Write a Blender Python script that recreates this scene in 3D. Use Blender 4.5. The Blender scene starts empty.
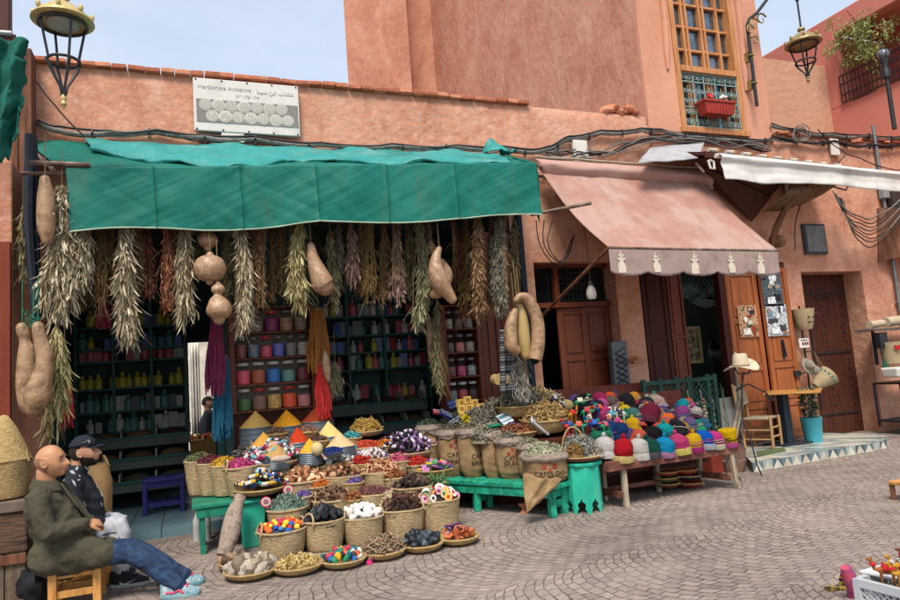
import bpy, bmesh, math, random
from math import sin, cos, pi, radians, sqrt, atan2
from mathutils import Vector as V, Matrix, noise, Euler
rnd = random.Random(7)
SC = bpy.context.scene
COL = SC.collection
# -- camera
F = 670.0
CAM = V((0, 0, 1.5))
YAW, PITCH, ROLL = radians(21.5), radians(6.36), radians(4.2)
FW = V((sin(YAW)*cos(PITCH), cos(YAW)*cos(PITCH), sin(PITCH)))
_r0 = FW.cross(V((0, 0, 1))).normalized(); _u0 = _r0.cross(FW)
RT = cos(ROLL)*_r0 - sin(ROLL)*_u0
UP = sin(ROLL)*_r0 + cos(ROLL)*_u0
cd = bpy.data.cameras.new('camera'); cam = bpy.data.objects.new('camera', cd); COL.objects.link(cam)
cam.matrix_world = Matrix(((RT.x, UP.x, -FW.x, CAM.x), (RT.y, UP.y, -FW.y, CAM.y), (RT.z, UP.z, -FW.z, CAM.z), (0, 0, 0, 1)))
cd.sensor_width = 36; cd.lens = F/900*36; cd.clip_end = 2000; cd.clip_start = .05
SC.camera = cam
def ray(px, py): return FW + (px-450)/F*RT + (300-py)/F*UP
def P(px, py, y):            # point of the photograph on the upright plane at depth y
 d = ray(px, py); return CAM + d*((y-CAM.y)/d.y)
def G(px, py, z=0.0):        # point of the photograph on the level plane at height z
 d = ray(px, py); return CAM + d*((z-CAM.z)/d.z)
def S(px, py, a, b, c):      # on the sloping display: z = a + (y-b)*c
 d = ray(px, py); t = (a-b*c-CAM.z)/(d.z-c*d.y); return CAM + d*t
def mpp(p): return (p-CAM).dot(FW)/F     # metres per pixel there
# -- materials
def lin(h):
 if not isinstance(h, str): return tuple(h)[:3]
 v = [int(h[i:i+2], 16)/255 for i in (0, 2, 4)]
 return tuple(x/12.92 if x <= .04045 else ((x+.055)/1.055)**2.4 for x in v)
MATS = {}
def mat(name, cols, rough=.85, ns=5, bump=.0, bs=50, island=False, metal=0, spec=.3, var=.25, stretch=(1, 1, 1), bstretch=None, dist=0.0, alpha=1, trans=0, sheen=0, lo=.32, hi=.68, subsurf=0, voro=False, tr=0, stain=None):
 if name in MATS: return MATS[name]
 if isinstance(cols, str): cols = [cols]
 m = bpy.data.materials.new(name); m.use_nodes = True; nt = m.node_tree; N = nt.nodes; L = nt.links
 b = N['Principled BSDF']; b.inputs['Roughness'].default_value = rough; b.inputs['Metallic'].default_value = metal
 b.inputs['Specular IOR Level'].default_value = spec
 if trans: b.inputs['Transmission Weight'].default_value = trans
 if sheen: b.inputs['Sheen Weight'].default_value = sheen; b.inputs['Sheen Roughness'].default_value = .5
 if subsurf: b.inputs['Subsurface Weight'].default_value = subsurf; b.inputs['Subsurface Radius'].default_value = (.02, .008, .004)
 tc = N.new('ShaderNodeTexCoord'); mp = N.new('ShaderNodeMapping'); mp.inputs['Scale'].default_value = stretch
 L.new(tc.outputs['Object'], mp.inputs['Vector'])
 nz = N.new('ShaderNodeTexNoise'); nz.inputs['Scale'].default_value = ns; nz.inputs['Detail'].default_value = 8; nz.inputs['Roughness'].default_value = .62
 nz.inputs['Distortion'].default_value = dist
 L.new(mp.outputs['Vector'], nz.inputs['Vector'])
 c = [lin(x) for x in cols]
 if len(c) == 1 and not island:
  c = [tuple(x*(1-var) for x in c[0]), tuple(min(1, x*(1+var)) for x in c[0])]
 rp = N.new('ShaderNodeValToRGB'); cr = rp.color_ramp
 n = len(c)
 if island:
  if island == 'obj': ge = N.new('ShaderNodeObjectInfo'); L.new(ge.outputs['Random'], rp.inputs['Fac'])
  else: ge = N.new('ShaderNodeNewGeometry'); L.new(ge.outputs['Random Per Island'], rp.inputs['Fac'])
  cr.interpolation = 'CONSTANT'
  pos = [i/n for i in range(n)]
 else:
  L.new(nz.outputs['Fac'], rp.inputs['Fac']); pos = [lo+(hi-lo)*i/max(1, n-1) for i in range(n)]
 while len(cr.elements) > n: cr.elements.remove(cr.elements[-1])
 while len(cr.elements) < n: cr.elements.new(1)
 for i in range(n): cr.elements[i].position = pos[i]; cr.elements[i].color = (*c[i], 1)
 out = rp.outputs['Color']
 if island:
  mx = N.new('ShaderNodeMix'); mx.data_type = 'RGBA'; mx.blend_type = 'MULTIPLY'; mx.inputs['Factor'].default_value = 1
  mr = N.new('ShaderNodeMapRange'); mr.inputs['From Min'].default_value = .3; mr.inputs['From Max'].default_value = .7
  mr.inputs['To Min'].default_value = 1-var; mr.inputs['To Max'].default_value = 1+var
  L.new(nz.outputs['Fac'], mr.inputs['Value']); L.new(out, mx.inputs['A']); L.new(mr.outputs['Result'], mx.inputs['B']); out = mx.outputs['Result']
 for k, (sc_, st_, am, sz) in enumerate(stain or []):
  sm = N.new('ShaderNodeMapping'); sm.inputs['Scale'].default_value = sz; sm.inputs['Location'].default_value = (k*3.1, 0, k); L.new(tc.outputs['Object'], sm.inputs['Vector'])
  sn = N.new('ShaderNodeTexNoise'); sn.inputs['Scale'].default_value = sc_; sn.inputs['Detail'].default_value = 10; sn.inputs['Roughness'].default_value = .7; L.new(sm.outputs[0], sn.inputs['Vector'])
  sr = N.new('ShaderNodeMapRange'); sr.inputs['From Min'].default_value = .5; sr.inputs['From Max'].default_value = .66; sr.inputs['To Max'].default_value = am; L.new(sn.outputs['Fac'], sr.inputs['Value'])
  sx = N.new('ShaderNodeMix'); sx.data_type = 'RGBA'; sx.inputs['B'].default_value = (*lin(st_), 1); L.new(sr.outputs[0], sx.inputs['Factor']); L.new(out, sx.inputs['A']); out = sx.outputs['Result']
 L.new(out, b.inputs['Base Color'])
 if bump:
  n2 = N.new('ShaderNodeTexVoronoi' if voro else 'ShaderNodeTexNoise'); n2.inputs['Scale'].default_value = bs
  if not voro: n2.inputs['Detail'].default_value = 6
  if bstretch:
   m2 = N.new('ShaderNodeMapping'); m2.inputs['Scale'].default_value = bstretch; L.new(tc.outputs['Object'], m2.inputs['Vector']); L.new(m2.outputs['Vector'], n2.inputs['Vector'])
  else: L.new(mp.outputs['Vector'], n2.inputs['Vector'])
  bp = N.new('ShaderNodeBump'); bp.inputs['Strength'].default_value = min(1, bump); bp.inputs['Distance'].default_value = .02*max(1, bump)
  L.new(n2.outputs['Distance' if voro else 'Fac'], bp.inputs['Height']); L.new(bp.outputs['Normal'], b.inputs['Normal'])
 if tr:      # thin cloth or leaf lets some light through
  t = N.new('ShaderNodeBsdfTranslucent'); ms = N.new('ShaderNodeMixShader'); ms.inputs[0].default_value = tr
  L.new(out, t.inputs['Color']); L.new(b.outputs[0], ms.inputs[1]); L.new(t.outputs[0], ms.inputs[2]); L.new(ms.outputs[0], N['Material Output'].inputs['Surface'])
 MATS[name] = m; return m
# -- mesh builder
WL = {}
def frame(d):
 d = V(d).normalized(); a = V((0, 0, 1)) if abs(d.z) < .95 else V((1, 0, 0))
 s = d.cross(a).normalized(); return s, s.cross(d).normalized(), d
class MB:
 def __init__(s): s.v = []; s.f = []; s.m = []; s.cm = 0; s.M = None
 def add(s, vs, fs):
  o = len(s.v)
  s.v += [(s.M @ V(p)) if s.M else V(p) for p in vs]
  for f in fs: s.f.append([o+i for i in f]); s.m.append(s.cm)
  return s
 def box(s, c, d, R=None, taper=1.0):
  x, y, z = d[0]/2, d[1]/2, d[2]/2; t = taper; c = V(c)
  vs = [V((-x*t, -y*t, -z)), V((x*t, -y*t, -z)), V((x*t, y*t, -z)), V((-x*t, y*t, -z)), V((-x, -y, z)), V((x, -y, z)), V((x, y, z)), V((-x, y, z))]
  if R is not None: vs = [R @ p for p in vs]
  return s.add([c+p for p in vs], [(3, 2, 1, 0), (4, 5, 6, 7), (0, 1, 5, 4), (1, 2, 6, 5), (2, 3, 7, 6), (3, 0, 4, 7)])
 def bx(s, x0, x1, y0, y1, z0, z1): return s.box(((x0+x1)/2, (y0+y1)/2, (z0+z1)/2), (abs(x1-x0), abs(y1-y0), abs(z1-z0)))
 def bar(s, a, b, w, h=None, up=(0, 0, 1)):      # a rectangular bar from a to b
  a, b = V(a), V(b); d = (b-a); l = d.length; d.normalize(); u = V(up)
  sd = d.cross(u)
  if sd.length < .01: sd = d.cross(V((1, 0, 0)))
  sd.normalize(); u = sd.cross(d); R = Matrix((sd, u, d)).transposed()
  return s.box((a+b)/2, (w, h or w, l), R)
 def tube(s, pts, r, n=8, cap=True, close=False):
  pts = [V(p) for p in pts]; k = len(pts)
  rs = r if isinstance(r, (list, tuple)) else [r]*k
  d0 = (pts[1]-pts[0]); s0, u0, _ = frame(d0); vs = []
  for i, p in enumerate(pts):
   if close: d = pts[(i+1) % k]-pts[i-1]
   else: d = pts[min(i+1, k-1)]-pts[max(i-1, 0)]
   if d.length < 1e-9: d = d0
   d = d.normalized(); s0 = (s0-d*s0.dot(d))
   if s0.length < 1e-6: s0 = frame(d)[0]
   s0.normalize(); u0 = d.cross(s0)
   for j in range(n):
    a = 2*pi*j/n; vs.append(p+(s0*cos(a)+u0*sin(a))*rs[i])
  fs = []
  for i in range(k if close else k-1):
   i2 = (i+1) % k
   for j in range(n): fs.append((i*n+j, i*n+(j+1) % n, i2*n+(j+1) % n, i2*n+j))
  if cap and not close: fs += [tuple(range(n-1, -1, -1)), tuple((k-1)*n+j for j in range(n))]
  return s.add(vs, fs)
 def lathe(s, prof, c=(0, 0, 0), n=24, R=None, wob=0, sx=1, sy=1):
  c = V(c); vs = []
  for (r, z) in prof:
   for j in range(n):
    a = 2*pi*j/n; rr = r*(1+wob*noise.noise(V((cos(a)*1.3, sin(a)*1.3, z*6+c.x*3))))
    p = V((rr*cos(a)*sx, rr*sin(a)*sy, z))
    vs.append(c+(R @ p if R else p))
  fs = []
  for i in range(len(prof)-1):
   for j in range(n): fs.append((i*n+j, i*n+(j+1) % n, (i+1)*n+(j+1) % n, (i+1)*n+j))
  if prof[0][0] > 1e-4: fs.append(tuple(range(n-1, -1, -1)))
  if prof[-1][0] > 1e-4: fs.append(tuple((len(prof)-1)*n+j for j in range(n)))
  return s.add(vs, fs)
 def ell(s, c, r, R=None, nu=12, nv=8, jit=0, seed=0, js=2.0):
  if not isinstance(r, (tuple, list)): r = (r, r, r)
  c = V(c); vs = []; sd = V((seed*3.7, seed*1.3, seed))
  def pt(a, b):
   d = V((cos(a)*sin(b), sin(a)*sin(b), cos(b))); k = 1+jit*noise.noise(d*js+sd)
   p = V((d.x*r[0], d.y*r[1], d.z*r[2]))*k
   return c+(R @ p if R else p)
  vs.append(pt(0, 0))
  for i in range(1, nv):
   for j in range(nu): vs.append(pt(2*pi*j/nu, pi*i/nv))
  vs.append(pt(0, pi)); fs = []
  for j in range(nu): fs.append((0, 1+j, 1+(j+1) % nu))
  for i in range(nv-2):
   for j in range(nu): a = 1+i*nu; fs.append((a+j, a+nu+j, a+nu+(j+1) % nu, a+(j+1) % nu))
  a = 1+(nv-2)*nu; e = len(vs)-1
  for j in range(nu): fs.append((a+j, e, a+(j+1) % nu))
  return s.add(vs, fs)
 def torus(s, c, R0, r, axis=(0, 0, 1), n=24, m=8, sy=1):
  u, w, d = frame(axis); c = V(c)
  return s.tube([c+u*cos(2*pi*i/n)*R0+w*sin(2*pi*i/n)*R0*sy for i in range(n)], r, m, close=True)
 def grid(s, fn, nu, nv):
  vs = [fn(i/nu, j/nv) for i in range(nu+1) for j in range(nv+1)]; k = nv+1
  return s.add(vs, [(i*k+j, (i+1)*k+j, (i+1)*k+j+1, i*k+j+1) for i in range(nu) for j in range(nv)])
 def prism(s, pts, off):           # outline given thickness `off`
  o = V(off); n = len(pts); a = [V(p) for p in pts]; b = [p+o for p in a]
  return s.add(a+b, [tuple(range(n)), tuple(range(2*n-1, n-1, -1))]+[(i, i+n, (i+1) % n+n, (i+1) % n) for i in range(n)])
 def leaf(s, p, d, w, l, droop=0.0, seed=0):
  p = V(p); a, b, d = frame(d); t = rnd.random()*2*pi; sd = a*cos(t)+b*sin(t); nn = sd.cross(d)
  q = p+d*l*.5-V((0, 0, droop*l*.3))+nn*w*.25; e = p+d*l-V((0, 0, droop*l))
  vs = [p, q+sd*w*.5, q-nn*w*.3, q-sd*w*.5, e]
  return s.add(vs, [(0, 1, 2), (0, 2, 3), (1, 4, 2), (2, 4, 3)])
 def blade(s, p, d, w, l, c=.3):      # a narrow curling dry leaf
  p = V(p); a, b, d = frame(d); t = rnd.random()*2*pi; sd = a*cos(t)+b*sin(t); nn = sd.cross(d); q = rnd.uniform(-c, c)*l
  f = lambda t_, o, e=0: p+d*l*t_+nn*(q*t_*t_+e*w)+sd*o*w
  vs = [p, f(.33, .42, .15), f(.33, 0, -.2), f(.33, -.42, .15), f(.68, .5, .2), f(.68, 0, -.15), f(.68, -.5, .2), f(1, 0)]
  return s.add(vs, [(0, 1, 2), (0, 2, 3), (1, 4, 5, 2), (2, 5, 6, 3), (4, 7, 5), (5, 7, 6)])
 def build(s, name, mats, parent=None, loc=None, smooth=True, solid=0, bev=0, local=False, ang=40):
  me = bpy.data.meshes.new(name)
  if loc is not None: o0 = V(loc)
  elif parent is not None: o0 = WL[parent.name] if parent.name in WL else V((0, 0, 0))
  elif local: o0 = V((0, 0, 0))
  else:
   xs = [p.x for p in s.v]; ys = [p.y for p in s.v]; zs = [p.z for p in s.v]
   o0 = V(((min(xs)+max(xs))/2, (min(ys)+max(ys))/2, min(zs)))
  me.from_pydata([tuple(p-o0) for p in s.v], [], s.f)
  mats = mats if isinstance(mats, (list, tuple)) else [mats]
  for m in mats: me.materials.append(m)
  me.polygons.foreach_set('material_index', s.m)
  bm = bmesh.new(); bm.from_mesh(me); bmesh.ops.recalc_face_normals(bm, faces=bm.faces); bm.to_mesh(me); bm.free()
  if smooth:
   me.polygons.foreach_set('use_smooth', [True]*len(me.polygons))
   try: me.set_sharp_from_angle(angle=radians(ang))
   except Exception: pass
  me.update()
  o = bpy.data.objects.new(name, me); COL.objects.link(o)
  if parent is not None:
   o.parent = parent; base = WL.get(parent.name, V((0, 0, 0))); o.location = o0-base
  else: o.location = o0
  WL[o.name] = o0.copy()
  if solid: md = o.modifiers.new('thickness', 'SOLIDIFY'); md.thickness = solid; md.offset = 0
  if bev: md = o.modifiers.new('edge', 'BEVEL'); md.width = bev; md.segments = 2; md.limit_method = 'ANGLE'
  return o
def tag(o, label=None, cat=None, group=None, kind=None):
 if label: o['label'] = label
 if cat: o['category'] = cat
 if group: o['group'] = group
 if kind: o['kind'] = kind
 return o
def thing(name, label, cat, loc=(0, 0, 0), group=None):
 o = bpy.data.objects.new(name, None); COL.objects.link(o); o.location = loc; WL[o.name] = V(loc); o.empty_display_size = .1
 return tag(o, label, cat, group)
def kids(o): return [c for c in KID.get(o.name, [])] if o.name in KID else [c for c in bpy.data.objects if c.parent == o]
KID = {}
def copy_tree(o, parent=None, loc=None, rot=None, scale=None, label=None, mats=None):
 if o.name not in KID: KID[o.name] = [c for c in bpy.data.objects if c.parent == o]
 c = o.copy(); COL.objects.link(c); c.parent = parent
 if loc is not None: c.location = loc; WL[c.name] = V(loc)
 if rot is not None: c.rotation_euler = rot
 if scale is not None: c.scale = (scale,)*3 if isinstance(scale, (int, float)) else scale
 if label: c['label'] = label
 for ch in KID[o.name]: copy_tree(ch, c)
 return c
def struct(name, mb, m, **k): return tag(mb.build(name, m, **k), kind='structure')
def hide_proto(o):
 for c in [c for c in bpy.data.objects if c.parent == o]: hide_proto(c)
 bpy.data.objects.remove(o)
def text_mesh(txt, size, ext=.002, align='CENTER', sp=1.0):
 c = bpy.data.curves.new('text', 'FONT'); c.body = txt; c.size = size; c.align_x = align; c.extrude = ext; c.resolution_u = 3; c.space_character = sp
 o = bpy.data.objects.new('text', c); COL.objects.link(o)
 dg = bpy.context.evaluated_depsgraph_get(); me = bpy.data.meshes.new_from_object(o.evaluated_get(dg))
 vs = [v.co.copy() for v in me.vertices]; fs = [tuple(p.vertices) for p in me.polygons]
 bpy.data.objects.remove(o); bpy.data.curves.remove(c); bpy.data.meshes.remove(me)
 return vs, fs
def remeshed(name, mb, vox, m, parent, smooth_it=4, disp=None, loc=None):
 o = mb.build(name, m, parent=parent, loc=loc)
 md = o.modifiers.new('r', 'REMESH'); md.mode = 'VOXEL'; md.voxel_size = vox
 ms = o.modifiers.new('s', 'SMOOTH'); ms.factor = .5; ms.iterations = smooth_it
 dg = bpy.context.evaluated_depsgraph_get(); me = bpy.data.meshes.new_from_object(o.evaluated_get(dg))
 o.modifiers.clear(); old = o.data; o.data = me; bpy.data.meshes.remove(old)
 if disp:
  ns = [v.normal.copy() for v in me.vertices]
  for v, n in zip(me.vertices, ns): v.co = v.co + n*disp(v.co+WL[o.name])
 me.polygons.foreach_set('use_smooth', [True]*len(me.polygons)); me.update()
 return o
# -- common materials
TERRA = mat('terracotta_plaster', ['ad755d', 'ba8369', 'c38f75', 'cca08b'], rough=.95, ns=2.6, bump=.9, bs=11, lo=.3, hi=.72, dist=1.2, stain=[(1.1, 'cda891', .45, (1, 1, 1)), (2.6, '935e49', .45, (1, 1, .2)), (14, 'd4b3a0', .4, (1, 1, 1))])
TERRA2 = mat('smooth_terracotta', ['a87462', 'b58270'], rough=.95, ns=.8, bump=.4, bs=9, dist=.8)
TERRA3 = mat('pink_terracotta', ['c27668', 'ca8072'], rough=.9, ns=.6, bump=.15, bs=10)
TERRA4 = mat('rough_tower_plaster', ['a9705a', 'b57d66', 'be8871', 'c6957f'], rough=.95, ns=1.6, bump=1.2, bs=8, stretch=(1, 1, .6), dist=.8, stain=[(1.2, 'c69a83', .35, (1, 1, .12)), (.8, 'a06b54', .4, (1, 1, 1)), (12, 'c9a08c', .3, (1, 1, 1))])
TERRA5 = mat('window_bay_plaster', ['c08870', 'cb957c'], rough=.9, ns=.7, bump=.3, bs=12, stain=[(1.3, 'ad7458', .45, (1, 1, .3))])
WOOD = mat('old_brown_wood', ['4a2c1e', '6b4330', '7c5340'], rough=.75, ns=5, bump=.4, bs=14, stretch=(3, 3, .5))
WOODX = mat('reddish_bench_wood', ['4e2f28', '6d4236', '8b6453'], rough=.75, ns=6, bump=.4, bs=16, stretch=(.6, 3, 3))
REDWOOD = mat('varnished_red_wood', ['592b1b', '703822'], rough=.45, ns=4, bump=.15, bs=12, stretch=(4, 4, .4))
DARKWOOD = mat('dark_door_wood', ['3b1710', '4e2116'], rough=.6, ns=4, bump=.2, bs=12, stretch=(4, 4, .4))
ORWOOD = mat('orange_varnished_wood', ['834725', '96552f', 'a4633a'], rough=.4, ns=3, bump=.12, bs=12, stretch=(5, 5, .5))
PALEWOOD = mat('pale_weathered_wood', ['8a7a68', 'a89a86', '6f6254'], rough=.85, ns=7, bump=.3, bs=20, stretch=(3, 3, .6))
PINE = mat('plain_pine', ['b0793f', 'c4904f', '9a6530'], rough=.6, ns=6, bump=.2, bs=15, stretch=(3, 3, .7))
BLACK = mat('black_iron', ['15161a', '24262b'], rough=.45, ns=10, spec=.5)
GOLD = mat('dull_gold', ['6f6238', '8c7a4c', 'a08f62'], rough=.5, ns=14, metal=.3, spec=.5)
GREEN = mat('turquoise_paint', ['1f9880', '26a68c', '30b298'], rough=.5, ns=5, bump=.2, bs=18, stain=[(4, '5f8f7c', .5, (1, 1, .5))])
DGREEN = mat('dark_green_paint', ['123c33', '184a3f'], rough=.55, ns=5, bump=.1, bs=18)
WICK = mat('woven_palm_fibre', ['8f7a5a', 'a9936e', 'bca883'], rough=.85, ns=22, bump=.8, bs=55, bstretch=(1, 1, 2.2), stretch=(1, 1, 3))
WICK2 = mat('yellow_wicker', ['8e7448', 'a68b5c', 'bba272'], rough=.8, ns=25, bump=.8, bs=60, bstretch=(1, 1, 2), stretch=(1, 1, 3))
JUTE = mat('jute_sacking', ['7d6347', '957955', 'a48a68'], rough=.95, ns=7, bump=.8, bs=120, stain=[(5, '6a5238', .5, (1, 1, .6))])
STEEL = mat('galvanised_steel', ['6d7478', '8b9296'], rough=.5, metal=.6, ns=6)
WHITEP = mat('white_paint', ['d5d3cc', 'c2bfb6'], rough=.6, ns=4)
GLASS = mat('dark_glass', ['12181c'], rough=.06, spec=.8)
# == ground
def ground_mat():
 m = bpy.data.materials.new('fan_laid_pavers'); m.use_nodes = True; nt = m.node_tree; N = nt.nodes; L = nt.links; b = N['Principled BSDF']
 def math_(op, a, b_=None, c=None):
  n = N.new('ShaderNodeMath'); n.operation = op
  for i, x in enumerate((a, b_, c)):
   if x is None: continue
   if isinstance(x, (int, float)): n.inputs[i].default_value = x
   else: L.new(x, n.inputs[i])
  return n.outputs[0]
 ge = N.new('ShaderNodeNewGeometry')
 wn = N.new('ShaderNodeTexNoise'); wn.inputs['Scale'].default_value = 5; wn.inputs['Detail'].default_value = 3; L.new(ge.outputs['Position'], wn.inputs['Vector'])
 va = N.new('ShaderNodeVectorMath'); va.operation = 'MULTIPLY_ADD'; va.inputs[1].default_value = (.09, .09, 0); L.new(wn.outputs['Color'], va.inputs[0]); L.new(ge.outputs['Position'], va.inputs[2])
 sp = N.new('ShaderNodeSeparateXYZ'); L.new(va.outputs[0], sp.inputs[0]); x, y = sp.outputs[0], sp.outputs[1]
 W, R = 1.32, .84
 a1 = radians(12)
 xr = math_('ADD', math_('MULTIPLY', x, cos(a1)), math_('MULTIPLY', y, sin(a1)))
 yr = math_('SUBTRACT', math_('MULTIPLY', y, cos(a1)), math_('MULTIPLY', x, sin(a1)))
 cell = math_('FLOOR', math_('DIVIDE', yr, W))
 yc = math_('SUBTRACT', math_('SUBTRACT', yr, math_('MULTIPLY', cell, W)), W/2)
 arc = math_('SQRT', math_('SUBTRACT', R*R, math_('MULTIPLY', yc, yc)))
 v = math_('ADD', math_('ADD', xr, arc), math_('MULTIPLY', cell, .37))
 u = math_('ADD', math_('MULTIPLY', math_('ARCSINE', math_('DIVIDE', yc, R)), R), math_('MULTIPLY', cell, 7.13))
 cb = N.new('ShaderNodeCombineXYZ'); L.new(u, cb.inputs[0]); L.new(v, cb.inputs[1])
 def brick(ms, sm):
  br = N.new('ShaderNodeTexBrick'); L.new(cb.outputs[0], br.inputs['Vector']); br.inputs['Scale'].default_value = 1; br.inputs['Brick Width'].default_value = .115
  br.inputs['Row Height'].default_value = .088; br.inputs['Mortar Size'].default_value = ms; br.inputs['Mortar Smooth'].default_value = sm; br.offset = .5
  br.inputs['Color1'].default_value = (*lin('7d716a'), 1); br.inputs['Color2'].default_value = (*lin('95887f'), 1); br.inputs['Mortar'].default_value = (*lin('524842'), 1); br.inputs['Bias'].default_value = -.1
  return br
 br = brick(.006, .35)
 nz = N.new('ShaderNodeTexNoise'); nz.inputs['Scale'].default_value = .7; nz.inputs['Detail'].default_value = 6; L.new(ge.outputs['Position'], nz.inputs['Vector'])
 n3 = N.new('ShaderNodeTexNoise'); n3.inputs['Scale'].default_value = 28; n3.inputs['Detail'].default_value = 8; L.new(ge.outputs['Position'], n3.inputs['Vector'])
 def mul(col, fac, lo, hi, f0=.3, f1=.7):
  mr = N.new('ShaderNodeMapRange'); mr.inputs['From Min'].default_value = f0; mr.inputs['From Max'].default_value = f1; mr.inputs['To Min'].default_value = lo; mr.inputs['To Max'].default_value = hi
  L.new(fac, mr.inputs['Value']); mx = N.new('ShaderNodeMix'); mx.data_type = 'RGBA'; mx.blend_type = 'MULTIPLY'; mx.inputs['Factor'].default_value = 1
  L.new(col, mx.inputs['A']); L.new(mr.outputs[0], mx.inputs['B']); return mx.outputs['Result']
 c = mul(br.outputs['Color'], nz.outputs['Fac'], .74, 1.2); c = mul(c, n3.outputs['Fac'], .8, 1.18)
 n4 = N.new('ShaderNodeTexNoise'); n4.inputs['Scale'].default_value = 2.3; n4.inputs['Detail'].default_value = 5; L.new(ge.outputs['Position'], n4.inputs['Vector'])
 mr = N.new('ShaderNodeMapRange'); mr.inputs['From Min'].default_value = .45; mr.inputs['From Max'].default_value = .68; mr.inputs['To Max'].default_value = .65; L.new(n4.outputs['Fac'], mr.inputs['Value'])
 dm = N.new('ShaderNodeMix'); dm.data_type = 'RGBA'; dm.inputs['B'].default_value = (*lin('8b7f77'), 1); L.new(mr.outputs[0], dm.inputs['Factor']); L.new(c, dm.inputs['A'])
 L.new(dm.outputs['Result'], b.inputs['Base Color']); b.inputs['Roughness'].default_value = .8; b.inputs['Specular IOR Level'].default_value = .3
 inv = math_('SUBTRACT', 1.0, br.outputs['Fac']); h = math_('ADD', inv, math_('MULTIPLY', n3.outputs['Fac'], .45))
 bp = N.new('ShaderNodeBump'); bp.inputs['Strength'].default_value = .7; bp.inputs['Distance'].default_value = .010; L.new(h, bp.inputs['Height']); L.new(bp.outputs[0], b.inputs['Normal'])
 return m
mb = MB(); mb.add([(-60, -40, 0), (60, -40, 0), (60, 80, 0), (-60, 80, 0)], [(0, 1, 2, 3)])
struct('ground', mb, ground_mat())
CEM = mat('grey_cement', ['6f655d', '857a70'], rough=.9, ns=3, bump=.3, bs=30)
mb = MB(); mb.bx(3.2, 9.0, 7.0, 8.16, -.05, .004); mb.bx(9.0, 13, 8.0, 9.4, -.05, .006); struct('cement_pavement', mb, CEM)
# == main facade, with its openings
FY, BY = 8.2, 8.6
TOP = 5.27
def wallseg(mb, x0, x1, z0, z1, y0=FY, y1=BY): mb.bx(x0, x1, y0, y1, z0, z1)
XJ = 10.98
cuts = []
def rough_wall(name, label, rects, m, y0=FY, y1=BY, amp=.012, parent=None):
 """plaster wall made of abutting blocks whose front is gently uneven"""
 mb = MB()
 for (x0, x1, z0, z1) in rects: mb.bx(x0, x1, y0, y1, z0, z1)
 o = mb.build(name, m, smooth=False, bev=.02); tag(o, label, 'wall'); return o
main = thing('shop_wall', 'long low terracotta plaster wall behind both awnings, full width, with brick coping', 'wall', (0, 8.4, 0))
mb = MB()
rects = [(-1.9, -1.45, 0, TOP), (-1.45, 4.2, 3.75, TOP), (4.2, 4.52, 0, TOP), (4.52, 5.86, 2.98, TOP), (5.86, 6.28, 0, TOP), (6.28, 9.55, 2.95, TOP-.15), (9.2, 9.55, 0, 2.95), (9.55, XJ, 2.78, TOP-.1), (XJ, 12.0, 0, TOP-.1), (12.0, 15.5, 2.9, TOP-.1)]
for r in rects: mb.bx(r[0], r[1], FY, BY, r[2], r[3])
mb.build('plaster', TERRA, parent=main, smooth=False)
def skin(x0, x1, z0, z1, y, n1, n2, amp=.018):
 mb = MB()
 def fn(u, v):
  x = x0+(x1-x0)*u; z = z0+(z1-z0)*v
  e = min(u, 1-u, v, 1-v); k = min(1, e*12)
  return V((x, y+.002-k*(amp+amp*.7*noise.noise(V((x*1.3, 0, z*1.6)))+amp*.35*noise.noise(V((x*5, 3, z*5)))), z))
 mb.grid(fn, n1, n2); return mb
skin(-1.9, 6.72, 4.1, TOP-.002, FY, 120, 20).build('render_coat', TERRA, parent=main)
skin(9.36, 12.0, 2.80, TOP-.11, FY, 60, 40).build('render_coat', TERRA, parent=main)
skin(XJ+.001, 11.9, 0.0, 2.80, FY, 24, 50).build('render_coat', TERRA, parent=main)
cop = MB(); x = -1.55
COPM = mat('thin_coping_bricks', ['9a5a40', 'b56f52', 'c58466', 'a36048'], island=True, rough=.9, ns=20, bump=.5, bs=40)
while x < 4.62:
 w = rnd.uniform(.15, .2); cop.box((x+w/2, 8.33+rnd.uniform(-.01, .01), TOP+.03+rnd.uniform(-.006, .006)), (w-.008, .42, .05+rnd.uniform(0, .01)), Euler((rnd.uniform(-.03, .03), rnd.uniform(-.03, .03), rnd.uniform(-.05, .05))).to_matrix()); x += w
x = 9.4
while x < 15:
 w = rnd.uniform(.12, .3); cop.box((x+w/2, 8.33+rnd.uniform(-.03, .03), TOP-.08+rnd.uniform(-.02, .02)), (w+.01, .36+rnd.uniform(0, .06), .05+rnd.uniform(0, .05)), Euler((rnd.uniform(-.1, .1), rnd.uniform(-.1, .1), rnd.uniform(-.2, .2))).to_matrix()); x += w
cop.build('coping', COPM, parent=main, bev=.008)
mb = MB()
for i in range(7): mb.ell((6.0+i*.09, 8.25, TOP+.05+.03*(i % 3)), (.08, .1, .07), jit=.4, seed=i)
mb.build('broken_coping_end', COPM, parent=main)
# -- tower block behind: side wall runs back from the bay
mb = MB()
mb.bx(6.75, 9.32, 8.2, 8.21, 4.0, 4.01)
tw = thing('tower_building', 'tall terracotta building rising behind the low wall, with tall wooden bay window', 'building', (8, 12, 0))
mb = MB(); mb.bx(6.753, 6.95, 8.235, 17.2, 4.3, 16); mb.bx(P(410, 60, 16.2).x-.05, 6.753, 17, 17.29, 4.3, 16)
xa = P(347, 60, 16.2).x; xb = P(410, 60, 16.2).x
mb.prism([(xa, 16.2, 2), (xb, 16.2, 2), (xb, 17.3, 2), (xa+.5, 17.3, 2)], (0, 0, 14))
mb.build('side_wall', TERRA4, parent=tw, smooth=False)
mb = MB(); mb.bx(-1.9, 6.7, 8.6, 11.6, 3.9, 4.2); mb.bx(9.4, 15, 9.0, 11.6, 3.9, 4.2); rf = mb.build('flat_roof', CEM, parent=main, smooth=False)
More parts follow.
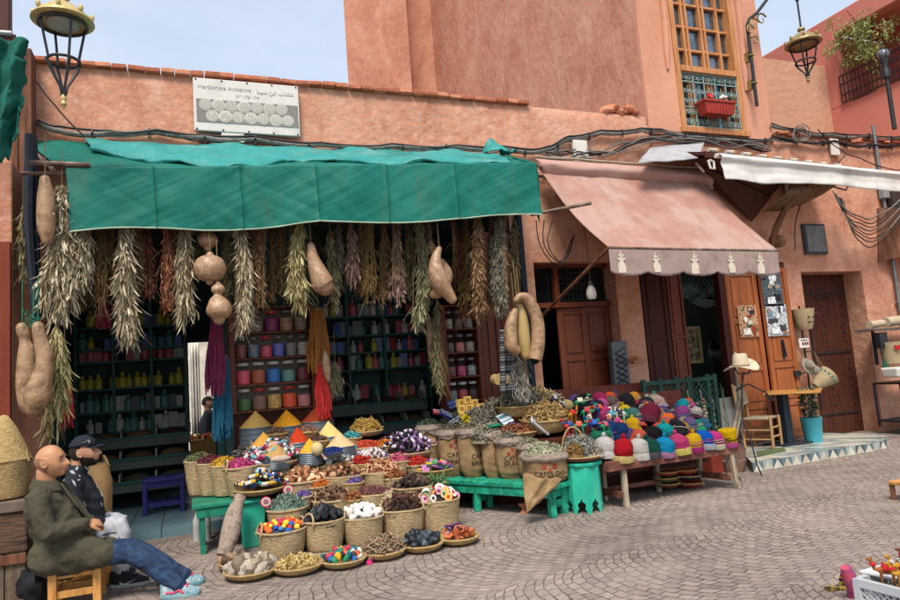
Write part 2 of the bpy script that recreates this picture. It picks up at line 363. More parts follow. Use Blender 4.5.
# -- bay front
wx0, wx1, wz0 = P(680, 124, 8.2).x, P(744, 128, 8.2).x, 5.12
bx0, bx1 = 6.75, P(770, 130, 8.2).x
ZT = 8.6
mb = MB(); mb.bx(bx0, wx0, 8.17, 8.233, 4.55, ZT); mb.bx(6.96, wx0, 8.234, 8.7, 4.55, ZT); mb.bx(wx1, bx1, 8.17, 8.7, 4.55, ZT); mb.bx(wx0, wx1, 8.17, 8.7, 4.55, wz0); mb.bx(bx1-.002, bx1+.001, 8.6, 10.2, 4.55, ZT)
mb.bx(6.95, bx1, 8.7, 10.2, 4.2, 5.0); mb.bx(bx1-.25, bx1, 8.7, 10.2, 5, ZT); mb.build('bay_wall', TERRA5, parent=tw, smooth=False, bev=.03)
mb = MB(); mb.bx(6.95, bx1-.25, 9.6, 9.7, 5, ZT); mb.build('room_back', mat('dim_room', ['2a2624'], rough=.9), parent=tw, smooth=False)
for sx, zf in ((wx0-.16, 6.08), (wx1+.10, 5.86)):
 mb = MB(); pts = [(sx+.05*sin(max(0, (z-zf))*1.2), 8.15, z) for z in [zf+.1*k for k in range(28)]]
 mb.tube(pts, [.02+.03*min(1, k/3) for k in range(28)], 8); mb.build('rib', TERRA5, parent=tw)
WFR = mat('honey_window_wood', ['a0693e', 'b57c4e', 'c48d60'], rough=.45, ns=4, bump=.15, bs=14, stretch=(4, 4, .6))
win = MB(); y = 8.22; fr = .09
win.bx(wx0, wx0+fr, y-.08, y+.1, wz0, ZT); win.bx(wx1-fr, wx1, y-.08, y+.1, wz0, ZT); win.bx(wx0-.03, wx1+.03, y-.12, y+.1, wz0-.08, wz0+.02)
zr = 6.12; win.bx(wx0+fr, wx1-fr, y-.10, y+.08, zr-.05, zr+.05)
wf = win.build('window', WFR, parent=tw, smooth=False, bev=.008)
win = MB(); xs = [wx0+fr+(wx1-wx0-2*fr)*k for k in (.2, .27, .52, .59, .84)]
for k, xx in enumerate(xs): win.bx(xx-.022, xx+.022, y+.005, y+.075, wz0+.02, ZT)
for zz in (5.45, 6.5, 6.9, 7.3, 7.7): win.bx(wx0+fr, wx1-fr, y+.015, y+.068, zz-.02, zz+.02)
win.build('glazing_bars', WFR, parent=wf, smooth=False, bev=.004)
mb = MB(); mb.bx(wx0+fr, wx1-fr, y+.078, y+.088, wz0+.02, ZT); mb.build('pane', mat('sky_glass', ['7d8c98', '5c6a76', '8f9ca6'], rough=.05, spec=1.0, metal=.75, ns=2), parent=wf, smooth=False)
TEALI = mat('teal_ironwork', ['5c8280', '7fa09c', 'a3bcb8'], rough=.6, ns=25)
gr = MB(); gx0, gx1, gz0, gz1 = wx0+fr+.01, wx1-fr-.01, wz0+.05, zr-.06; n = 5
for zz in (gz0, gz1, gz0+(gz1-gz0)*.36, gz0+(gz1-gz0)*.84): gr.bar((gx0, y-.05, zz), (gx1, y-.05, zz), .016)
for i in range(n+1): xx = gx0+(gx1-gx0)*i/n; gr.bar((xx, y-.05, gz0), (xx, y-.05, gz1), .016)
w = (gx1-gx0)/n
def spiral(mb, cx, cz, r, s, ph, y):
 mb.tube([(cx+s*r*(1-t/16)*cos(ph+t*.55), y, cz+r*(1-t/16)*sin(ph+t*.55)) for t in range(14)], .008, 5)
for i in range(n):
 cx = gx0+w*(i+.5)
 for zz, r, f_ in ((gz0+.07, .055, 1), (gz0+.25, .055, -1), (gz0+.42, .045, 1), (gz0+.60, .045, -1), (gz1-.07, .05, 1)):
  for s in (-1, 1): gr.tube([(cx+s*w*.23+s*r*(1-t/17)*cos(t*.62), y-.05, zz+f_*r*(1-t/17)*sin(t*.62)) for t in range(15)], .007, 5)
  gr.bar((cx, y-.05, zz-.08), (cx, y-.05, zz+.08), .008)
gr.build('window_grille', TEALI, parent=wf, smooth=False)
pb = P(716, 116, 8.05); fb = thing('flower_box', 'small red plastic flower box hung on the teal window grille', 'flower box', (pb.x, 8.03, pb.z))
mb = MB(); mb.box((pb.x, 8.03, pb.z+.09), (.62, .2, .19), taper=.85); mb.box((pb.x, 8.03, pb.z+.2), (.66, .24, .035))
for k in range(9): mb.box((pb.x-.26+k*.065, 7.93, pb.z+.09), (.012, .012, .15))
mb.build('trough', mat('red_plastic', ['a33a2e', '8f3127'], rough=.5), parent=fb, smooth=False, bev=.006)
mb = MB()
for k in range(220): p = V((pb.x+rnd.uniform(-.3, .3), 8.03+rnd.uniform(-.08, .08), pb.z+.2)); mb.leaf(p, (rnd.uniform(-1, 1), rnd.uniform(-1, 1), 1.2), .03, rnd.uniform(.05, .12), .4)
mb.build('leaves', mat('leaf_green', ['3c5a2c', '55703a', '2f4a26'], island=True, tr=.2), parent=fb, smooth=False)
mb = MB()
for k in range(7): mb.ell((pb.x+rnd.uniform(-.25, .25), 7.97, pb.z+.27+rnd.uniform(0, .06)), .03, jit=.3, seed=k, nu=8, nv=6)
mb.build('blossoms', mat('box_blossoms', ['c42f35', 'e5ddd8', 'b8404a'], island=True), parent=fb)
# -- pink building with balcony, on the right behind
pk = thing('balcony_building', 'smooth pink-red building with a recessed balcony in the upper right', 'building', (13, 9, 0))
X0 = 12.65
r0, r1 = G(838, 75, 7).y, 7.0
mb = MB()
ya, yb = 9.32, 6.9    # balcony recess from ya toward yb
zb, zt = 6.40, 7.92
mb.bx(X0, X0+.25, 4.2, 17, 2, zb); mb.bx(X0, X0+.25, ya, 17, zb, 8.35); mb.bx(X0, X0+.25, 4.2, ya, zt, 8.35)
mb.bx(X0+.25, X0+1.6, ya, ya+.2, zb, zt); mb.bx(X0+1.4, X0+1.6, 4.2, ya, zb, zt); mb.bx(X0+.25, X0+1.6, 4.2, ya, zt, zt+.2); mb.bx(X0+.25, X0+1.6, 4.2, ya, zb-.2, zb)
mb.build('wall', TERRA3, parent=pk, smooth=False, bev=.02)
rl = MB(); xx = X0-.04
for zz in (zb+.04, zb+.2, zb+.42, zb+.60): rl.bar((xx, ya-.02, zz), (xx, 5.6, zz), .028)
yy = ya-.02
while yy > 5.6:
 rl.bar((xx, yy, zb+.04), (xx, yy, zb+.60), .016 if rnd.random() < .98 else .03); yy -= .085
rl.build('railing', mat('dark_brown_iron', ['2a1d22', '3a2a2c'], rough=.5), parent=pk, smooth=False)
rw = MB(); c1 = P(795, 62, 9.6)
rw.bx(9.4, X0-.003, 9.6, 9.8, 2, c1.z); o = rw.build('yard_wall', mat('sandy_plaster', ['b58a70', 'c0967c'], ns=1.2, bump=.9, bs=8, rough=.95), smooth=False); tag(o, 'rough sandy orange yard wall between bay tower and balcony building', 'wall')
tp = V((X0+.32, 8.80, zb)); tr_ = thing('potted_tree', 'bushy light green potted tree spilling over the balcony railing', 'tree', tp)
mb = MB(); mb.lathe([(.16, 0), (.22, .35), (.24, .38), (.2, .36)], tp, 16); mb.build('pot', mat('clay_pot', ['8a5640', '9c6850'], ns=8), parent=tr_)
mb = MB(); mb.tube([tp+V((0, 0, .3)), tp+V((-.06, .05, .8)), tp+V((.0, -.05, 1.2)), tp+V((-.2, .1, 1.7))], [.045, .035, .03, .012], 7)
for k in range(6): a = k*1.05; mb.tube([tp+V((0, 0, .9+.08*k)), tp+V((cos(a)*.3, sin(a)*.3, 1.2+.1*k)), tp+V((cos(a)*.55, sin(a)*.6, 1.5+.08*k))], [.02, .014, .006], 5)
mb.build('trunk', WOOD, parent=tr_)
mb = MB()
cl = [(V((rnd.gauss(0, .22)-.25, rnd.gauss(0, .27), 1.05+rnd.gauss(0, .30))), rnd.uniform(.1, .2)) for _ in range(34)]
for c, r in cl:
 for k in range(60):
  d = V((rnd.gauss(0, 1), rnd.gauss(0, 1), rnd.gauss(0, 1))).normalized(); mb.leaf(tp+c+d*r*rnd.uniform(.2, 1), d+V((0, 0, .2)), .03, .07, .3)
mb.build('crown', mat('olive_leaves', ['8c9a58', 'a4ad6c', 'b8ba86', '76854a'], island=True, tr=.25), parent=tr_, smooth=False)
tp2 = V((X0+.2, 7.0, zb)); o = thing('potted_shrub', 'pale dry shrub at the right end of the balcony beside the globe lamp', 'plant', tp2)
mb = MB(); mb.lathe([(.12, 0), (.17, .28), (.14, .28)], tp2, 14); mb.build('pot', MATS['clay_pot'], parent=o)
mb = MB()
for k in range(700):
 d = V((rnd.gauss(0, .25)-.1, rnd.gauss(0, .3), 1.55+rnd.gauss(0, .25))); mb.leaf(tp2+d, (rnd.gauss(0, 1), rnd.gauss(0, 1), .3), .03, .06, .3)
for k in range(5): mb.tube([tp2+V((0, 0, .2)), tp2+V((rnd.uniform(-.1, .1), rnd.uniform(-.1, .1), 1)), tp2+V((rnd.uniform(-.3, .2), rnd.uniform(-.3, .3), 1.7))], .01, 4)
mb.build('foliage', mat('dry_leaves', ['8f8a62', 'a59a76', '7a7450'], island=True, tr=.2), parent=o, smooth=False)
q = P(886, 72, 7.3); o = thing('globe_lamp', 'black globe lamp on a stout post against the balcony railing', 'lamp', (q.x, 7.3, q.z-.8))
mb = MB(); mb.tube([(q.x, 7.3, q.z-1.0), (q.x, 7.3, q.z+.02)], .035, 10); mb.lathe([(.07, 0), (.07, .12), (.045, .22), (.08, .3), (.08, .32)], (q.x, 7.3, q.z-.1), 14); mb.build('post', BLACK, parent=o)
mb = MB(); mb.ell((q.x, 7.3, q.z+.31), .095, nu=16, nv=12); mb.build('globe', mat('smoky_globe', ['4a5058', '6a7078'], rough=.2, spec=.6), parent=o)
mb = MB()
for k in range(6): a = k*pi/3; mb.tube([(q.x+cos(a)*.1*sin(t), 7.3+sin(a)*.1*sin(t), q.z+.31-cos(t)*.1) for t in [pi*i/8 for i in range(9)]], .006, 4)
mb.tube([(q.x, 7.3, q.z+.41), (q.x, 7.3, q.z+.5)], [.02, .004], 6); mb.build('cage', BLACK, parent=o)
# -- neighbour's end of the row, right edge
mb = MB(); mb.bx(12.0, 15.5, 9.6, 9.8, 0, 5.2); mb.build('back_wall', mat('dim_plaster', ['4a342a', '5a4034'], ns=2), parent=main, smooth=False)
# == doors
def panel_leaf(mb, x0, x1, z0, z1, y, rows, cols, t=.045):
 """frame and panel joinery in the plane y, front toward the viewer"""
 st = min(.09, (x1-x0)*.14); mb.bx(x0, x1, y, y+t*.5, z0, z1)
 w = (x1-x0-st*(cols+1))/cols; zs = [z0]+[z0+(z1-z0)*r for r in rows]+[z1]
 for c in range(cols+1): xx = x0+c*(w+st); mb.bx(xx, xx+st, y-t*.5, y-.0005, z0, z1)
 for i, zz in enumerate(zs):
  a = zz if i == 0 else zz-st/2 if i < len(zs)-1 else zz-st
  for c in range(cols): xx = x0+st+c*(w+st); mb.bx(xx+.001, xx+w-.001, y-t*.45, y-.0007, a, a+st)
 for c in range(cols):
  for i in range(len(zs)-1):
   xx = x0+st+c*(w+st); za = zs[i]+(st if i == 0 else st/2)+.03; zb_ = zs[i+1]-(st if i == len(zs)-2 else st/2)-.03
   mb.bx(xx+.03, xx+w-.03, y-t*.35, y-.001, za, zb_)
o = thing('wooden_door', 'red brown panelled double door with a dark transom, one leaf open, left of hanging bulb', 'door', (5.2, 8.4, 0))
mb = MB(); panel_leaf(mb, 4.95, 5.84, .05, 2.34, 8.42, (.34, .68), 2); l = mb.build('leaf', REDWOOD, parent=o, smooth=False, bev=.006)
mb = MB(); mb.tube([(5.02, 8.38, 1.2), (5.02, 8.33, 1.2), (5.02, 8.33, 1.1)], .009, 6); mb.build('handle', BLACK, parent=l)
mb = MB(); mb.bx(4.525, 5.855, 8.36, 8.46, 2.345, 2.42); mb.bx(4.525, 4.6, 8.36, 8.46, 0, 2.345); mb.bx(4.93, 5.0, 8.361, 8.459, 2.421, 2.975); mb.bx(4.525, 5.855, 8.36, 8.459, 2.93, 2.978)
mb.build('frame', REDWOOD, parent=o, smooth=False, bev=.004)
mb = MB(); mb.bx(4.6, 5.85, 8.48, 8.49, 2.42, 2.93); mb.build('transom_glass', GLASS, parent=o, smooth=False)
gm = MB()
for k in range(11): gm.bar((5.05+k*.075, 8.46, 2.425), (5.05+k*.075, 8.46, 2.93), .01)
for k in range(6): gm.bar((5.0, 8.455, 2.46+k*.08), (5.85, 8.455, 2.46+k*.08), .01)
gm.build('transom_grille', BLACK, parent=o, smooth=False)
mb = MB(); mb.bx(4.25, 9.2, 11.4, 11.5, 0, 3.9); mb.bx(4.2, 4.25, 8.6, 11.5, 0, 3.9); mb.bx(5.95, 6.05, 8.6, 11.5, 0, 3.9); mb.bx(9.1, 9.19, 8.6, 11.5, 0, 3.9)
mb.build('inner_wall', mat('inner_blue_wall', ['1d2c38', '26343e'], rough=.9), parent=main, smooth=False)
o = thing('folded_door', 'dark red folded door leaves at the left of the shop under the pink awning', 'door', (6.6, 8.1, 0))
mb = MB(); panel_leaf(mb, 0, .62, .05, 2.9, 0, (.3, .62), 1)
R = Matrix.Rotation(radians(-18), 4, 'Z')
for i, (xx, yy, a) in enumerate(((6.32, 8.24, -16), (6.70, 8.13, 14))):
 mb = MB(); mb.M = Matrix.Translation((xx, yy, 0)) @ Matrix.Rotation(radians(a), 4, 'Z'); panel_leaf(mb, 0, .38 if i == 0 else .36, .05, 2.9, 0, (.3, .62), 1)
 mb.build('leaf', REDWOOD if i else DARKWOOD, parent=o, smooth=False, bev=.006)
o = thing('open_door', 'orange brown panelled door folded back beside the arch, with posters pinned on it', 'door', (9.1, 8.1, .12))
lx0, lx1, lx2 = P(733, 350, 8.08).x, P(766, 350, 8.08).x, P(797, 350, 8.02).x
mb = MB(); panel_leaf(mb, lx0, lx1-.02, .14, 2.80, 8.10, (.2, .42, .7), 1); l1 = mb.build('leaf', ORWOOD, parent=o, smooth=False, bev=.006)
mb = MB(); panel_leaf(mb, lx1, lx2, .14, 2.83, 8.05, (.2, .42, .7), 1); l2 = mb.build('leaf', ORWOOD, parent=o, smooth=False, bev=.006)
mb = MB(); mb.box((lx2-.07, 8.01, 1.12), (.12, .04, .09)); mb.tube([(lx2-.04, 8.0, 1.12), (lx2-.04, 7.95, 1.12), (lx2+.04, 7.95, 1.12)], .012, 6); mb.build('lock', BLACK, parent=l2)
mb = MB(); mb.box(((lx1+lx2)/2, 8.015, 1.52), (.04, .02, .3)); mb.tube([((lx1+lx2)/2, 8.0, 1.66), ((lx1+lx2)/2+.015, 7.98, 1.4)], .014, 6); mb.build('bolt', BLACK, parent=l2)
mb = MB(); mb.bx(lx0-.14, lx0-.03, 8.06, 8.19, .12, 2.9); mb.build('door_post', DARKWOOD, parent=o, smooth=False, bev=.008)
def poster(px, py, w, h, y, lab, seed, base, bits):
 c = P(px, py, y); o = thing('poster', lab, 'poster', (c.x, y, c.z-h/2)); mb = MB(); mb.bx(c.x-w/2, c.x+w/2, y-.004, y, c.z-h/2, c.z+h/2)
 mb.build('sheet', mat('poster_sheet_%d' % seed, base, rough=.35, ns=16, var=.5, lo=.4, hi=.6), parent=o, smooth=False)
 r = random.Random(seed); mb = MB(); ms = []
 mats = [mat('print_'+b, b, rough=.35, ns=40, var=.5, lo=.42, hi=.58) for b in bits]
 for k in range(16):
  mb.cm = k % len(mats); ww, hh = r.uniform(.04, w*.35), r.uniform(.04, h*.22); cx = c.x+r.uniform(-1, 1)*(w/2-ww/2-.01); cz = c.z+r.uniform(-1, 1)*(h/2-hh/2-.01); yy = y-.006-k*.0006
  mb.ell((cx, yy, cz), (ww/2, .0005, hh/2), nu=9, nv=5, jit=.3, seed=k)
 mb.cm = 0; mb.box((c.x-w*.12, y-.018, c.z-h*.33), (w*.4, .001, h*.2)); mb.cm = 1; mb.box((c.x+w*.2, y-.0185, c.z-h*.25), (w*.3, .001, h*.16)); mb.build('print', mats, parent=o, smooth=False)
poster(772, 289, .42, .55, 8.01, 'dark poster of people, upper right leaf of the orange door', 3, ['20262c', '59646a', '30424a'], ['c9cfd2', '1b1f26', '5a7280', '9a8878'])
poster(748, 321, .38, .50, 8.06, 'colourful food poster on left leaf of the orange door', 4, ['5a3a30', 'c9a880', '7a2c20'], ['e0d8cc', '8d3a26', 'd0a050', '43603a', '2a2a30'])
poster(777, 320, .44, .50, 8.01, 'grey poster of a rooftop view, lower on right leaf of the orange door', 5, ['8a949a', 'c5ccd0', '5a6064'], ['d5dade', '3a4046', '9c7058', '69808c'])
o = thing('studded_door', 'tall dark studded plank door deep in the recess right of the posters', 'door', (10.3, 8.6, 0))
mb = MB(); xx = 9.56
while xx < 10.95: mb.bx(xx+.002, min(xx+.117, 10.978), 8.55+rnd.uniform(0, .006), 8.6, .0, 2.778); xx += .118
mb.build('planks', mat('oxblood_planks', ['36180f', '482316', '542c1d'], rough=.6, ns=5, bump=.3, bs=14, stretch=(4, 4, .4)), parent=o, smooth=False, bev=.004)
mb = MB()
for xx in (9.9, 10.35, 10.83):
 for k in range(16): mb.ell((xx, 8.545, .2+k*.155), (.02, .02, .02), nu=8, nv=6)
for zz in (.35, 1.4, 2.45): mb.bx(9.6, 10.9, 8.535, 8.548, zz-.012, zz+.012)
mb.build('studs', BLACK, parent=o)
mb = MB(); mb.tube([(10.2, 8.53, 2.35), (10.35, 8.48, 2.4), (10.6, 8.5, 2.38)], .012, 6); mb.build('hasp', BLACK, parent=o)
c = P(815, 239, 8.14); o = mb = MB(); mb.box((c.x, 8.15, c.z), (.5, .05, .52)); mb.box((c.x, 8.122, c.z), (.44, .012, .46))
mb.cm = 1; mb.grid(lambda u, v: V((c.x-.21+.42*u, 8.114-.004*noise.noise(V((u*5, v*3, 0))), c.z-.22+.44*v)), 12, 12)
tag(mb.build('wall_plaque', [mat('slate_frame', ['3c4042', '4a4e50'], ns=3, rough=.6), mat('slate_relief', ['5c6264', '757b7d', '4c5254'], ns=3, bump=.6, bs=6, rough=.5, dist=1.5)], smooth=False, bev=.006), 'square dark slate plaque on the wall above the recessed door', 'plaque')
a, b = P(872, 138, 8.1), P(897, 322, 8.1)
o = thing('conduit', 'thin grey steel conduit running down the wall at the right', 'pipe', (b.x, 8.1, b.z))
mb = MB(); mb.tube([(a.x+.1, 8.12, a.z+.25), (a.x+.1, 8.12, b.z)], .03, 10); mb.build('tube', STEEL, parent=o)
mb = MB(); mb.box((a.x+.1, 8.1, P(875, 190, 8.1).z), (.16, .1, .3)); mb.build('junction_box', mat('grey_plastic', ['8a9094'], rough=.5), parent=o, smooth=False, bev=.01)
mb = MB()
for zz in (2.2, 2.9, 3.6, 4.6): mb = MB(); mb.box((a.x+.1, 8.13, zz), (.11, .05, .03)); mb.build('clip', STEEL, parent=o, smooth=False)
for (px, py, w, h, nm, lab) in ((792, 187, .3, .45, 'meter_cabinet', 'white rectangular panel on wall between brown canopy arms'), (835, 127+20, .2, .3, 'junction_plate', 'small pale junction plate on the right wall')):
 c = P(px, py, 8.12); mb = MB(); mb.box((c.x, 8.13, c.z), (w, .04, h)); tag(mb.build(nm, WHITEP, smooth=False, bev=.008), lab, 'wall panel')
c = P(580, 151, 8.12); mb = MB(); mb.box((c.x, 8.12, c.z), (.24, .05, .32)); mb.box((c.x, 8.09, c.z), (.18, .01, .26)); tag(mb.build('meter_box', WHITEP, smooth=False, bev=.01), 'small white meter box on the wall above the pink awning edge', 'box')
c = P(233, 137, 8.1); mb = MB(); mb.box((c.x, 8.13, c.z), (.26, .06, .12)); tag(mb.build('sign_bracket', WHITEP, smooth=False, bev=.008), 'little white box tucked right under the herbalist sign', 'box')
# == the herbalist sign
s00, s10 = P(192, 77, 8.12), P(298, 88, 8.12); s01, s11 = P(195, 130, 8.12), P(300, 138, 8.12)
sx0, sx1 = (s00.x+s01.x)/2, (s10.x+s11.x)/2; sz1, sz0 = (s00.z+s10.z)/2, (s01.z+s11.z)/2; sw, sh = sx1-sx0, sz1-sz0
o = thing('shop_sign', 'weathered white sign with faded lettering and pictures of bowls, above the green awning', 'sign', ((sx0+sx1)/2, 8.12, sz0))
mb = MB(); mb.bx(sx0, sx1, 8.09, 8.15, sz0, sz1); mb.build('board', mat('faded_white_board', ['c3c0ba', 'cecbc6', 'b8b5ae'], rough=.6, ns=2.5), parent=o, smooth=False, bev=.01)
def put_text(parent, txt, x, z, size, y, m, nm='lettering', align='LEFT', ext=.0015, sp=1.0):
 vs, fs = text_mesh(txt, size, ext, align, sp); mb = MB(); mb.add([V((x+p.x, y-p.z, z+p.y)) for p in vs], fs); return mb.build(nm, m, parent=parent, smooth=False)
FADE = mat('faded_grey_ink', ['aca8a2', 'a29e98'], ns=30, rough=.7)
put_text(o, 'Herboriste Avicenne', sx0+.05, sz1-.13, .072, 8.087, FADE, sp=1.0)
AR = '\uFE8E\uFEE8\uFBFF'
ar_logical = '\u0639\u0634\u0627\u0628 \u0627\u0628\u0646 \u0633\u064A\u0646\u0627'
ar_visual = '\uFE8E\uFEE8\uFEF4\uFEB3 \uFEE6\uFE91\uFE8D \uFE8F\uFE8E\uFEB8\uFECB'
put_text(o, ar_visual, sx1-.06, sz1-.14, .072, 8.087, FADE, align='RIGHT')
put_text(o, 'N\u00b0 172/ 174', (sx0+sx1)/2, sz1-.215, .055, 8.087, FADE, align='CENTER')
mb = MB(); mb.bx(sx0+.03, sx1-.02, 8.0835, 8.089, sz0+.11, sz0+.39);
mb.cm = 1; r2 = random.Random(5); cols = 9
for i in range(9):
 for j in range(2):
  rr = .078; cx = sx0+.06+i*.147+(.074 if j else 0); cz = sz0+.185+j*.135
  if cx+rr > sx1-.022 or cx-rr < sx0+.022: continue
  y_ = 8.0825-.0012*((i+j) % 3); mb.cm = 1+(i+j) % 2; mb.ell((cx, y_, cz), (rr, .003, rr), nu=20, nv=6); mb.cm = 3+(i*2+j) % 2; mb.ell((cx, y_-.003, cz), (rr*.84, .002, rr*.84), nu=20, nv=6)
mb.build('picture', [mat('print_dark', ['6f6b66', '8b8782'], ns=30), mat('rim_a', ['c2beb6']), mat('rim_b', ['a9a59e']), mat('bowl_a', ['b5b1a8', '96928b', 'c9c5bd'], ns=60, lo=.42, hi=.58), mat('bowl_b', ['a39f98', 'bdb9b2', '8b8780'], ns=90, lo=.42, hi=.58)], parent=o, smooth=False)
mb = MB()
for k in range(5):
 for zz in (sz0+.02, sz1-.02): mb.ell((sx0+.03+k*(sw-.06)/4, 8.088, zz), (.012, .006, .012), nu=8, nv=5)
mb.build('screw', BLACK, parent=o)
# == cables on the wall
CABG = mat('grey_cable', ['5c5b58', '77756f', '4a4946'], rough=.6, ns=8)
CABB = mat('black_cable', ['1d1d20', '2c2c2f'], rough=.5, ns=8)
def wire(pts, r, y0=8.13, amp=.02, sd=0, n=8, sub=6):
 q = [P(a, b, y0 if len(t) == 0 else t[0]) for (a, b, *t) in pts]; out = []
 for i in range(len(q)-1):
  for k in range(sub):
   t = k/sub; a0 = q[max(i-1, 0)]; a3 = q[min(i+2, len(q)-1)]; p = .5*(2*q[i]+(q[i+1]-a0)*t+(2*a0-5*q[i]+4*q[i+1]-a3)*t*t+(3*q[i]-a0-3*q[i+1]+a3)*t**3); p.z -= 4*t*(1-t)*min(.035, (q[i+1]-q[i]).length*.035); p += V((0, amp*.3*noise.noise(p*2+V((sd, 0, 0))), amp*noise.noise(p*1.7+V((0, sd, 0))))); out.append(p)
 out.append(q[-1]); return out
def cableset(name, lab, pts, items, clipstep=.52, group=None, y=8.13):
 q0 = P(*pts[0][:2], y); o = thing(name, lab, 'cable', (q0.x, y, q0.z), group)
 for (dz, dy, r, m, amp, sd) in items:
  w = wire(pts, r, y, amp, sd); mb = MB(); mb.tube([p+V((0, dy, dz)) for p in w], r, 7); mb.build('cable', m, parent=o)
 w = wire(pts, .01, y, 0, 0); mb = MB(); acc = 0
 for i in range(1, len(w)):
  acc += (w[i]-w[i-1]).length
  if acc > clipstep: acc = 0; mb = MB(); mb.torus(w[i]+V((0, -.01, 0)), .038, .011, axis=(1, 0, 0), n=10, m=5); mb.box(w[i]+V((.0, -.03, -.05)), (.018, .018, .06)); mb.build('clip', BLACK, parent=o)
cableset('wall_cable', 'long grey cable bundle clipped along the wall above the green awning', [(38, 122), (60, 130), (110, 133), (157, 132), (205, 138), (255, 139), (320, 145), (391, 146), (455, 147), (500, 149), (545, 150), (567, 139), (600, 133), (640, 130), (660, 131), (700, 137), (772, 140)],
  [(0, -.01, .031, CABG, .03, 1), (.025, -.03, .014, CABB, .04, 5), (-.02, -.01, .012, CABG, .05, 9), (-.035, .0, .007, CABB, .09, 13)])
cableset('wall_cable', 'upper pale cable strung along the wall top right of the bay window', [(771, 125), (800, 131), (833, 135), (868, 136), (900, 138), (930, 141)], [(0, 0, .03, CABG, .03, 21), (.03, -.02, .012, CABB, .04, 22)])
cableset('wall_cable', 'lower black twisted cable under the pale one, right of the bay window', [(771, 137), (800, 141), (833, 142), (868, 146), (900, 145), (930, 147)], [(0, 0, .022, CABB, .03, 31), (.012, -.025, .016, CABB, .05, 32), (-.02, -.01, .012, CABG, .05, 33)])
cableset('wall_cable', 'tangle of black cables fanning down behind the grey roof sheet', [(545, 152), (575, 150), (605, 150), (625, 143), (650, 135), (700, 137), (740, 140), (765, 146)], [(-.02*k, -.02*k, .011, CABB if k % 2 else CABG, .12, 41+k) for k in range(7)], 5)
pts = [(835, 195), (845, 212), (862, 226), (880, 226), (900, 204)]
o = thing('wire_bundle', 'drooping loops of grey and black wires crossing the conduit at the right', 'cable', P(835, 195, 7.9))
for k in range(8):
 dz = -8+k*4; w = wire([(833+k*1.5, 192+k*1.2, 7.9), (842+k, 207+k*2.2, 7.85), (860, 215+dz*.9+8, 7.85), (878, 218+dz+6, 7.9), (905, 200+dz*.6, 7.8)], .01, 7.9, .04, k, sub=8)
 mb = MB(); mb.tube(w, .009+.004*(k % 3 == 0), 6); mb.build('wire', CABB if k % 3 else CABG, parent=o)
for i, (pts, lab) in enumerate((([(37, 82), (55, 105), (85, 137)], 'single thin black wire slanting from the post to the green awning'), ([(818, 130), (838, 148), (860, 158), (900, 170)], 'thin black wire slanting down past the conduit top'), ([(795, 250), (800, 205), (845, 155)], 'fine wire rising from the brown canopy to the roof edge'))):
 mb = MB(); w = wire(pts, .008, 8.0, .02, i+60); mb.tube(w, .009, 6); tag(mb.build('loose_wire', CABB), lab, 'cable')
mb = MB()
for k in range(3): mb.tube(wire([(536+8*k, 220), (540+4*k, 245), (552+5*k, 262), (565+2*k, 262-8*k), (574, 235)], .006, 8.1, .05, 70+k), .008, 5)
tag(mb.build('loose_wire', CABB), 'tangled black wires dangling over the panelled door', 'cable')
q = P(797, 137, 8.05); mb = MB()
for k in range(4): mb.torus(q+V((.02*k, -.02*k, .02*k)), .1+.015*k, .009, axis=(.1*k, 1, .1), n=18, m=5)
tag(mb.build('cable_coil', CABG), 'small coil of spare cable tied to the wall cables by the bay', 'cable')
# == bulb, wall box, clay toys
c = P(591, 290, 7.7); o = thing('hanging_bulb', 'white frosted bulb hanging from a wire before the panelled door', 'bulb', c)
mb = MB(); mb.lathe([(0, -.13), (.05, -.125), (.068, -.09), (.07, -.04), (.055, .02), (.03, .06)], c, 16); mb.build('bulb', mat('frosted_white', ['d8d6d0'], rough=.3), parent=o)
mb = MB(); mb.lathe([(.032, .06), (.032, .1), (.015, .13)], c, 12); mb.tube([c+V((0, 0, .12)), c+V((.01, .01, .7)), c+V((0, .1, 1.5))], .005, 5); mb.build('holder', mat('grey_fitting', ['5a5c60']), parent=o)
c = P(620, 370, 8.14); o = thing('electric_box', 'grey perforated metal wall box beside the dark folded door', 'box', (c.x, 8.14, c.z-.4))
mb = MB(); mb.box((c.x, 8.15, c.z), (.26, .1, .82)); mb.build('case', mat('box_grey', ['5a6064', '6a7074'], rough=.5, metal=.3), parent=o, smooth=False, bev=.01)
mb = MB()
for i in range(8):
 for s_ in (-1, 1):
  mb.tube([(c.x-.09, 8.09, c.z-.36+i*.085), (c.x+.09, 8.09, c.z-.36+i*.085+s_*.085)], .006, 5)
mb.build('grille', BLACK, parent=o)
CLAY = mat('toy_clay', ['b07a4c', 'c59468'], ns=8)
def clay_drum(px, py, y, lab):
 c = P(px, py, y); o = thing('clay_drum', lab, 'drum', c-V((0, 0, .05)), 'small clay drums by the wall box'); o['label'] = lab
 mb = MB(); R = Matrix.Rotation(radians(80), 3, 'X'); mb.lathe([(0, -.05), (.045, -.05), (.055, 0), (.045, .05), (0, .05)], c, 14, R=R); b_ = mb.build('shell', CLAY, parent=o)
 mb = MB(); mb.torus(c+V((0, -.055, 0)), .042, .006, axis=(0, 1, .15), n=14, m=5); mb.ell(c+V((0, -.056, 0)), (.02, .004, .02), nu=8, nv=5); mb.build('painted_rim', mat('drum_red', ['8d2a22']), parent=o)
clay_drum(633, 360, 8.0, 'small clay drum hung alone on the grey wall box'); clay_drum(627, 388, 7.9, 'small clay drum below the wall box, left of its pair'); clay_drum(637, 386, 7.9, 'small clay drum below the wall box, right of its pair')
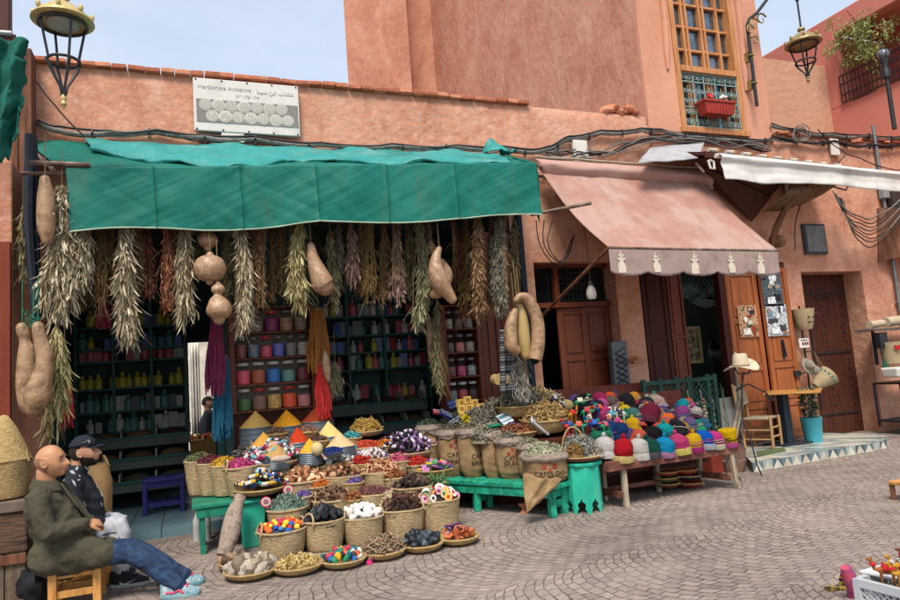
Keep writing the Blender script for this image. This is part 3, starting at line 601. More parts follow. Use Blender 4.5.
# == shop interior
FL = mat('blue_grey_floor_tiles', ['4f6a78', '5f7c88', '48606c'], rough=.35, ns=2, spec=.5)
mb = MB(); mb.bx(-1.45, 4.2, 8.02, 11.4, -.04, .10)
nt = FL.node_tree; N = nt.nodes; L = nt.links
br = N.new('ShaderNodeTexBrick'); br.offset = 0; br.inputs['Scale'].default_value = 1; br.inputs['Brick Width'].default_value = .33; br.inputs['Row Height'].default_value = .33; br.inputs['Mortar Size'].default_value = .006
br.inputs['Color1'].default_value = (*lin('5a7884'), 1); br.inputs['Color2'].default_value = (*lin('6d8892'), 1); br.inputs['Mortar'].default_value = (*lin('2f3c44'), 1)
g_ = N.new('ShaderNodeNewGeometry'); L.new(g_.outputs['Position'], br.inputs['Vector']); L.new(br.outputs['Color'], N['Principled BSDF'].inputs['Base Color'])
struct('floor', mb, FL, smooth=False)
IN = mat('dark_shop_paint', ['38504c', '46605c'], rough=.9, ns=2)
room = thing('shop_room', 'dark inner walls of the herb shop behind the hanging bunches', 'shop interior', (1.4, 10, 0)); del room['category']; room['kind'] = 'structure'
gx0, gx1 = P(190, 440, 11.2).x-.02, P(214, 400, 11.2).x
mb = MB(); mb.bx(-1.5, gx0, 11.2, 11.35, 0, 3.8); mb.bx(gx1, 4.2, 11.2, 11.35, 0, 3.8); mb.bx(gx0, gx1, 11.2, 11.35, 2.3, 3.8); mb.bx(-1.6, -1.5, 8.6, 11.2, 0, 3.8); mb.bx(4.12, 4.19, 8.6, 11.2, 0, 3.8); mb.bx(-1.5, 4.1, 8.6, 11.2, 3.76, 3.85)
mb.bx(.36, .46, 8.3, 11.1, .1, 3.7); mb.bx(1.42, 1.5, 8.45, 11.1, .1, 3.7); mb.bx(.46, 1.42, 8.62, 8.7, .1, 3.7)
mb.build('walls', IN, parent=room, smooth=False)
mb = MB(); mb.bx(-2.5, 3, 17.0, 17.2, 0, 3.6); tag(mb.build('yard_wall', mat('white_washed', ['c9c3b6'], rough=.9), smooth=False), 'pale wall seen through the slit at the back of the shop', 'wall')
mb = MB(); mb.grid(lambda u, v: V((P(190+9*u, 355, 13.5).x, 13.5+.04*sin(u*20), .75+1.7*v)), 30, 6); tag(mb.build('hanging_robe', mat('white_cotton', ['cfcbc2'], rough=.9), solid=.01), 'long white robe hanging in the yard behind the shop', 'robe')
for (px, py0, yy, w, nm, lab, m) in ((217, 0, 8.3, .07, 'shop_post', 'slim dark post beside the magenta wool in the shop front', DGREEN), (527, 0, 8.12, .07, 'shop_post', 'dark blue post between the herb shop and the panelled door', mat('blue_black_paint', ['1d2734', '28323e']))):
 x = P(px, 320, yy).x; mb = MB(); mb.bx(x-w/2, x+w/2, yy-.04, yy+.04, .1, 3.75); tag(mb.build(nm, m, smooth=False, bev=.006), lab, 'post')
SHG = mat('shelf_green', ['1f4f48', '286057'], rough=.5, ns=4)
def shelf_unit(name, lab, x0, x1, y0, y1, zs, ups, z0, z1, back=True):
 o = thing(name, lab, 'shelf', ((x0+x1)/2, y0, z0)); mb = MB()
 for z in zs: mb.bx(x0, x1, y0, y1, z-.015, z+.015)
 mb.build('boards', SHG, parent=o, smooth=False, bev=.003); mb = MB()
 for x in ups: mb.bx(x-.02, x+.02, y0-.002, y1, z0, z1)
 mb.build('uprights', SHG, parent=o, smooth=False, bev=.003)
 if back: mb = MB(); mb.bx(x0, x1, y1+.001, y1+.02, z0, z1); mb.build('back_panel', IN, parent=o, smooth=False)
 return o
zsL = [P(130, py, 10.3).z for py in (327, 349, 361, 388, 411, 432)]
shelf_unit('jar_shelf', 'dark green wall shelves of jars and bottles at the back of the left bay', -1.48, -.02, 10.3, 10.7, zsL, (-1.44, -.98 , -.5, -.06), .9, 3.0)
def bin_counter(name, lab, x0, x1, y0, rows, dz, n):
 o = thing(name, lab, 'counter', ((x0+x1)/2, y0, .1))
 mb = MB(); mb2 = MB(); mb3 = MB()
 for k, (z, y) in enumerate(rows):
  mb.bx(x0, x1, y, y+.03, z-dz*.42, z-.02); mb.bx(x0, x1, y+.031, y+.42, z-dz*.46, z-dz*.42)
  mb3.bx(x0, x1, y-.012, y+.045, z-.019, z+.012)
  for i in range(n+1): xx = x0+(x1-x0)*i/n; mb2 = MB(); mb2.prism([(xx-.01, y+.032, z), (xx-.01, y+.42, z+.0), (xx-.01, y+.42, z+dz*.42), (xx-.01, y+.12, z+dz*.3)], (.02, 0, 0)); mb2.build('divider', mat('pale_divider', ['8c8c84']), parent=o, smooth=False)
 mb.build('front_board', mat('grey_board', ['4c5654', '5c6662'], ns=4), parent=o, smooth=False); mb3.build('green_ledge', SHG, parent=o, smooth=False)
 mb = MB()
 for k, (z, y) in enumerate(rows):
  for i in range(n): xx = x0+(x1-x0)*(i+.5)/n; mb.ell((xx, y+.24, z-.02), ((x1-x0)/n*.45, .18, .1), jit=.2, seed=i+k*9, nu=12, nv=8)
 tag(mb.build('bulk_spice', mat('bin_spice', ['4a3a28', '2f3326', '5b4630', '3b2a22'], island=True, ns=90), parent=o), kind='stuff'); return o
bin_counter('spice_counter', 'low stepped green counter of bins at the back of the left bay', -1.3, -.02, 9.9, [(P(150, 436, 9.9).z, 9.9), (P(150, 457, 9.75).z, 9.75), (P(150, 480, 9.6).z, 9.6)], .3, 3)
x0, x1 = P(335, 440, 9.3).x, P(432, 440, 9.3).x
bin_counter('spice_counter', 'stepped green counter of bins at the back of the right bay', x0, x1, 9.3, [(P(380, 403, 9.4).z, 9.4), (P(380, 424, 9.25).z, 9.25), (P(380, 450, 9.1).z, 9.1)], .33, 4)
zsR = [P(380, py, 9.7).z for py in (316, 335, 352, 369, 400)]
shelf_unit('jar_shelf', 'tall dark green shelves of packets at the back of the right bay', x0-.25, x1+.2, 9.7, 10.0, zsR, (x0-.23, x0+.35, x0+.9, x1+.18), .9, 3.0)
CLG = mat('jar_glass', ['30383a'], rough=.04, spec=.8)
_n = CLG.node_tree.nodes; _t = _n.new('ShaderNodeBsdfTransparent'); _m = _n.new('ShaderNodeMixShader'); _m.inputs[0].default_value = .10
CLG.node_tree.links.new(_t.outputs[0], _m.inputs[1]); CLG.node_tree.links.new(_n['Principled BSDF'].outputs[0], _m.inputs[2]); CLG.node_tree.links.new(_m.outputs[0], _n['Material Output'].inputs['Surface'])
LIDR, LIDW, LIDD = mat('red_lid', ['b5302a'], rough=.4), mat('white_lid', ['b9b7b0'], rough=.4), mat('tin_lid', ['6f6c66'], rough=.4, metal=.5)
def jar_proto(col, lid, r=.075, h=.2, fill=.8, chunky=False):
 o = thing('glass_jar', 'x', 'jar', (0, 0, 0)); mb = MB()
 mb.lathe([(0, 0), (r*.9, 0), (r, .015), (r, h*.78), (r*.8, h*.9), (r*.72, h)], (0, 0, 0), 18); kk = 1.7; cm = mat('jar_fill_%s%d' % (col, chunky), [tuple(min(.85, x*kk) for x in lin(col))] if not chunky else [tuple(min(.85, x*kk) for x in lin(col)), tuple(x*.8 for x in lin(col)), tuple(min(.9, x*2.6) for x in lin(col))], ns=90 if not chunky else 45, lo=.4, hi=.6, rough=.25, var=.2)
 mb2 = MB(); mb2.lathe([(0, .004), (r*.93, .006), (r*.955, .02), (r*.955, h*.78*fill), (r*.5, h*.78*fill+.012), (0, h*.78*fill+.015)], (0, 0, 0), 18)
 mb.build('glass', CLG, parent=o); mb2.build('contents', cm, parent=o); mb = MB(); mb.lathe([(0, h+.001), (r*.8, h+.001), (r*.82, h+.03), (r*.78, h+.034), (0, h+.034)], (0, 0, 0), 18); mb.build('lid', lid, parent=o); return o
cx0, cx1 = P(232, 360, 8.12).x, P(313, 360, 8.12).x
rows = [(412, 409-4), (382, 0), (354, 0), (325, 0)]
rz = [P(233, 414, 8.12).z+.02]; rz += [rz[0]+.30, rz[0]+.60, rz[0]+.90, rz[0]+1.2]
o = thing('jar_rack', 'red brown wooden rack of glass jars in the middle of the herb shop', 'rack', ((cx0+cx1)/2, 8.15, rz[0]-.02))
mb = MB()
for z in rz: mb.bx(cx0+.03, cx1-.03, 8.06, 8.32, z-.02, z)
for x in (cx0, cx1): mb.bx(x-.03, x+.03, 8.055, 8.325, rz[0]-.03, rz[-1])
mb.build('frame', REDWOOD, parent=o, smooth=False, bev=.005)
mb = MB(); mb.bx(cx0, cx1, 8.326, 8.34, rz[0], rz[-1]); mb.build('back_panel', mat('pale_back', ['9a9488', 'aca698'], ns=3), parent=o, smooth=False)
mb = MB(); mb.bx(cx0, cx1, 8.33, 8.45, .1, rz[0]-.03); tag(mb.build('plank_partition', REDWOOD, smooth=False), 'red plank partition under the jar rack behind the spice cones', 'partition')
JR = [[('3c5a34', 'W', 0, 'dark green powder'), ('6a4f42', 'R', 0, 'brown seeds'), ('b08a4c', 'W', 1, 'yellow brown roots'), ('b8492c', 'R', 0, 'orange red powder'), ('b07070', 'W', 1, 'pink flowers')],
 [('b54a58', 'W', 0, 'raspberry pink powder'), ('8f4c34', 'W', 0, 'rust powder'), ('2d5f9c', 'W', 0, 'bright blue powder'), ('587f74', 'W', 0, 'sea green powder'), ('5e2a30', 'W', 0, 'dark maroon powder')],
 [('6f4236', 'D', 1, 'brown bark'), ('5c6a78', 'D', 1, 'grey blue crystals'), ('c04a5c', 'R', 1, 'hot pink petals'), ('5a5fb0', 'D', 1, 'violet blue lumps'), ('76706c', 'D', 1, 'grey crystals'), ('a39e90', 'D', 1, 'off white crystals')],
 [('3f4a50', 'D', 0, 'slate powder'), ('6f6a5c', 'D', 1, 'grey green leaves'), ('6a2850', 'R', 0, 'purple powder'), ('8a6a50', 'D', 1, 'tan chips'), ('7c6a5c', 'D', 1, 'dull brown chips')]]
rn = ['bottom', 'second', 'third', 'top']
lids = dict(W=LIDW, R=LIDR, D=LIDD)
for i, row in enumerate(JR):
 for j, (c, l, ch, ds) in enumerate(row):
  o = jar_proto(c, lids[l], r=.072 if len(row) == 6 else .085, h=.215, fill=(.95 if (i*7+j*3) % 4 else .8), chunky=bool(ch)); o.location = (cx0+.03+(cx1-cx0-.06)*(j+.5)/len(row), 8.17, rz[i]+.001)
  tag(o, 'glass jar of %s on the %s shelf of the red rack' % (ds, rn[i] if i in (0, 3) else rn[i]+' lowest'), 'jar', 'glass jars in the red rack')
kx0, kx1 = P(444, 355, 8.12).x, P(479, 355, 8.12).x; kz = P(470, 402, 8.12).z
o = thing('jar_rack', 'narrow red brown rack of jars beyond the coffee sacks', 'rack', ((kx0+kx1)/2, 8.15, kz-.05)); mb = MB(); kzs = [kz+.03+.31*k for k in range(5)]
for z in kzs: mb.bx(kx0+.03, kx1-.03, 8.06, 8.3, z-.02, z)
for x in (kx0, kx1): mb.bx(x-.03, x+.03, 8.055, 8.305, .1, kzs[-1])
mb.build('frame', REDWOOD, parent=o, smooth=False, bev=.005); mb = MB(); mb.bx(kx0, kx1, 8.306, 8.32, .1, kzs[-1]); mb.build('back_panel', DARKWOOD, parent=o, smooth=False)
for i, row in enumerate([[('6f7470', 'grey leaves'), ('a04848', 'mixed red sweets'), ('4a3a36', 'dark chips')], [('6a4a48', 'brown twigs'), ('b04468', 'pink petals'), ('8a8f8c', 'grey herbs')], [('5a504a', 'dark seeds'), ('b56a68', 'salmon petals'), ('8f8878', 'pale chips')], [('8a8474', 'pale leaves'), ('5a4c40', 'brown bark'), ('7c7a72', 'white pieces')]]):
 for j, (c, ds) in enumerate(row):
  o = jar_proto(c, LIDW if i == 0 else LIDD, r=.066, h=.2, chunky=True); o.location = (kx0+.03+(kx1-kx0-.06)*(j+.5)/3, 8.17, kzs[i]+.001)
  tag(o, 'glass jar of %s on the %s shelf of the narrow rack' % (ds, rn[i] if i in (0, 3) else rn[i]+' lowest'), 'jar', 'glass jars in the narrow rack')
mb = MB(); panel_leaf(mb, P(482, 350, 8.2).x, 4.15, .1, 3.4, 8.2, (.4, .7), 2); o = mb.build('closed_door', REDWOOD, smooth=False, bev=.005); tag(o, 'dark red closed door panel behind the striped cloth and coffee sacks', 'door')
pal = ['3b62a0', 'b0a83a', '6a7078', 'b85c66', '9a9e98', '4c8078', 'a03c3c', 'b8b8ae']
protos = []
for c in pal:
 mb = MB(); k = pal.index(c)
 if k % 2: mb.lathe([(0, 0), (.05, 0), (.05, .12), (.02, .15), (.02, .19), (0, .19)], (0, 0, 0), 10)
 else: mb.box((0, 0, .08), (.09, .06, .16))
 protos.append(mb.build('shelf_bottle' if k % 2 else 'shelf_packet', mat('pk_'+c, [c], rough=.3), local=True, smooth=k % 2 == 1))
def fill_shelf(x0, x1, y, zs, prob, grp, where, pick=None):
 for zi, z in enumerate(zs):
  x = x0+.05
  while x < x1:
   if rnd.random() < prob:
    k = pick[zi % len(pick)][int(rnd.random()*3)] if pick else rnd.randrange(len(protos)); pr = protos[k]
    c = copy_tree(pr, None, (x, y+rnd.uniform(0, .05), z+.016), (0, 0, rnd.uniform(-.3, .3)), rnd.uniform(.85, 1.35)); tag(c, ('dim bottle' if k % 2 else 'dim packet')+' on the back shelves of the '+where, 'bottle' if k % 2 else 'packet', ('bottles' if k % 2 else 'packets')+grp)
   x += rnd.uniform(.075, .115)
fill_shelf(-1.42, -.08, 10.4, zsL, .9, ' on the left back shelves', 'left bay', [(0, 1, 2), (5, 0, 1), (3, 4, 6), (1, 1, 1), (2, 5, 4), (7, 4, 5)])
fill_shelf(x0-.2, x1+.15, 9.78, zsR, .85, ' on the right back shelves', 'right bay')
for p_ in protos: bpy.data.objects.remove(p_)
s = P(163, 470, 9.0); STB = mat('navy_violet_paint', ['2a2a66', '33337a'], rough=.5, ns=5)
def stool(name, lab, c, w, d, h, m, low=.4, t=.05, rail=True, rot=0, slats=False):
 o = thing(name, lab, 'stool', c); o.rotation_euler = (0, 0, rot); W0 = V((0, 0, 0))
 b = WL[o.name]; WL[o.name] = V((0, 0, 0))
 mb = MB()
 if slats:
  for k in range(3): mb.box((0, -d/2+d*(k+.5)/3, h-.015), (w, d/3-.012, .03))
 else: mb.box((0, 0, h-.02), (w, d, .04))
 mb.build('seat', m, parent=o, smooth=False, bev=.005)
 mb = MB()
 for sy in (-1, 1): mb.box((0, sy*(d/2-t*.8), h-.075), (w*.86, t*.5, .07))
 for sx in (-1, 1): mb.box((sx*(w/2-t*.8), 0, h-.0752), (t*.5, d*.86, .07));
 mb.build('apron', m, parent=o, smooth=False, bev=.004)
 mb = MB()
 if rail:
  for sy in (-1, 1): mb.box((0, sy*(d/2-t*.8), h*low), (w*.9, t*.45, .05))
  for sx in (-1, 1): mb.box((sx*(w/2-t*.8), 0, h*low+.0005), (t*.45, d*.86, .05))
  mb.build('stretcher', m, parent=o, smooth=False, bev=.004)
 for sx in (-1, 1):
  for sy in (-1, 1): mb = MB(); mb.box((sx*(w/2-t*.62), sy*(d/2-t*.62), (h-.04)/2), (t, t, h-.042)); mb.build('leg', m, parent=o, smooth=False, bev=.004)
 return o
stool('low_stool', 'dark violet wooden stool inside the shop on the blue tiles', (s.x, 9.15, .1), .48, .34, .42, STB, low=.25)
# == green awning
TARP = mat('green_tarpaulin', ['086a5e', '0a7467', '097062'], rough=.6, ns=1.2, bump=.15, bs=12, stain=[(1.5, '18857a', .35, (1, 1, .4)), (5, '4c6a5c', .3, (1, 1, .25))], spec=.3, tr=.25)
TARPB = mat('faded_tarpaulin', ['21807c', '33928e', '18736e'], rough=.55, ns=1.4, bump=.45, bs=5, stain=[(2, '7fb0aa', .4, (1, 1, 1))], tr=.15)
a0, a1 = P(28, 141, 8.12), P(512, 156, 8.12)
f0, f1 = P(66, 168, 7.0), P(536, 163, 6.7)
v0, v1 = P(70, 232, 6.98), P(541, 215, 6.68)
o = thing('green_awning', 'long green tarpaulin awning with a hanging front flap over the herb shop', 'awning', ((a0.x+a1.x)/2, 7.5, v0.z))
def wr(p, a=.02, k=2.0, s=0): return a*noise.noise(V((p.x*k+s, p.y*k, p.z*k)))+a*.4*noise.noise(V((p.x*k*3, p.y*k*3+s, p.z*k*3)))
def top(u, v):
 p = (a0.lerp(a1, u)).lerp(f0.lerp(f1, u), v); p.z -= .05*sin(pi*v)+.02*sin(pi*v)*sin(u*22); p.z += wr(p, .03, 2, 3); return p
def flap(u, v):
 t = f0.lerp(f1, u); b_ = v0.lerp(v1, u); b_.z += .025*sin(u*pi*5)-.05*sin(u*pi)*.3
 b_ = V((b_.x, b_.y, b_.z)); p = t.lerp(b_, v); p += V((0, -.035*v*sin(u*19+noise.noise(V((u*4, 0, 0)))*3)-wr(p, .03, 1.6, 9)*v-.01-.012*noise.noise(V((u*16+v*3, v*1.2, 4)))-.030*(1-v*.5)*noise.noise(V((u*13, v*1.0, 8)))-.012*abs(noise.noise(V((u*20-v*3, v*1.1, 2))))-.0045*noise.noise(V((u*64+v*18, v*3, 5))), 0));
 for k in (.155, .32, .475, .63, .79): p.y -= .012*math.exp(-((u-k)*260)**2)
 return p
mb = MB(); mb.grid(top, 120, 14); mb.build('top_sheet', TARP, parent=o, solid=.004)
mb = MB(); mb.grid(flap, 320, 36); fl = mb.build('front_flap', TARP, parent=o, solid=.004)
mb = MB(); mb.tube([flap(i/120, 1.0)+V((0, -.004, 0)) for i in range(121)], .008, 5); mb.build('hem', mat('pale_hem', ['9fb09a']), parent=fl)
for k in (.155, .32, .475, .63, .79): mb = MB(); mb.tube([flap(k, j/10)+V((0, -.006, 0)) for j in range(11)], .0055, 5); mb.build('seam', mat('seam_green', ['0a5c50']), parent=fl)
def side(u, v):
 t = f1.lerp(a1, u*.9); p = t+V((0, 0, -(.72-.68*u)*v)); p.x += .02*sin(v*5+u*4); return p
mb = MB(); mb.grid(side, 16, 14); mb.build('side_flap', TARP, parent=o, solid=.004)
IR = mat('rusty_bar', ['4a3a34', '6a584c', '8a8078'], rough=.6, ns=8, metal=.3)
mb = MB(); mb.tube([f0+V((-.38, .06, -.05)), f1+V((.0, .06, -.05))], .02, 8); mb.tube([P(90, 165, 6.99)+V((-.5, 0, 0)), P(90, 165, 6.99)], .026, 8)
mb.tube([V((f1.x-.1, 6.75, v1.z+.02)), P(591, 203, 6.5)], .022, 8); mb.tube([a1+V((.05, 0, -.2)), f1+V((.02, .0, -.03))], .02, 8); mb.tube([a0+V((.05, 0, -.1)), f0+V((-.1, .0, -.03))], .02, 8)
mb.build('bar', IR, parent=o)
q = [P(80, 139, 8.05), P(140, 141, 8.0), P(500, 154, 8.0)]
o2 = thing('folded_tarpaulin', 'lighter faded tarpaulin folded along the top of the green awning', 'tarpaulin', top(.5, .3))
def over(u, v):
 k = .80+.14*noise.noise(V((u*6, 2, 0)))+.06*sin(u*9)-.25*max(0, u-.92)*8*.4
 if u < .16: k *= .35+.65*(u/.16)
 uu = .09+.86*u; p = top(uu, k*v*1.0); p.z += .03+.04*sin(v*pi)*(1+.5*sin(u*23))+wr(p, .05, 3, 5); p.y -= .05*v
 if v > .9: p.z -= .03
 return p
mb = MB(); mb.grid(over, 150, 14); mb.tube([over(i/80, 1.0)+V((0, .01, .0)) for i in range(81)], [.018+.008*sin(i*.9) for i in range(81)], 7); mb.build('sheet', TARPB, parent=o2, solid=.006)
def knot(u, v):
 c = top(.955, .15); return c+V((-.24+.34*u+.1*v, -.2*v, .22*sin(pi*min(1, u*1.2))*(1-v)+.05*noise.noise(V((u*5, v*5, 2)))+.06))
mb = MB(); mb.grid(knot, 18, 12); mb.build('bunched_end', TARPB, parent=o2, solid=.006)
# == pink awning
PINK = mat('faded_pink_canvas', ['9a7064', 'a37c70', 'ab8c82', '98766a'], rough=.9, ns=1.2, bump=.3, bs=9, stain=[(1.2, 'b8a096', .45, (1, 1, 1)), (3, '97705f', .3, (1, .4, .4)), (6, '6f5a50', .3, (1, .3, .3))], tr=.07)
PINKV = mat('brown_pink_valance', ['94807a', '9f8b84', '86746e'], rough=.9, ns=3, bump=.3, bs=14, tr=.1)
a0, a1 = P(537, 170, 8.05), P(702, 178, 8.05); f0, f1 = P(608, 248, 6.75), P(777, 251, 6.75)
a0.z += .05
o = thing('pink_awning', 'sloping faded pink canvas awning with scalloped valance and white motifs', 'awning', ((f0.x+f1.x)/2, 7.4, f0.z-.4))
def ptop(u, v):
 p = a0.lerp(a1, u).lerp(f0.lerp(f1, u), v); p.z -= .09*sin(pi*v)*(1-.5*abs(u-.5)); p += V((0, 0, wr(p, .03, 1.3, 2)+.022*noise.noise(V((u*16, v*1.2, 0))))); return p
mb = MB(); mb.grid(ptop, 50, 40); mb.build('canvas', PINK, parent=o, solid=.003)
def pval(u, v):
 p = f0.lerp(f1, u); ph = u*5.0; sc = abs(cos(pi*ph)); h = .30+.06*(1-sc**.7*1.0)*-1*0
 h = .29+.055*abs(sin(pi*(ph)))**.6
 p.z -= h*v; p.y -= .01+.02*noise.noise(V((u*9, v, 5)))*v; p.z += .008*noise.noise(V((u*60, 3, v)))*v; return p
mb = MB(); mb.grid(pval, 160, 10); vl = mb.build('valance', PINKV, parent=o, solid=.003)
WM = mat('cream_print', ['cfc5b4', 'bdb2a2'], ns=20, rough=.8)
for k in range(5):
 u = (k+.12)/5.0+.03 if k < 5 else 0; u = [.06, .25, .47, .69, .875][k]; c = pval(u, .5); y = c.y-.012; mb = MB(); q_ = [1, .92, 1.05, .95, 1.02][k]
 def sh(pts): mb.prism([(c.x+a*q_+b*(q_-1)*.8, y, c.z+b*q_) for a, b in pts], (0, .006, 0))
 sh([(-.05, -.14), (.05, -.14), (.06, -.06), (.03, 0), (-.03, 0), (-.06, -.06)]); sh([(-.025, .0), (.025, .0), (.0, .15)]); sh([(-.07, .04), (-.02, .0), (-.015, .05)]); sh([(.07, .04), (.015, .05), (.02, .0)]); sh([(-.05, .09), (-.012, .035), (-.008, .08)]); sh([(.05, .09), (.008, .08), (.012, .035)])
 mb.build('motif', WM, parent=vl, smooth=False)
mb = MB(); mb.tube([f0, f1], .02, 8); mb.tube([P(538, 176, 8.05), P(612, 186, 8.0)], .02, 8)
mb.build('front_bar', IR, parent=o)
mb = MB(); mb.tube([P(548, 322, 8.1)+V((-.1, 0, 0)), P(540, 318, 8.0), f0+V((.02, 0, .01))], .022, 8); mb.build('strut', WOOD, parent=o)
def roll(u, v):
 aa, bb = P(533, 158, 8.0), P(704, 170, 8.0); p = aa.lerp(bb, u); p.z -= .28*v; p.y -= .12*sin(v*pi)+.03*noise.noise(V((u*7, v*3, 4))); p.z += .03*noise.noise(V((u*5, 0, 7)))*v; p.x += .12*v; return p
mb = MB(); mb.grid(roll, 60, 10); e = [roll(i/50, 1.0) for i in range(51)]; mb.tube([p+V((0, -.01, 0)) for p in e], [.02+.012*abs(noise.noise(p*3)) for p in e], 6); mb.build('rolled_canvas', mat('pale_pink_canvas', ['a48076', 'b4958c'], ns=1.5, bump=.4, bs=8, rough=.9), parent=o, solid=.004)
mb = MB(); mb.tube([roll(i/50, .02)+V((0, -.02, .02)) for i in range(51)], [.016+.006*noise.noise(V((i, 0, 0))) for i in range(51)], 6); mb.build('roll_batten', PALEWOOD, parent=o)
def sheet(name, lab, corners, y, m, cat='sheet', amp=.02):
 c = [P(a, b, yy) for (a, b, yy) in corners]
 mb = MB(); mb.grid(lambda u, v: (lambda p: p+V((0, -.02, wr(p, amp, 3, 1))))(c[0].lerp(c[1], u).lerp(c[3].lerp(c[2], u), v)), 20, 14); return tag(mb.build(name, m, solid=.012), lab, cat)
sheet('metal_sheet', 'pale grey corrugated sheet tilted above the end of the pink awning', [(650, 148, 8.1), (704, 142, 8.1), (697, 159, 7.6), (637, 163, 7.6)], 8, mat('pale_grey_sheet', ['8f9093', 'a2a3a6', '7f8084'], ns=3, rough=.5, bump=.3, bs=5))
# == right roof with white awning
o = thing('white_awning', 'white rolled canvas awning edge with cane ends on top, upper right', 'awning', P(810, 180, 7.35))
A, B = P(718, 153, 7.35), P(905, 172.5, 7.35); A2, B2 = P(724, 179, 7.3), P(905, 191, 7.3)
A2.x, B2.x = A.x+.03, B.x
def wv(u, v):
 t = A.lerp(B, u); b_ = A2.lerp(B2, u); b_.z += .02*noise.noise(V((u*8, 0, 0)))-.02*sin(u*9); p = t.lerp(b_, v); p.y -= .06*sin(min(1, v*3)*pi)+.015*noise.noise(V((u*9, v*4, 1)))+.02*v*sin(u*25); return p
mb = MB(); mb.grid(wv, 110, 16); mb.build('canvas', mat('off_white_canvas', ['cfcec9', 'dad9d5', 'c4c3bd'], rough=.8, ns=2, bump=.3, bs=8, tr=.2), parent=o, solid=.005)
mb = MB(); mb.tube([A+V((-.02, .03, -.03)), B+V((0, .03, -.03))], .035, 10); mb.build('roller', WHITEP, parent=o)
o3 = thing('cane_roof', 'narrow lean-to roof of boards and cane ends above the white awning', 'roof', P(770, 150, 7.8))
C0, C1 = P(704, 155, 7.45), P(845, 172, 7.45); D0, D1 = C0+V((.0, .72, .25)), C1+V((0, .72, .25))
mb = MB(); mb.prism([C0, C1, D1, D0], (0, 0, .05)); mb.prism([C0+V((0, -.03, -.04)), C1+V((0, -.03, -.04)), C1+V((0, -.03, .05)), C0+V((0, -.03, .05))], (0, .025, 0)); mb.build('board', DARKWOOD, parent=o3, smooth=False)
mb = MB(); mb2 = MB()
for k in range(9):
 p = C0.lerp(C1, (k+.3)/9)+V((0, -.0, .09)); d = V((.30, .06, .01)).normalized(); mb.tube([p, p+d*.17], [.03, .04], 9); mb2.tube([p+d*.171, p+d*.205], [.045, .045], 9)
mb.build('cane_end', mat('pale_cane', ['a39c90', 'b8b2a6']), parent=o3); mb2.build('band', mat('ochre_band', ['a8702a', 'b87f36']), parent=o3)
def brown(u, v):
 a_, b_ = P(762, 212, 7.75), P(835, 186, 7.75); c_, d_ = P(790, 192, 7.5), P(833, 182, 7.5)
 p = a_.lerp(b_, u).lerp(c_.lerp(d_, u)+V((0, 0, .12)), v); p.z += -.10*sin(pi*u)*(1-v)+.02*noise.noise(V((u*8, v*8, 0))); p.y -= .15*sin(v*pi); return p
o4 = thing('brown_canopy', 'drooping brown leathery canopy under the white awning with curved wooden arm', 'canopy', P(800, 205, 7.7))
mb = MB(); mb.grid(brown, 26, 14); mb.build('sheet', mat('brown_hide', ['4b3826', '6a5236', '3a2c20'], ns=4, bump=.5, bs=7, rough=.6), parent=o4, solid=.012)
mb = MB(); w = [P(771, 247, 7.9), P(776, 228, 7.8), P(787, 205, 7.65), P(802, 190, 7.5), P(822, 178, 7.4)]; mb.tube(w, [.045, .055, .05, .045, .04], 8); mb.build('arm', WOOD, parent=o4)
mb = MB(); c = P(777, 241, 7.95); mb.ell(c, (.13, .12, .11), jit=.3, seed=3); mb.build('old_bracket', mat('rusty_ball', ['5a4030', '8a6a48'], ns=9, bump=.4), parent=o4)
mb = MB(); mb.tube([P(834, 187, 7.75), P(846, 190, 7.8), P(849, 183, 7.9)], .014, 6); mb.build('hook', BLACK, parent=o4)
o5 = thing('wooden_bracket_roof', 'dark brown wooden eave between the pink awning and the white awning', 'eave', P(740, 190, 7.9))
mb = MB(); e = [P(697, 158, 7.5), P(722, 163, 7.45), P(778, 183, 7.6), P(772, 200, 7.8), P(745, 215, 8.1), P(718, 187, 8.1), P(700, 170, 8.1)]
mb.prism([P(693, 158, 7.8), P(722, 158, 7.5), P(783, 182, 7.6), P(771, 196, 7.8)], (0, .05, .0)); mb.prism([P(771, 196, 7.8), P(783, 182, 7.6), V((P(783, 182, 7.6).x, 8.15, P(783, 182, 7.6).z)), V((P(771, 196, 7.8).x, 8.15, P(771, 196, 7.8).z))], (.03, 0, .03))
mb.prism([P(705, 168, 7.8), P(771, 197, 7.8), P(752, 222, 8.12), P(715, 190, 8.12)], (0.02, .03, .02)); mb.build('board', mat('dark_soffit', ['452b20', '553528'], ns=3, bump=.3, bs=10, stretch=(3, 3, .5)), parent=o5, smooth=False)
mb = MB(); c = P(708, 160, 7.4)
mb.tube([c, c+V((.03, 0, -.12)), c+V((.1, 0, -.13)), c+V((.1, 0, -.02)), c+V((.03, 0, .0))], .018, 6); tag(mb.build('rope_knot', WHITEP), 'knotted white rope hanging at the left end of the white awning', 'rope')
mb = MB(); mb.tube([P(696, 163, 7.7), P(704, 172, 7.6)], .02, 6); mb.build('peg', PALEWOOD, parent=o5)
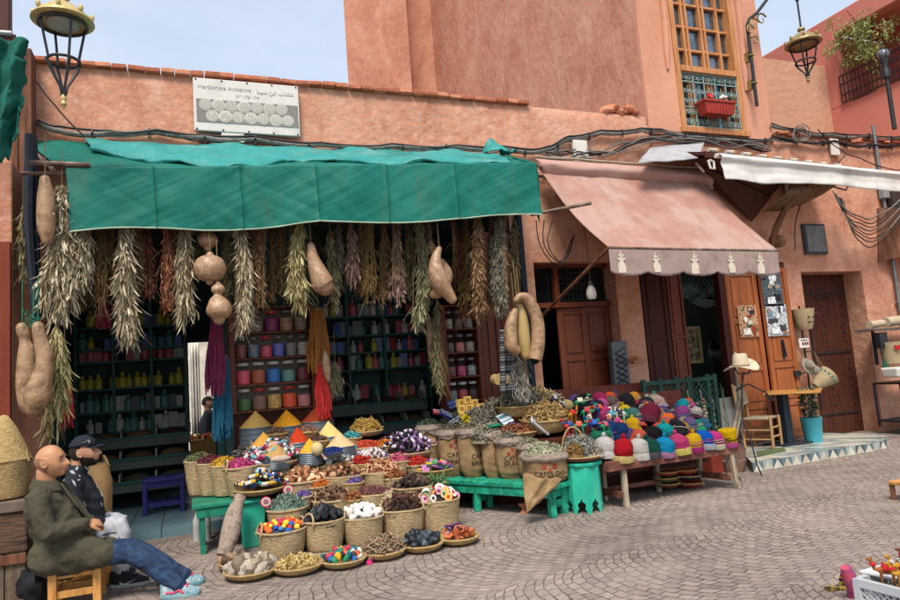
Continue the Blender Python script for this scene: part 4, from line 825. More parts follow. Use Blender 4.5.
# == street lamps
def lantern(name, lab, c, s, cap_m, hk=1, bars=4):
 """c = centre of the cap rim"""
 o = thing(name, lab, 'street lamp', c); mb = MB()
 mb.lathe([(.0, .25), (.05, .25), (.06, .22), (.035, .2), (.05, .17), (.11, .145), (.2, .07), (.27, .0), (.275, -.02), (.26, -.03), (.0, -.028)], c, 28) if s == 1 else mb.lathe([(r*s, z*s) for r, z in [(.0, .25), (.05, .25), (.06, .22), (.035, .2), (.05, .17), (.11, .145), (.2, .07), (.27, .0), (.275, -.02), (.26, -.03), (.0, -.028)]], c, 28)
 for k in range(8): a = k*pi/4; mb.ell(c+V((cos(a)*.25*s, sin(a)*.25*s, .05*s)), (.022*s, .022*s, .04*s), nu=8, nv=6)
 mb.build('cap', cap_m, parent=o); mb = MB()
 for k in range(bars):
  a = k*2*pi/bars+.5; u = V((cos(a), sin(a), 0)); mb.tube([c+u*.2*s+V((0, 0, -.04*s)), c+u*.13*s+V((0, 0, -.42*s*hk))], .013*s, 6); mb.tube([c+u*.15*s+V((0, 0, -.42*s*hk)), c+u*.12*s+V((0, 0, -.5*s*hk)), c+u*.03*s+V((0, 0, -.68*s*hk)), c+u*.015*s+V((0, 0, -.78*s*hk))], [.016*s, .016*s, .012*s, .01*s], 6)
 mb.torus(c+V((0, 0, -.42*s*hk)), .14*s, .014*s, n=24, m=6); mb.torus(c+V((0, 0, -.05*s)), .21*s, .016*s, n=24, m=6)
 mb.build('cage', BLACK, parent=o); mb = MB(); mb.lathe([(r*s, z*s*hk) for r, z in [(0, -.9), (.012, -.88), (.03, -.85), (.018, -.82), (.03, -.79), (.02, -.76), (0, -.75)]], c, 12); mb.build('finial', cap_m, parent=o)
 return o
c = P(63, 20, 6.5); o = lantern('street_lamp', 'gold-capped black lantern hanging at the top left above the wall', c, .93, mat('cream_gold', ['a8945c', 'c4b07c'], rough=.45, metal=.3, ns=12))
mb = MB(); mb.lathe([(0, -.04), (.14, -.04), (.12, -.06), (0, -.06)], c, 16); mb.build('diffuser', mat('lamp_diffuser', ['9a9690'], rough=.4), parent=o)
mb = MB(); mb.tube([c+V((0, 0, .2)), c+V((0, 0, .75)), c+V((-.1, 0, .95)), c+V((-.7, .2, 1.0)), P(20, -60, 6.9)], .025, 8); mb.build('arm', BLACK, parent=o)
c = P(803, 43, 7.7); o = lantern('street_lamp', 'gold-capped lantern hanging from the scrolled bracket beside the bay window', c, 1.05, GOLD, .74)
mb = MB(); ax, az = c.x, c.z
t0 = P(797, 0, 7.7);
b0, b1, b2 = P(757, 106, 8.0), P(747, 25, 8.0), P(753, 12, 7.95)
mb.tube([c+V((0, 0, .12)), c+V((0, 0, .75))], .016, 7); mb.build('rod', BLACK, parent=o); mb = MB()
top_ = c+V((0, 0, 1.05)); pts = [b0, b0.lerp(b1, .5), b1, b1+V((.04, -.03, .1)), b1+V((.18, -.06, .2)), b1.lerp(top_, .5)+V((0, 0, .16)), top_+V((0, 0, .1)), top_+V((.1, 0, 0)), top_+V((.02, 0, -.14)), c+V((0, 0, .75))]
mb.tube(pts, .028, 8); br_ = mb.build('bracket', BLACK, parent=o)
mb = MB()
for (dx, dz, r, s_) in ((.12, .0, .13, 1), (.3, .12, .12, 1), (.1, -.28, .09, -1), (.02, -.1, .1, 1)):
 q = b1+V((dx, -.04, dz)); mb.tube([(q.x+s_*r*(1-t/15)*cos(.5+t*.6), q.y, q.z+r*(1-t/15)*sin(.5+t*.6)) for t in range(13)], [.018*(1-t/16) for t in range(13)], 6)
mb.build('gilt_scroll', GOLD, parent=br_)
mb = MB()
for f in (.28, .62): q = b0.lerp(b1, f); mb.box(q+V((-.0, .09, 0)), (.06, .12, .16)); mb.torus(q, .04, .012, n=12, m=5)
mb.build('clamp', GOLD, parent=br_, smooth=False)
# == left edge stall parts: post, torn cloth, pole
mb = MB(); p0 = P(29, 52, 8.0); mb.bx(p0.x-.17, p0.x-.0+.04, 7.9, 8.15, 3.7, p0.z); mb.bx(p0.x-.13, p0.x-.08, 7.88, 7.9, 3.7, p0.z-.02)
tag(mb.build('roof_post', WOOD, smooth=False, bev=.01), 'brown wooden post standing up past the parapet at the far left', 'post')
mb = MB(); mb.tube([P(30, 135, 7.3), P(29, 220, 7.3), P(37, 340, 7.28)], [.05, .05, .035], 8); mb.tube([P(34, 136, 7.35), P(39, 338, 7.3)], .03, 8); tag(mb.build('iron_pole', mat('dark_blue_iron', ['171c26', '232936'], rough=.5), smooth=True), 'dark blue iron poles slanting down the left side of the herb shop', 'pole')
mb = MB(); a_, b_ = P(12, -20, 6.9), P(0, 240, 6.9); mb.bx(a_.x-.09, a_.x-.01, 6.85, 6.97, 4.3, a_.z+.6); mb.bx(a_.x-.6, a_.x+.05, 6.8, 6.9, P(10, 98, 6.8).z+.5, P(10, 98, 6.8).z+.62); tag(mb.build('stall_frame', DARKWOOD, smooth=False, bev=.01), 'dark wooden frame of the neighbouring stall in the top left corner', 'frame')
mb = MB(); mb.tube([P(-20, 32, 6.8), P(12, 34, 6.8)], .03, 8); tag(mb.build('steel_pipe', STEEL), 'short grey steel pipe in the top left corner', 'pipe')
def torn(u, v):
 x0_, x1_ = P(-14, 60, 6.7).x, P(27-9*v, 60, 6.7).x; x = x0_+(x1_-x0_)*u+(.05*noise.noise(V((v*9, 0, 3)))+.03*noise.noise(V((v*25, 0, 3))))*u; p = V((x, 6.7-.06*sin(u*9+v*5)-.04*noise.noise(V((u*3, v*6, 1))), 4.8-1.32*v*(1-.3*u)-.16*v*v*noise.noise(V((u*7, 3, 0))))); return p
mb = MB(); mb.grid(torn, 26, 40); tag(mb.build('torn_cloth', mat('dark_green_rag', ['0a4a42', '0f5c50', '083c36'], ns=4, bump=.6, bs=8), solid=.004), 'torn dark green cloth hanging in the top left corner', 'cloth')
mb = MB(); x1_ = P(16, 300, 7.6).x; mb.bx(-2.6, x1_, 7.45, 7.9, 0, 3.9); tag(mb.build('plaster_pier', TERRA, smooth=False, bev=.02), 'terracotta pier at the left edge beside the hanging gourds', 'pier')
# == dried bunches
def leafmat(name, cols): return mat('bunch_'+name, cols, island=True, rough=.85, var=.3, ns=30, tr=.12)
LM = dict(
pale=leafmat('pale', ['b9ad94', 'a3977e', 'cabfa6', '8a7d66', 'b5a88c', '74684f']), cream=leafmat('cream', ['b5ab78', 'a69b6c', 'c4bb8c', '8a7f55']),
gold=leafmat('gold', ['6e5532', '5a4428', '7f6440', '4b3820']), fluff=leafmat('fluff', ['7f6436', '6d5530', '8f7442', '5b4626']),
red=leafmat('red', ['5b3328', '6d4030', '48281f', '7a4c3a']), rust=leafmat('rust', ['7d4a34', '8f5a40', '693a28', '9c6a4e']),
olive=leafmat('olive', ['6a6448', '7c7656', '57523a', '8b8563']), pinkg=leafmat('pinkg', ['8a6f64', '7a5f56', '9b8276', '6b5048']),
tan=leafmat('tan', ['8f7050', '7d5f42', 'a38462', '6a4e36']), green=leafmat('green', ['8a8768', '7a785c', '9c9a7a', '676548']),
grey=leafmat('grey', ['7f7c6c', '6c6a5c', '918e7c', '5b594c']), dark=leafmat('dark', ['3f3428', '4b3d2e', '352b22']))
STEM = mat('dry_stem', ['6a573a', '7d6848'])
nbunch = 0
def bunch(lab, px0, py0, px1, py1, wpx, m, y=7.2, n=300, ll=.11, lw=.022, splay=.5, group='dried herb bunches', fluffy=False, topw=.35, name='herb_bunch'):
 a = P(px0, py0, y); b = P(px1, py1-9, y); s = mpp(b); R = wpx*s/2*.88; L = (a-b).length
 o = thing(name, lab, 'dried herbs', a, group); mb = MB(); ax = (b-a).normalized()
 f = LM[m]; r = random.Random(hash((px0, py0)) & 0xffff if 0 else int(px0*7+py0*13+px1)); s1, s2, _ = frame(ax)
 lw *= .72; n = int(n*2.5*max(.6, L/1.1))
 nst = 9                                   # individual stems, each ending at its own height
 stems = []
 for k in range(nst):
  an = r.uniform(0, 2*pi); rr = sqrt(r.random()); en = r.uniform(.72, 1.0) if k else 1.0; stems.append((an, rr, en, r.uniform(-.35, .35)))
 wid, ex, bd = r.uniform(.35, .85), r.uniform(.6, 1.4), V((r.uniform(-.06, .06), r.uniform(-.04, .04), 0))*L; topw *= r.uniform(.7, 1.4)
 for k in range(n):
  an, rr, en, tw = stems[r.randrange(nst)]; t = r.random()**.85*en
  prof = (topw+(1-topw)*min(1, t/wid)**ex)*(1 if t < .9 else 1-.5*(t-.9)/.1)*(.85+.3*noise.noise(V((t*5, px0*.7, 1))))
  aa = an+tw*t*3+r.gauss(0, .7); q = R*prof*(.4+.6*rr)*(1+.35*noise.noise(V((t*7, px0, an))))
  rad = (s1*cos(aa)+s2*sin(aa)); p = a+ax*L*t+rad*q*r.uniform(.45, .9)+bd*sin(t*3)
  d = ax*(1.6)+rad*r.uniform(-.15, splay)+V((r.gauss(0, .26), r.gauss(0, .26), 0)); l_ = ll*r.uniform(.4, 1.3); w_ = lw*r.uniform(.45, 1.15)
  if fluffy or ll < .08: mb.leaf(p, d, w_, l_, 0)
  else: mb.blade(p, d, w_*r.uniform(.7, 1.5), l_*1.05, .6)
 mb.build('leaves', f, parent=o, smooth=False)
 mb = MB()
 for (an, rr, en, tw) in stems:
  pts = []
  for i in range(8):
   t = en*i/7; prof = (topw*.5+(1-topw*.5)*min(1, t/.55)); aa = an+tw*t*3; pts.append(a+ax*L*t+(s1*cos(aa)+s2*sin(aa))*R*prof*.5*rr)
  mb.tube(pts, .004, 4)
 for k in range(14):
  t = r.uniform(.25, 1.0); aa = r.uniform(0, 6.3); q_ = a+ax*L*t+(s1*cos(aa)+s2*sin(aa))*R*.5; d_ = (ax*r.uniform(.3, 1)+(s1*cos(aa)+s2*sin(aa))*r.uniform(.2, .8)).normalized(); ln = r.uniform(.06, .2)
  mb.tube([q_, q_+d_*ln*.5+V((0, 0, -.01)), q_+d_*ln+V((0, 0, -.04))], [.003, .0022, .001], 4)
 mb.tube([a+V((0, 0, .35)), a], .004, 4); mb.torus(a+ax*.04, R*topw*.45+.01, .006, axis=ax, n=12, m=5)
 mb.build('stems', STEM, parent=o); return o
B = bunch
B('huge pale bunch hanging thickest, left under the green awning edge', 62, 185, 55, 325, 54, 'pale', 7.0, 750, .14, .026, .6, topw=.3)
B('pale bunch filling the gap at the left end of the awning flap', 78, 200, 74, 300, 34, 'pale', 7.1, 380, .13, .024, .55)
B('thin pale olive bunch beside the iron poles at far left', 23, 205, 27, 290, 16, 'olive', 7.35, 130, .12, .026, .4)
B('long cream bunch hanging lowest, right of the big pair of gourds', 57, 325, 50, 440, 30, 'cream', 6.95, 300, .15, .028, .6, topw=.2)
B('golden brown feathery bunch left of the long straw bunch', 103, 220, 102, 324, 28, 'gold', 7.2, 700, .06, .012, .9, fluffy=True)
B('feathery brown bunch tucked behind the golden one', 90, 230, 86, 315, 26, 'fluff', 7.35, 500, .06, .012, .9)
B('long straw coloured bunch ending lowest over the left bay', 127, 210, 131, 347, 32, 'pale', 7.1, 420, .15, .027, .5, topw=.3)
B('narrow dark red bunch next to the long straw bunch', 146, 225, 148, 305, 18, 'red', 7.25, 300, .07, .03, .6)
B('rust red bunch with round leaves, second red one from the left', 166, 222, 167, 318, 22, 'rust', 7.15, 330, .07, .032, .6)
B('pale bunch with ragged tips left of the round gourd', 186, 222, 188, 330, 30, 'pale', 7.1, 360, .13, .02, .6)
B('long pale bunch between the round gourd and the jar rack', 239, 220, 240, 346, 26, 'pale', 7.05, 400, .13, .02, .5)
B('tan spiky bunch over the left end of the jar rack', 262, 222, 261, 314, 24, 'tan', 7.15, 420, .08, .014, .9)
B('brown feathery bunch over the middle of the jar rack', 281, 222, 281, 301, 24, 'gold', 7.25, 420, .07, .014, .8)
B('pale green bunch left of the club gourd', 300, 220, 303, 320, 28, 'cream', 7.1, 400, .12, .018, .6)
B('olive bunch just right of the club gourd', 330, 230, 334, 318, 18, 'olive', 7.2, 280, .1, .02, .5)
B('short pinkish brown bunch with long tips near the awning middle', 351, 222, 353, 291, 20, 'pinkg', 7.15, 260, .1, .022, .5)
B('golden brown fluffy bunch right of the awning middle', 370, 222, 371, 311, 26, 'fluff', 7.15, 750, .05, .011, 1.0)
B('pinkish grey curled bunch beside the fluffy golden one', 396, 220, 398, 314, 24, 'pinkg', 7.1, 420, .075, .03, .7)
B('long pale olive bunch left of the forked gourd', 419, 218, 417, 334, 22, 'green', 7.1, 380, .12, .022, .5)
B('dark red bunch behind the forked gourd', 452, 215, 455, 288, 18, 'red', 7.2, 300, .08, .02, .5)
B('slim olive bunch hanging low before the narrow jar rack', 437, 300, 443, 402, 18, 'olive', 7.3, 240, .1, .022, .5)
B('dark maroon spray below the forked gourd', 462, 290, 465, 330, 22, 'red', 7.4, 240, .07, .012, .9)
B('salmon tan bunch with papery leaves near the awning right end', 478, 212, 480, 328, 24, 'tan', 7.0, 400, .1, .024, .5)
B('grey green bunch at the right end of the row', 502, 208, 506, 322, 30, 'grey', 6.95, 560, .09, .018, .7)
B('broad grey pale spray below the red wool', 335, 362, 334, 402, 22, 'green', 7.8, 200, .1, .016, .8)
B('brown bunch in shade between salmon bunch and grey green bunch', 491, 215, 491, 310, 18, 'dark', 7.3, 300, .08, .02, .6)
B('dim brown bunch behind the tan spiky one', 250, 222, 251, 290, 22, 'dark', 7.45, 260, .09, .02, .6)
B('dim bunch in shade behind the fluffy golden one', 384, 222, 384, 300, 22, 'gold', 7.45, 300, .08, .02, .6)
B('dim olive bunch between the maroon and the salmon bunches', 466, 222, 466, 310, 20, 'olive', 7.4, 260, .09, .02, .6)
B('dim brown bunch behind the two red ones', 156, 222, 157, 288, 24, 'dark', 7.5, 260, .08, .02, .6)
B('dim bunch hanging between round gourd and ragged pale bunch', 200, 226, 201, 286, 16, 'olive', 7.45, 180, .09, .02, .5)
B('short brown bunch before the club gourd neck', 316, 222, 314, 268, 16, 'dark', 7.4, 180, .08, .02, .5)
B('short dim bunch behind the pinkish brown one', 342, 222, 341, 275, 16, 'gold', 7.45, 200, .08, .02, .5)
B('dim pinkish bunch left of the long pale olive one', 408, 222, 408, 285, 16, 'pinkg', 7.45, 200, .08, .02, .5)
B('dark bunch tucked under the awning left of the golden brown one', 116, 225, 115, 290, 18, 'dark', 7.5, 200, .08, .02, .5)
for i, (px, yb_, w, m, nm) in enumerate(((112, 300, 18, 'fluff', 'golden'), (140, 296, 16, 'tan', 'straw and red'), (174, 298, 16, 'tan', 'rust red and ragged pale'), (227, 305, 16, 'olive', 'gourd and long pale'), (252, 320, 14, 'tan', 'long pale and tan spiky'), (272, 306, 14, 'gold', 'tan spiky and feathery'), (292, 308, 16, 'olive', 'feathery and pale green'), (338, 298, 14, 'grey', 'olive and pinkish'), (361, 300, 14, 'tan', 'pinkish and fluffy'), (384, 312, 16, 'tan', 'fluffy and pinkish grey'), (407, 306, 12, 'olive', 'pinkish grey and pale olive'), (428, 300, 14, 'pinkg', 'pale olive and forked gourd'), (466, 318, 16, 'fluff', 'dark red and salmon'), (491, 322, 14, 'tan', 'salmon and grey green'), (514, 300, 14, 'olive', 'grey green bunch and the corner'))):
 B('slim dry bunch wedged between %s' % nm, px, 218, px+(i % 3-1), yb_, w, m, 7.28, 260, .085, .02, .6)
mb = MB(); mb.tube([P(40, 205, 7.25), P(540, 195, 7.25)], .018, 7); mb.tube([P(40, 205, 7.5), P(540, 195, 7.5)], .018, 7); tag(mb.build('hanging_rail', IR), 'iron rails under the green awning carrying the dried bunches', 'rail')
# == gourds
GM = mat('gourd_skin', ['5c4630', '7d6044', '9c7c5c', '8a6a4c', '6c5038'], rough=.5, ns=7, bump=.35, bs=24, spec=.5, dist=.3, lo=.25, hi=.75, stain=[(6, '46331f', .7, (1, 1, .5)), (14, 'b89874', .5, (1, 1, 1))])
GM2 = mat('yellow_gourd_skin', ['9a8250', 'ac9664'], rough=.5, ns=5, spec=.4)
GM3 = mat('rosy_gourd_skin', ['7a5e46', '9c7c5e', '8f6f52', 'ac9072', '806248'], rough=.45, ns=8, spec=.5, dist=.3, bump=.25, bs=30, stain=[(7, '6b4a38', .6, (1, 1, .6)), (16, 'c4a48c', .5, (1, 1, 1))])
def gourd(lab, pts, m, y, hang=None, string=True, hole=False, nm='gourd'):
 ps = [P(a, b, y) for (a, b, r) in pts]; s = mpp(ps[0]); rs = [r*s for (_, _, r) in pts]
 o = thing(nm, lab, 'gourd', ps[0]); out, ro = [], []
 for i in range(len(ps)-1):
  for k in range(5):
   t = k/5; p0 = ps[max(i-1, 0)]; p3 = ps[min(i+2, len(ps)-1)]; r0 = rs[max(i-1, 0)]; r3 = rs[min(i+2, len(ps)-1)]
   def cr(A_, B_, C_, D_): return .5*((2*B_)+(C_-A_)*t+(2*A_-5*B_+4*C_-D_)*t*t+(3*B_-A_-3*C_+D_)*t**3)
   out.append(V([cr(p0[j], ps[i][j], ps[i+1][j], p3[j]) for j in range(3)])); ro.append(max(.004, cr(r0, rs[i], rs[i+1], r3)))
 out.append(ps[-1]); ro.append(rs[-1])
 d0 = (out[0]-out[1]).normalized(); d1 = (out[-1]-out[-2]).normalized()
 def cap(p, r, d): return [(p+d*r*sin(a), r*cos(a)) for a in (.5, 1.0, 1.4)]
 c0 = cap(out[0], ro[0], d0)[::-1]; c1 = cap(out[-1], ro[-1], d1) if not hole else []
 allp = [c[0] for c in c0]+out+[c[0] for c in c1]; allr = [c[1] for c in c0]+ro+[c[1] for c in c1]
 mb = MB(); mb.tube(allp, allr, 18); mb.build('body', m, parent=o)
 if hole: mb = MB(); mb.ell(out[-1]+d1*.002, (ro[-1]*.6, ro[-1]*.6, ro[-1]*.6), nu=12, nv=8); mb.build('opening', mat('hole_dark', ['0c0908']), parent=o)
 if string:
  mb = MB(); mb.tube([out[0], out[0]+V((0, .02, .45))], .005, 5); mb.build('string', mat('green_string', ['1c6a50']) if string == 'g' else STEM, parent=o)
 return o
gourd('big brown bottle gourd, left one of the tied pair', [(22, 328, 5.5), (24, 334, 6), (25, 341, 5), (27, 352, 8), (27, 372, 9.5), (27, 390, 9.5), (31, 405, 10), (35, 412, 6)], GM, 6.95, string='g')
gourd('big brown bottle gourd, right one of the tied pair, widening downward', [(38, 327, 5.5), (39, 333, 6), (41, 342, 6.5), (45, 356, 8), (44, 370, 8.5), (40, 384, 10.5), (37, 398, 12), (34, 408, 8)], GM, 6.72, string='g')
gourd('long brown gourd hanging high at the left end of the awning', [(45, 180, 5), (46, 200, 8), (46, 225, 8), (47, 240, 5)], GM, 6.9)
gourd('round rosy gourd near the magenta wool', [(210, 255.5, 4), (210, 257, 9), (210, 261, 13.3), (210, 268.5, 15.5), (210, 276, 13.3), (210, 280, 9), (210, 281.5, 4)], GM3, 6.95)
gourd('round dim gourd half hidden above the round rosy one', [(208, 232, 4), (208, 234, 7), (208, 239, 10), (208, 244, 9), (208, 248, 4)], GM3, 7.15)
gourd('small waisted gourd with a knob top, under the round one', [(218, 284, 3), (218, 287, 6), (218, 291, 6.5), (218, 295, 4), (218, 300, 8.5), (219, 307, 12), (219, 314, 11.5), (219, 319, 6)], GM3, 6.9)
gourd('club shaped gourd slanting, left of the awning middle', [(311, 246, 4), (313, 258, 6), (318, 272, 9), (323, 284, 11), (325, 287, 9)], GM3, 7.0)
gourd('pale gourd curved like a trunk, front one of the forked pair', [(439, 249, 3), (436, 258, 5), (436, 270, 8), (440, 282, 9), (449, 295, 6), (452, 299, 5)], GM3, 6.85)
gourd('brown gourd behind the trunk shaped one', [(441, 262, 4), (446, 275, 7), (440, 290, 7), (434, 294, 5)], GM, 7.0)
gourd('small dim round gourd over the club gourd', [(431, 244, 3), (431, 248, 5), (431, 252, 3)], GM, 7.1)
gourd('hooked brown gourd with an open end, right of the striped cloth', [(517, 300, 3.5), (521, 297, 4.5), (529, 301, 6), (537, 320, 6.6), (538, 343, 7), (535, 360, 7)], GM, 6.7, hole=True)
gourd('smooth yellow gourd inside the hooked one', [(520, 305, 4), (522, 320, 6), (524, 340, 6.5), (526, 355, 5)], GM2, 6.78)
gourd('brown gourd hanging left of the yellow one', [(515, 312, 4), (511, 325, 6), (511, 343, 7), (515, 350, 6)], GM, 6.74)
gourd('brown spindle gourd in the shade left of the narrow rack', [(428, 318, 2), (431, 335, 5), (434, 355, 6), (434, 372, 2)], GM, 7.5)
gourd('pale spindle gourd under the ochre wool', [(325, 352, 2), (326, 362, 4), (327, 372, 4), (328, 380, 2)], GM3, 7.7)
mb = MB(); c = P(33, 318, 6.85)
for k in range(5): mb.tube([c, c+V((rnd.uniform(-.08, .08), 0, rnd.uniform(-.02, .1))), c+V((rnd.uniform(-.1, .1), 0, -.08))], .005, 5)
mb.tube([c, P(34, 285, 6.9)], .006, 5); tag(mb.build('green_twine', MATS['green_string']), 'bright green twine tying the pair of big gourds', 'twine')
for (px, py, lab) in ((497, 380, 'pair of pale straw rounds hanging left of the striped cloth, left one'), (503, 379, 'pair of pale straw rounds hanging left of the striped cloth, right one')):
 c = P(px, py, 7.0); mb = MB(); mb.tube([c+V((0, -.06, 0)), c+V((.01, .08, .01))], [.06, .06], 14); o = mb.build('straw_round', WICK2); tag(o, lab, 'straw round')
# == wool skeins
def skein(lab, px0, py0, px1, py1, wpx, col, y, n=60):
 a, b = P(px0, py0, y), P(px1, py1, y); s = mpp(a); W = wpx*s; o = thing('wool_skein', lab, 'wool', a); mb = MB(); r = random.Random(px0+py0)
 for k in range(n):
  an = r.uniform(0, 2*pi); q = sqrt(r.random()); e = r.uniform(.82, 1.03); ph = r.uniform(0, 6); pts = []
  for i in range(9):
   t = i/8*e; ww = W*.5*(.45+.55*min(1, t*1.6)); pts.append(a.lerp(b, t)+V((cos(an)*q*ww+.008*sin(t*9+ph), sin(an)*q*ww*.6, 0)))
  mb.tube(pts, .0075, 5)
 mb.build('strands', mat('wool_'+col, [col], ns=20, var=.25, rough=.95, sheen=.3), parent=o)
 mb = MB(); mb.torus(a+V((0, 0, -.02)), W*.24, .012, n=14, m=5); mb.tube([a, a+V((0, 0, .5))], .006, 5); mb.build('tie', STEM, parent=o)
skein('magenta purple wool skein hanging under the waisted gourd', 217, 318, 216, 395, 20, '6b1640', 7.7, 90)
skein('teal blue wool skein hanging left of the jar rack', 223, 355, 222, 441, 18, '0f5c78', 7.85, 80)
skein('ochre wool skein right of the jar rack', 318, 308, 319, 372, 22, '8f5a1e', 7.8, 90)
skein('bright red wool skein right of the jar rack', 321, 362, 325, 418, 16, 'b5201e', 7.75, 70)
skein('dark red wool skein behind the long cream bunch at left', 65, 372, 66, 428, 14, '8f1420', 7.3, 50)
skein('small dark red wool tuft hanging among the left bunches', 103, 300, 104, 329, 14, '6b1626', 7.6, 30)
def strip_mat():
 m = bpy.data.materials.new('striped_weave'); m.use_nodes = True; N = m.node_tree.nodes; L = m.node_tree.links; b = N['Principled BSDF']; b.inputs['Roughness'].default_value = .9
 g = N.new('ShaderNodeTexCoord'); s_ = N.new('ShaderNodeSeparateXYZ'); L.new(g.outputs['Object'], s_.inputs[0])
 mt = N.new('ShaderNodeMath'); mt.operation = 'FRACT'; m0 = N.new('ShaderNodeMath'); m0.operation = 'MULTIPLY'; m0.inputs[1].default_value = 9; L.new(s_.outputs[2], m0.inputs[0]); L.new(m0.outputs[0], mt.inputs[0])
 r = N.new('ShaderNodeValToRGB'); r.color_ramp.interpolation = 'CONSTANT'; L.new(mt.outputs[0], r.inputs[0])
 e = r.color_ramp.elements; e[0].position = 0; e[0].color = (*lin('23262c'), 1); e[1].position = .35; e[1].color = (*lin('6d7074'), 1)
 for p_, c_ in ((.5, '34383e'), (.65, '8b8c8c'), (.75, '23262c'), (.9, '565a60')): x = e.new(p_); x.color = (*lin(c_), 1)
 L.new(r.outputs[0], b.inputs['Base Color']); return m
c = P(507, 330, 6.95); mb = MB(); mb.grid(lambda u, v: V((c.x-.1+.19*u-.06*v, 6.95-.04*sin(u*9)-.02, c.z-.72*v)), 20, 30); o = mb.build('striped_cloth', strip_mat(), solid=.01); tag(o, 'dark grey striped woven cloth hanging below the grey green bunch', 'cloth')
c = P(517, 342, 6.9); mb = MB()
for k in range(500): t = rnd.random(); mb.leaf(c+V((rnd.gauss(0, .05)+.02*sin(t*9), rnd.uniform(-.04, .02), -.62*t)), (rnd.gauss(0, .3), -.5, -1), .014, .09)
tag(mb.build('shaggy_fleece', leafmat('fleece', ['7f7b72', '928d82', '6c6860']), smooth=False), 'shaggy grey fleece hanging beside the striped cloth', 'fleece')
# == helpers for the stall
def DS(px, py): return S(px, py, .26, 6.45, .48)       # sloping herb display
def basket(lab, c, r, h, m=WICK, handles=0, taper=.8, name='basket', hrot=0.0, rim=True, cat='basket', tilt=None):
 """c = centre of the rim"""
 b = c-V((0, 0, h)); o = thing(name, lab, cat, b); mb = MB(); n = max(4, int(h/.022)); pr = [(0, 0), (r*taper*.96, 0)]
 for i in range(n*2+1):
  t = i/(n*2); pr.append((r*(taper+(1-taper)*t**.7)+.005*(i % 2), h*t+.002))
 pr += [(r-.012, h), (r-.02, h*.75), (0, h*.74)]
 mb.lathe(pr, b, 30, wob=.05); bd = mb.build('body', m, parent=o, ang=60)
 if rim: mb = MB(); mb.tube([c+V((cos(a)*r*(1+.03*noise.noise(V((cos(a), sin(a), c.x)))), sin(a)*r*(1+.03*noise.noise(V((sin(a), cos(a), c.x)))), .006*noise.noise(V((a, c.x, 0))))) for a in [2*pi*i/30 for i in range(30)]], .011, 7, close=True); mb.build('rim', m, parent=o)
 for k in range(handles):
  a = hrot+k*pi; u = V((cos(a), sin(a), 0)); w = V((-sin(a), cos(a), 0)); p = c+u*r
  mb = MB(); hh = .10 if handles == 2 else r*2.0
  if handles == 2: mb.tube([p+w*(.07*cos(t))+V((0, 0, hh*sin(t)-.02))-u*.03*sin(t) for t in [pi*i/12 for i in range(13)]], .010, 7)
  mb.build('handle', m, parent=o)
 if handles == 1:
  pass
 return o
def hoop(o, c, r, h, rot, m=WICK2, rad=.009):
 u = V((cos(rot), sin(rot), 0)); mb = MB(); mb.tube([c+u*r*cos(t)+V((0, 0, h*sin(t))) for t in [pi*i/20 for i in range(21)]], rad, 7); mb.build('handle', m, parent=o)
def tray(lab, c, r, m=WICK2, h=.07, name='wicker_tray', sy=1.0):
 b = c-V((0, 0, h)); o = thing(name, lab, 'tray', b); mb = MB()
 pr = [(0, 0), (r*.45, 0)]+[(r*(.5+.5*sin(t*pi/2)), h*t**1.6) for t in [i/8 for i in range(1, 9)]]+[(r*.965, h), (r*.5, .02), (0, .015)]
 mb.lathe(pr, b, 34, wob=.04, sy=sy); mb.build('body', m, parent=o, ang=60); mb = MB(); mb.tube([c+V((cos(a)*r*(1+.04*noise.noise(V((cos(a), sin(a), 0)))), sin(a)*r*sy, 0)) for a in [2*pi*i/34 for i in range(34)]], .01, 6, close=True); mb.build('rim', m, parent=o); return o
PROTO = {}
def proto(key, fn):
 if key not in PROTO: PROTO[key] = fn()
 return PROTO[key]
def P_rock(key, cols, js=2.0, jit=.5, sq=(1, .8, .65), nm='stone', **k):
 def f():
  out = []
  for i in range(4):
   mb = MB(); mb.ell((0, 0, 0), sq, jit=jit, seed=i+len(key), js=js, nu=12, nv=8); out.append(mb.build(nm, mat('item_'+key, cols, island='obj', **k), local=True, ang=50))
  return out
 return proto(key, f)
def P_ring(key, cols, nm='bracelet', r=.22, segs=24):
 def f():
  out = []
  for i in range(3):
   rr = random.Random(len(key)*7+i); mb = MB(); n = segs; cc = [mat('ring_'+c, [c], rough=.5, ns=8) for c in cols]; cur = 0
   R0, m = 1-r, 6
   for k in range(n):
    if i == 2 or rr.random() < .3: cur = (cur+1+rr.randrange(2)) % len(cc)
    mb.cm = cur
    pts = [V((cos(2*pi*(k+j*.5)/n)*R0, sin(2*pi*(k+j*.5)/n)*R0, 0)) for j in range(3)]; mb.tube(pts, [r, r, r], m, cap=False)
   out.append(mb.build(nm, cc, local=True))
  return out
 return proto(key, f)
def P_stick(key, cols, nm='stick', r=.14, bend=.25, fork=0):
 def f():
  out = []
  for i in range(3):
   rr = random.Random(i+len(key)); mb = MB(); pts = [V((-1+.25*k, bend*noise.noise(V((k*.6, i, 0))), bend*noise.noise(V((k*.6, i, 5))))) for k in range(9)]
   mb.tube(pts, [r*(.7+.5*rr.random()) for _ in pts], 7)
   for q in range(fork): j = rr.randrange(1, 8); mb.tube([pts[j], pts[j]+V((rr.uniform(-.3, .3), rr.uniform(-.5, .5), .35))], [r*.6, r*.3], 5)
   out.append(mb.build(nm, mat('item_'+key, cols, island='obj', ns=9, var=.3, bump=.3, bs=14, rough=.85), local=True))
  return out
 return proto(key, f)
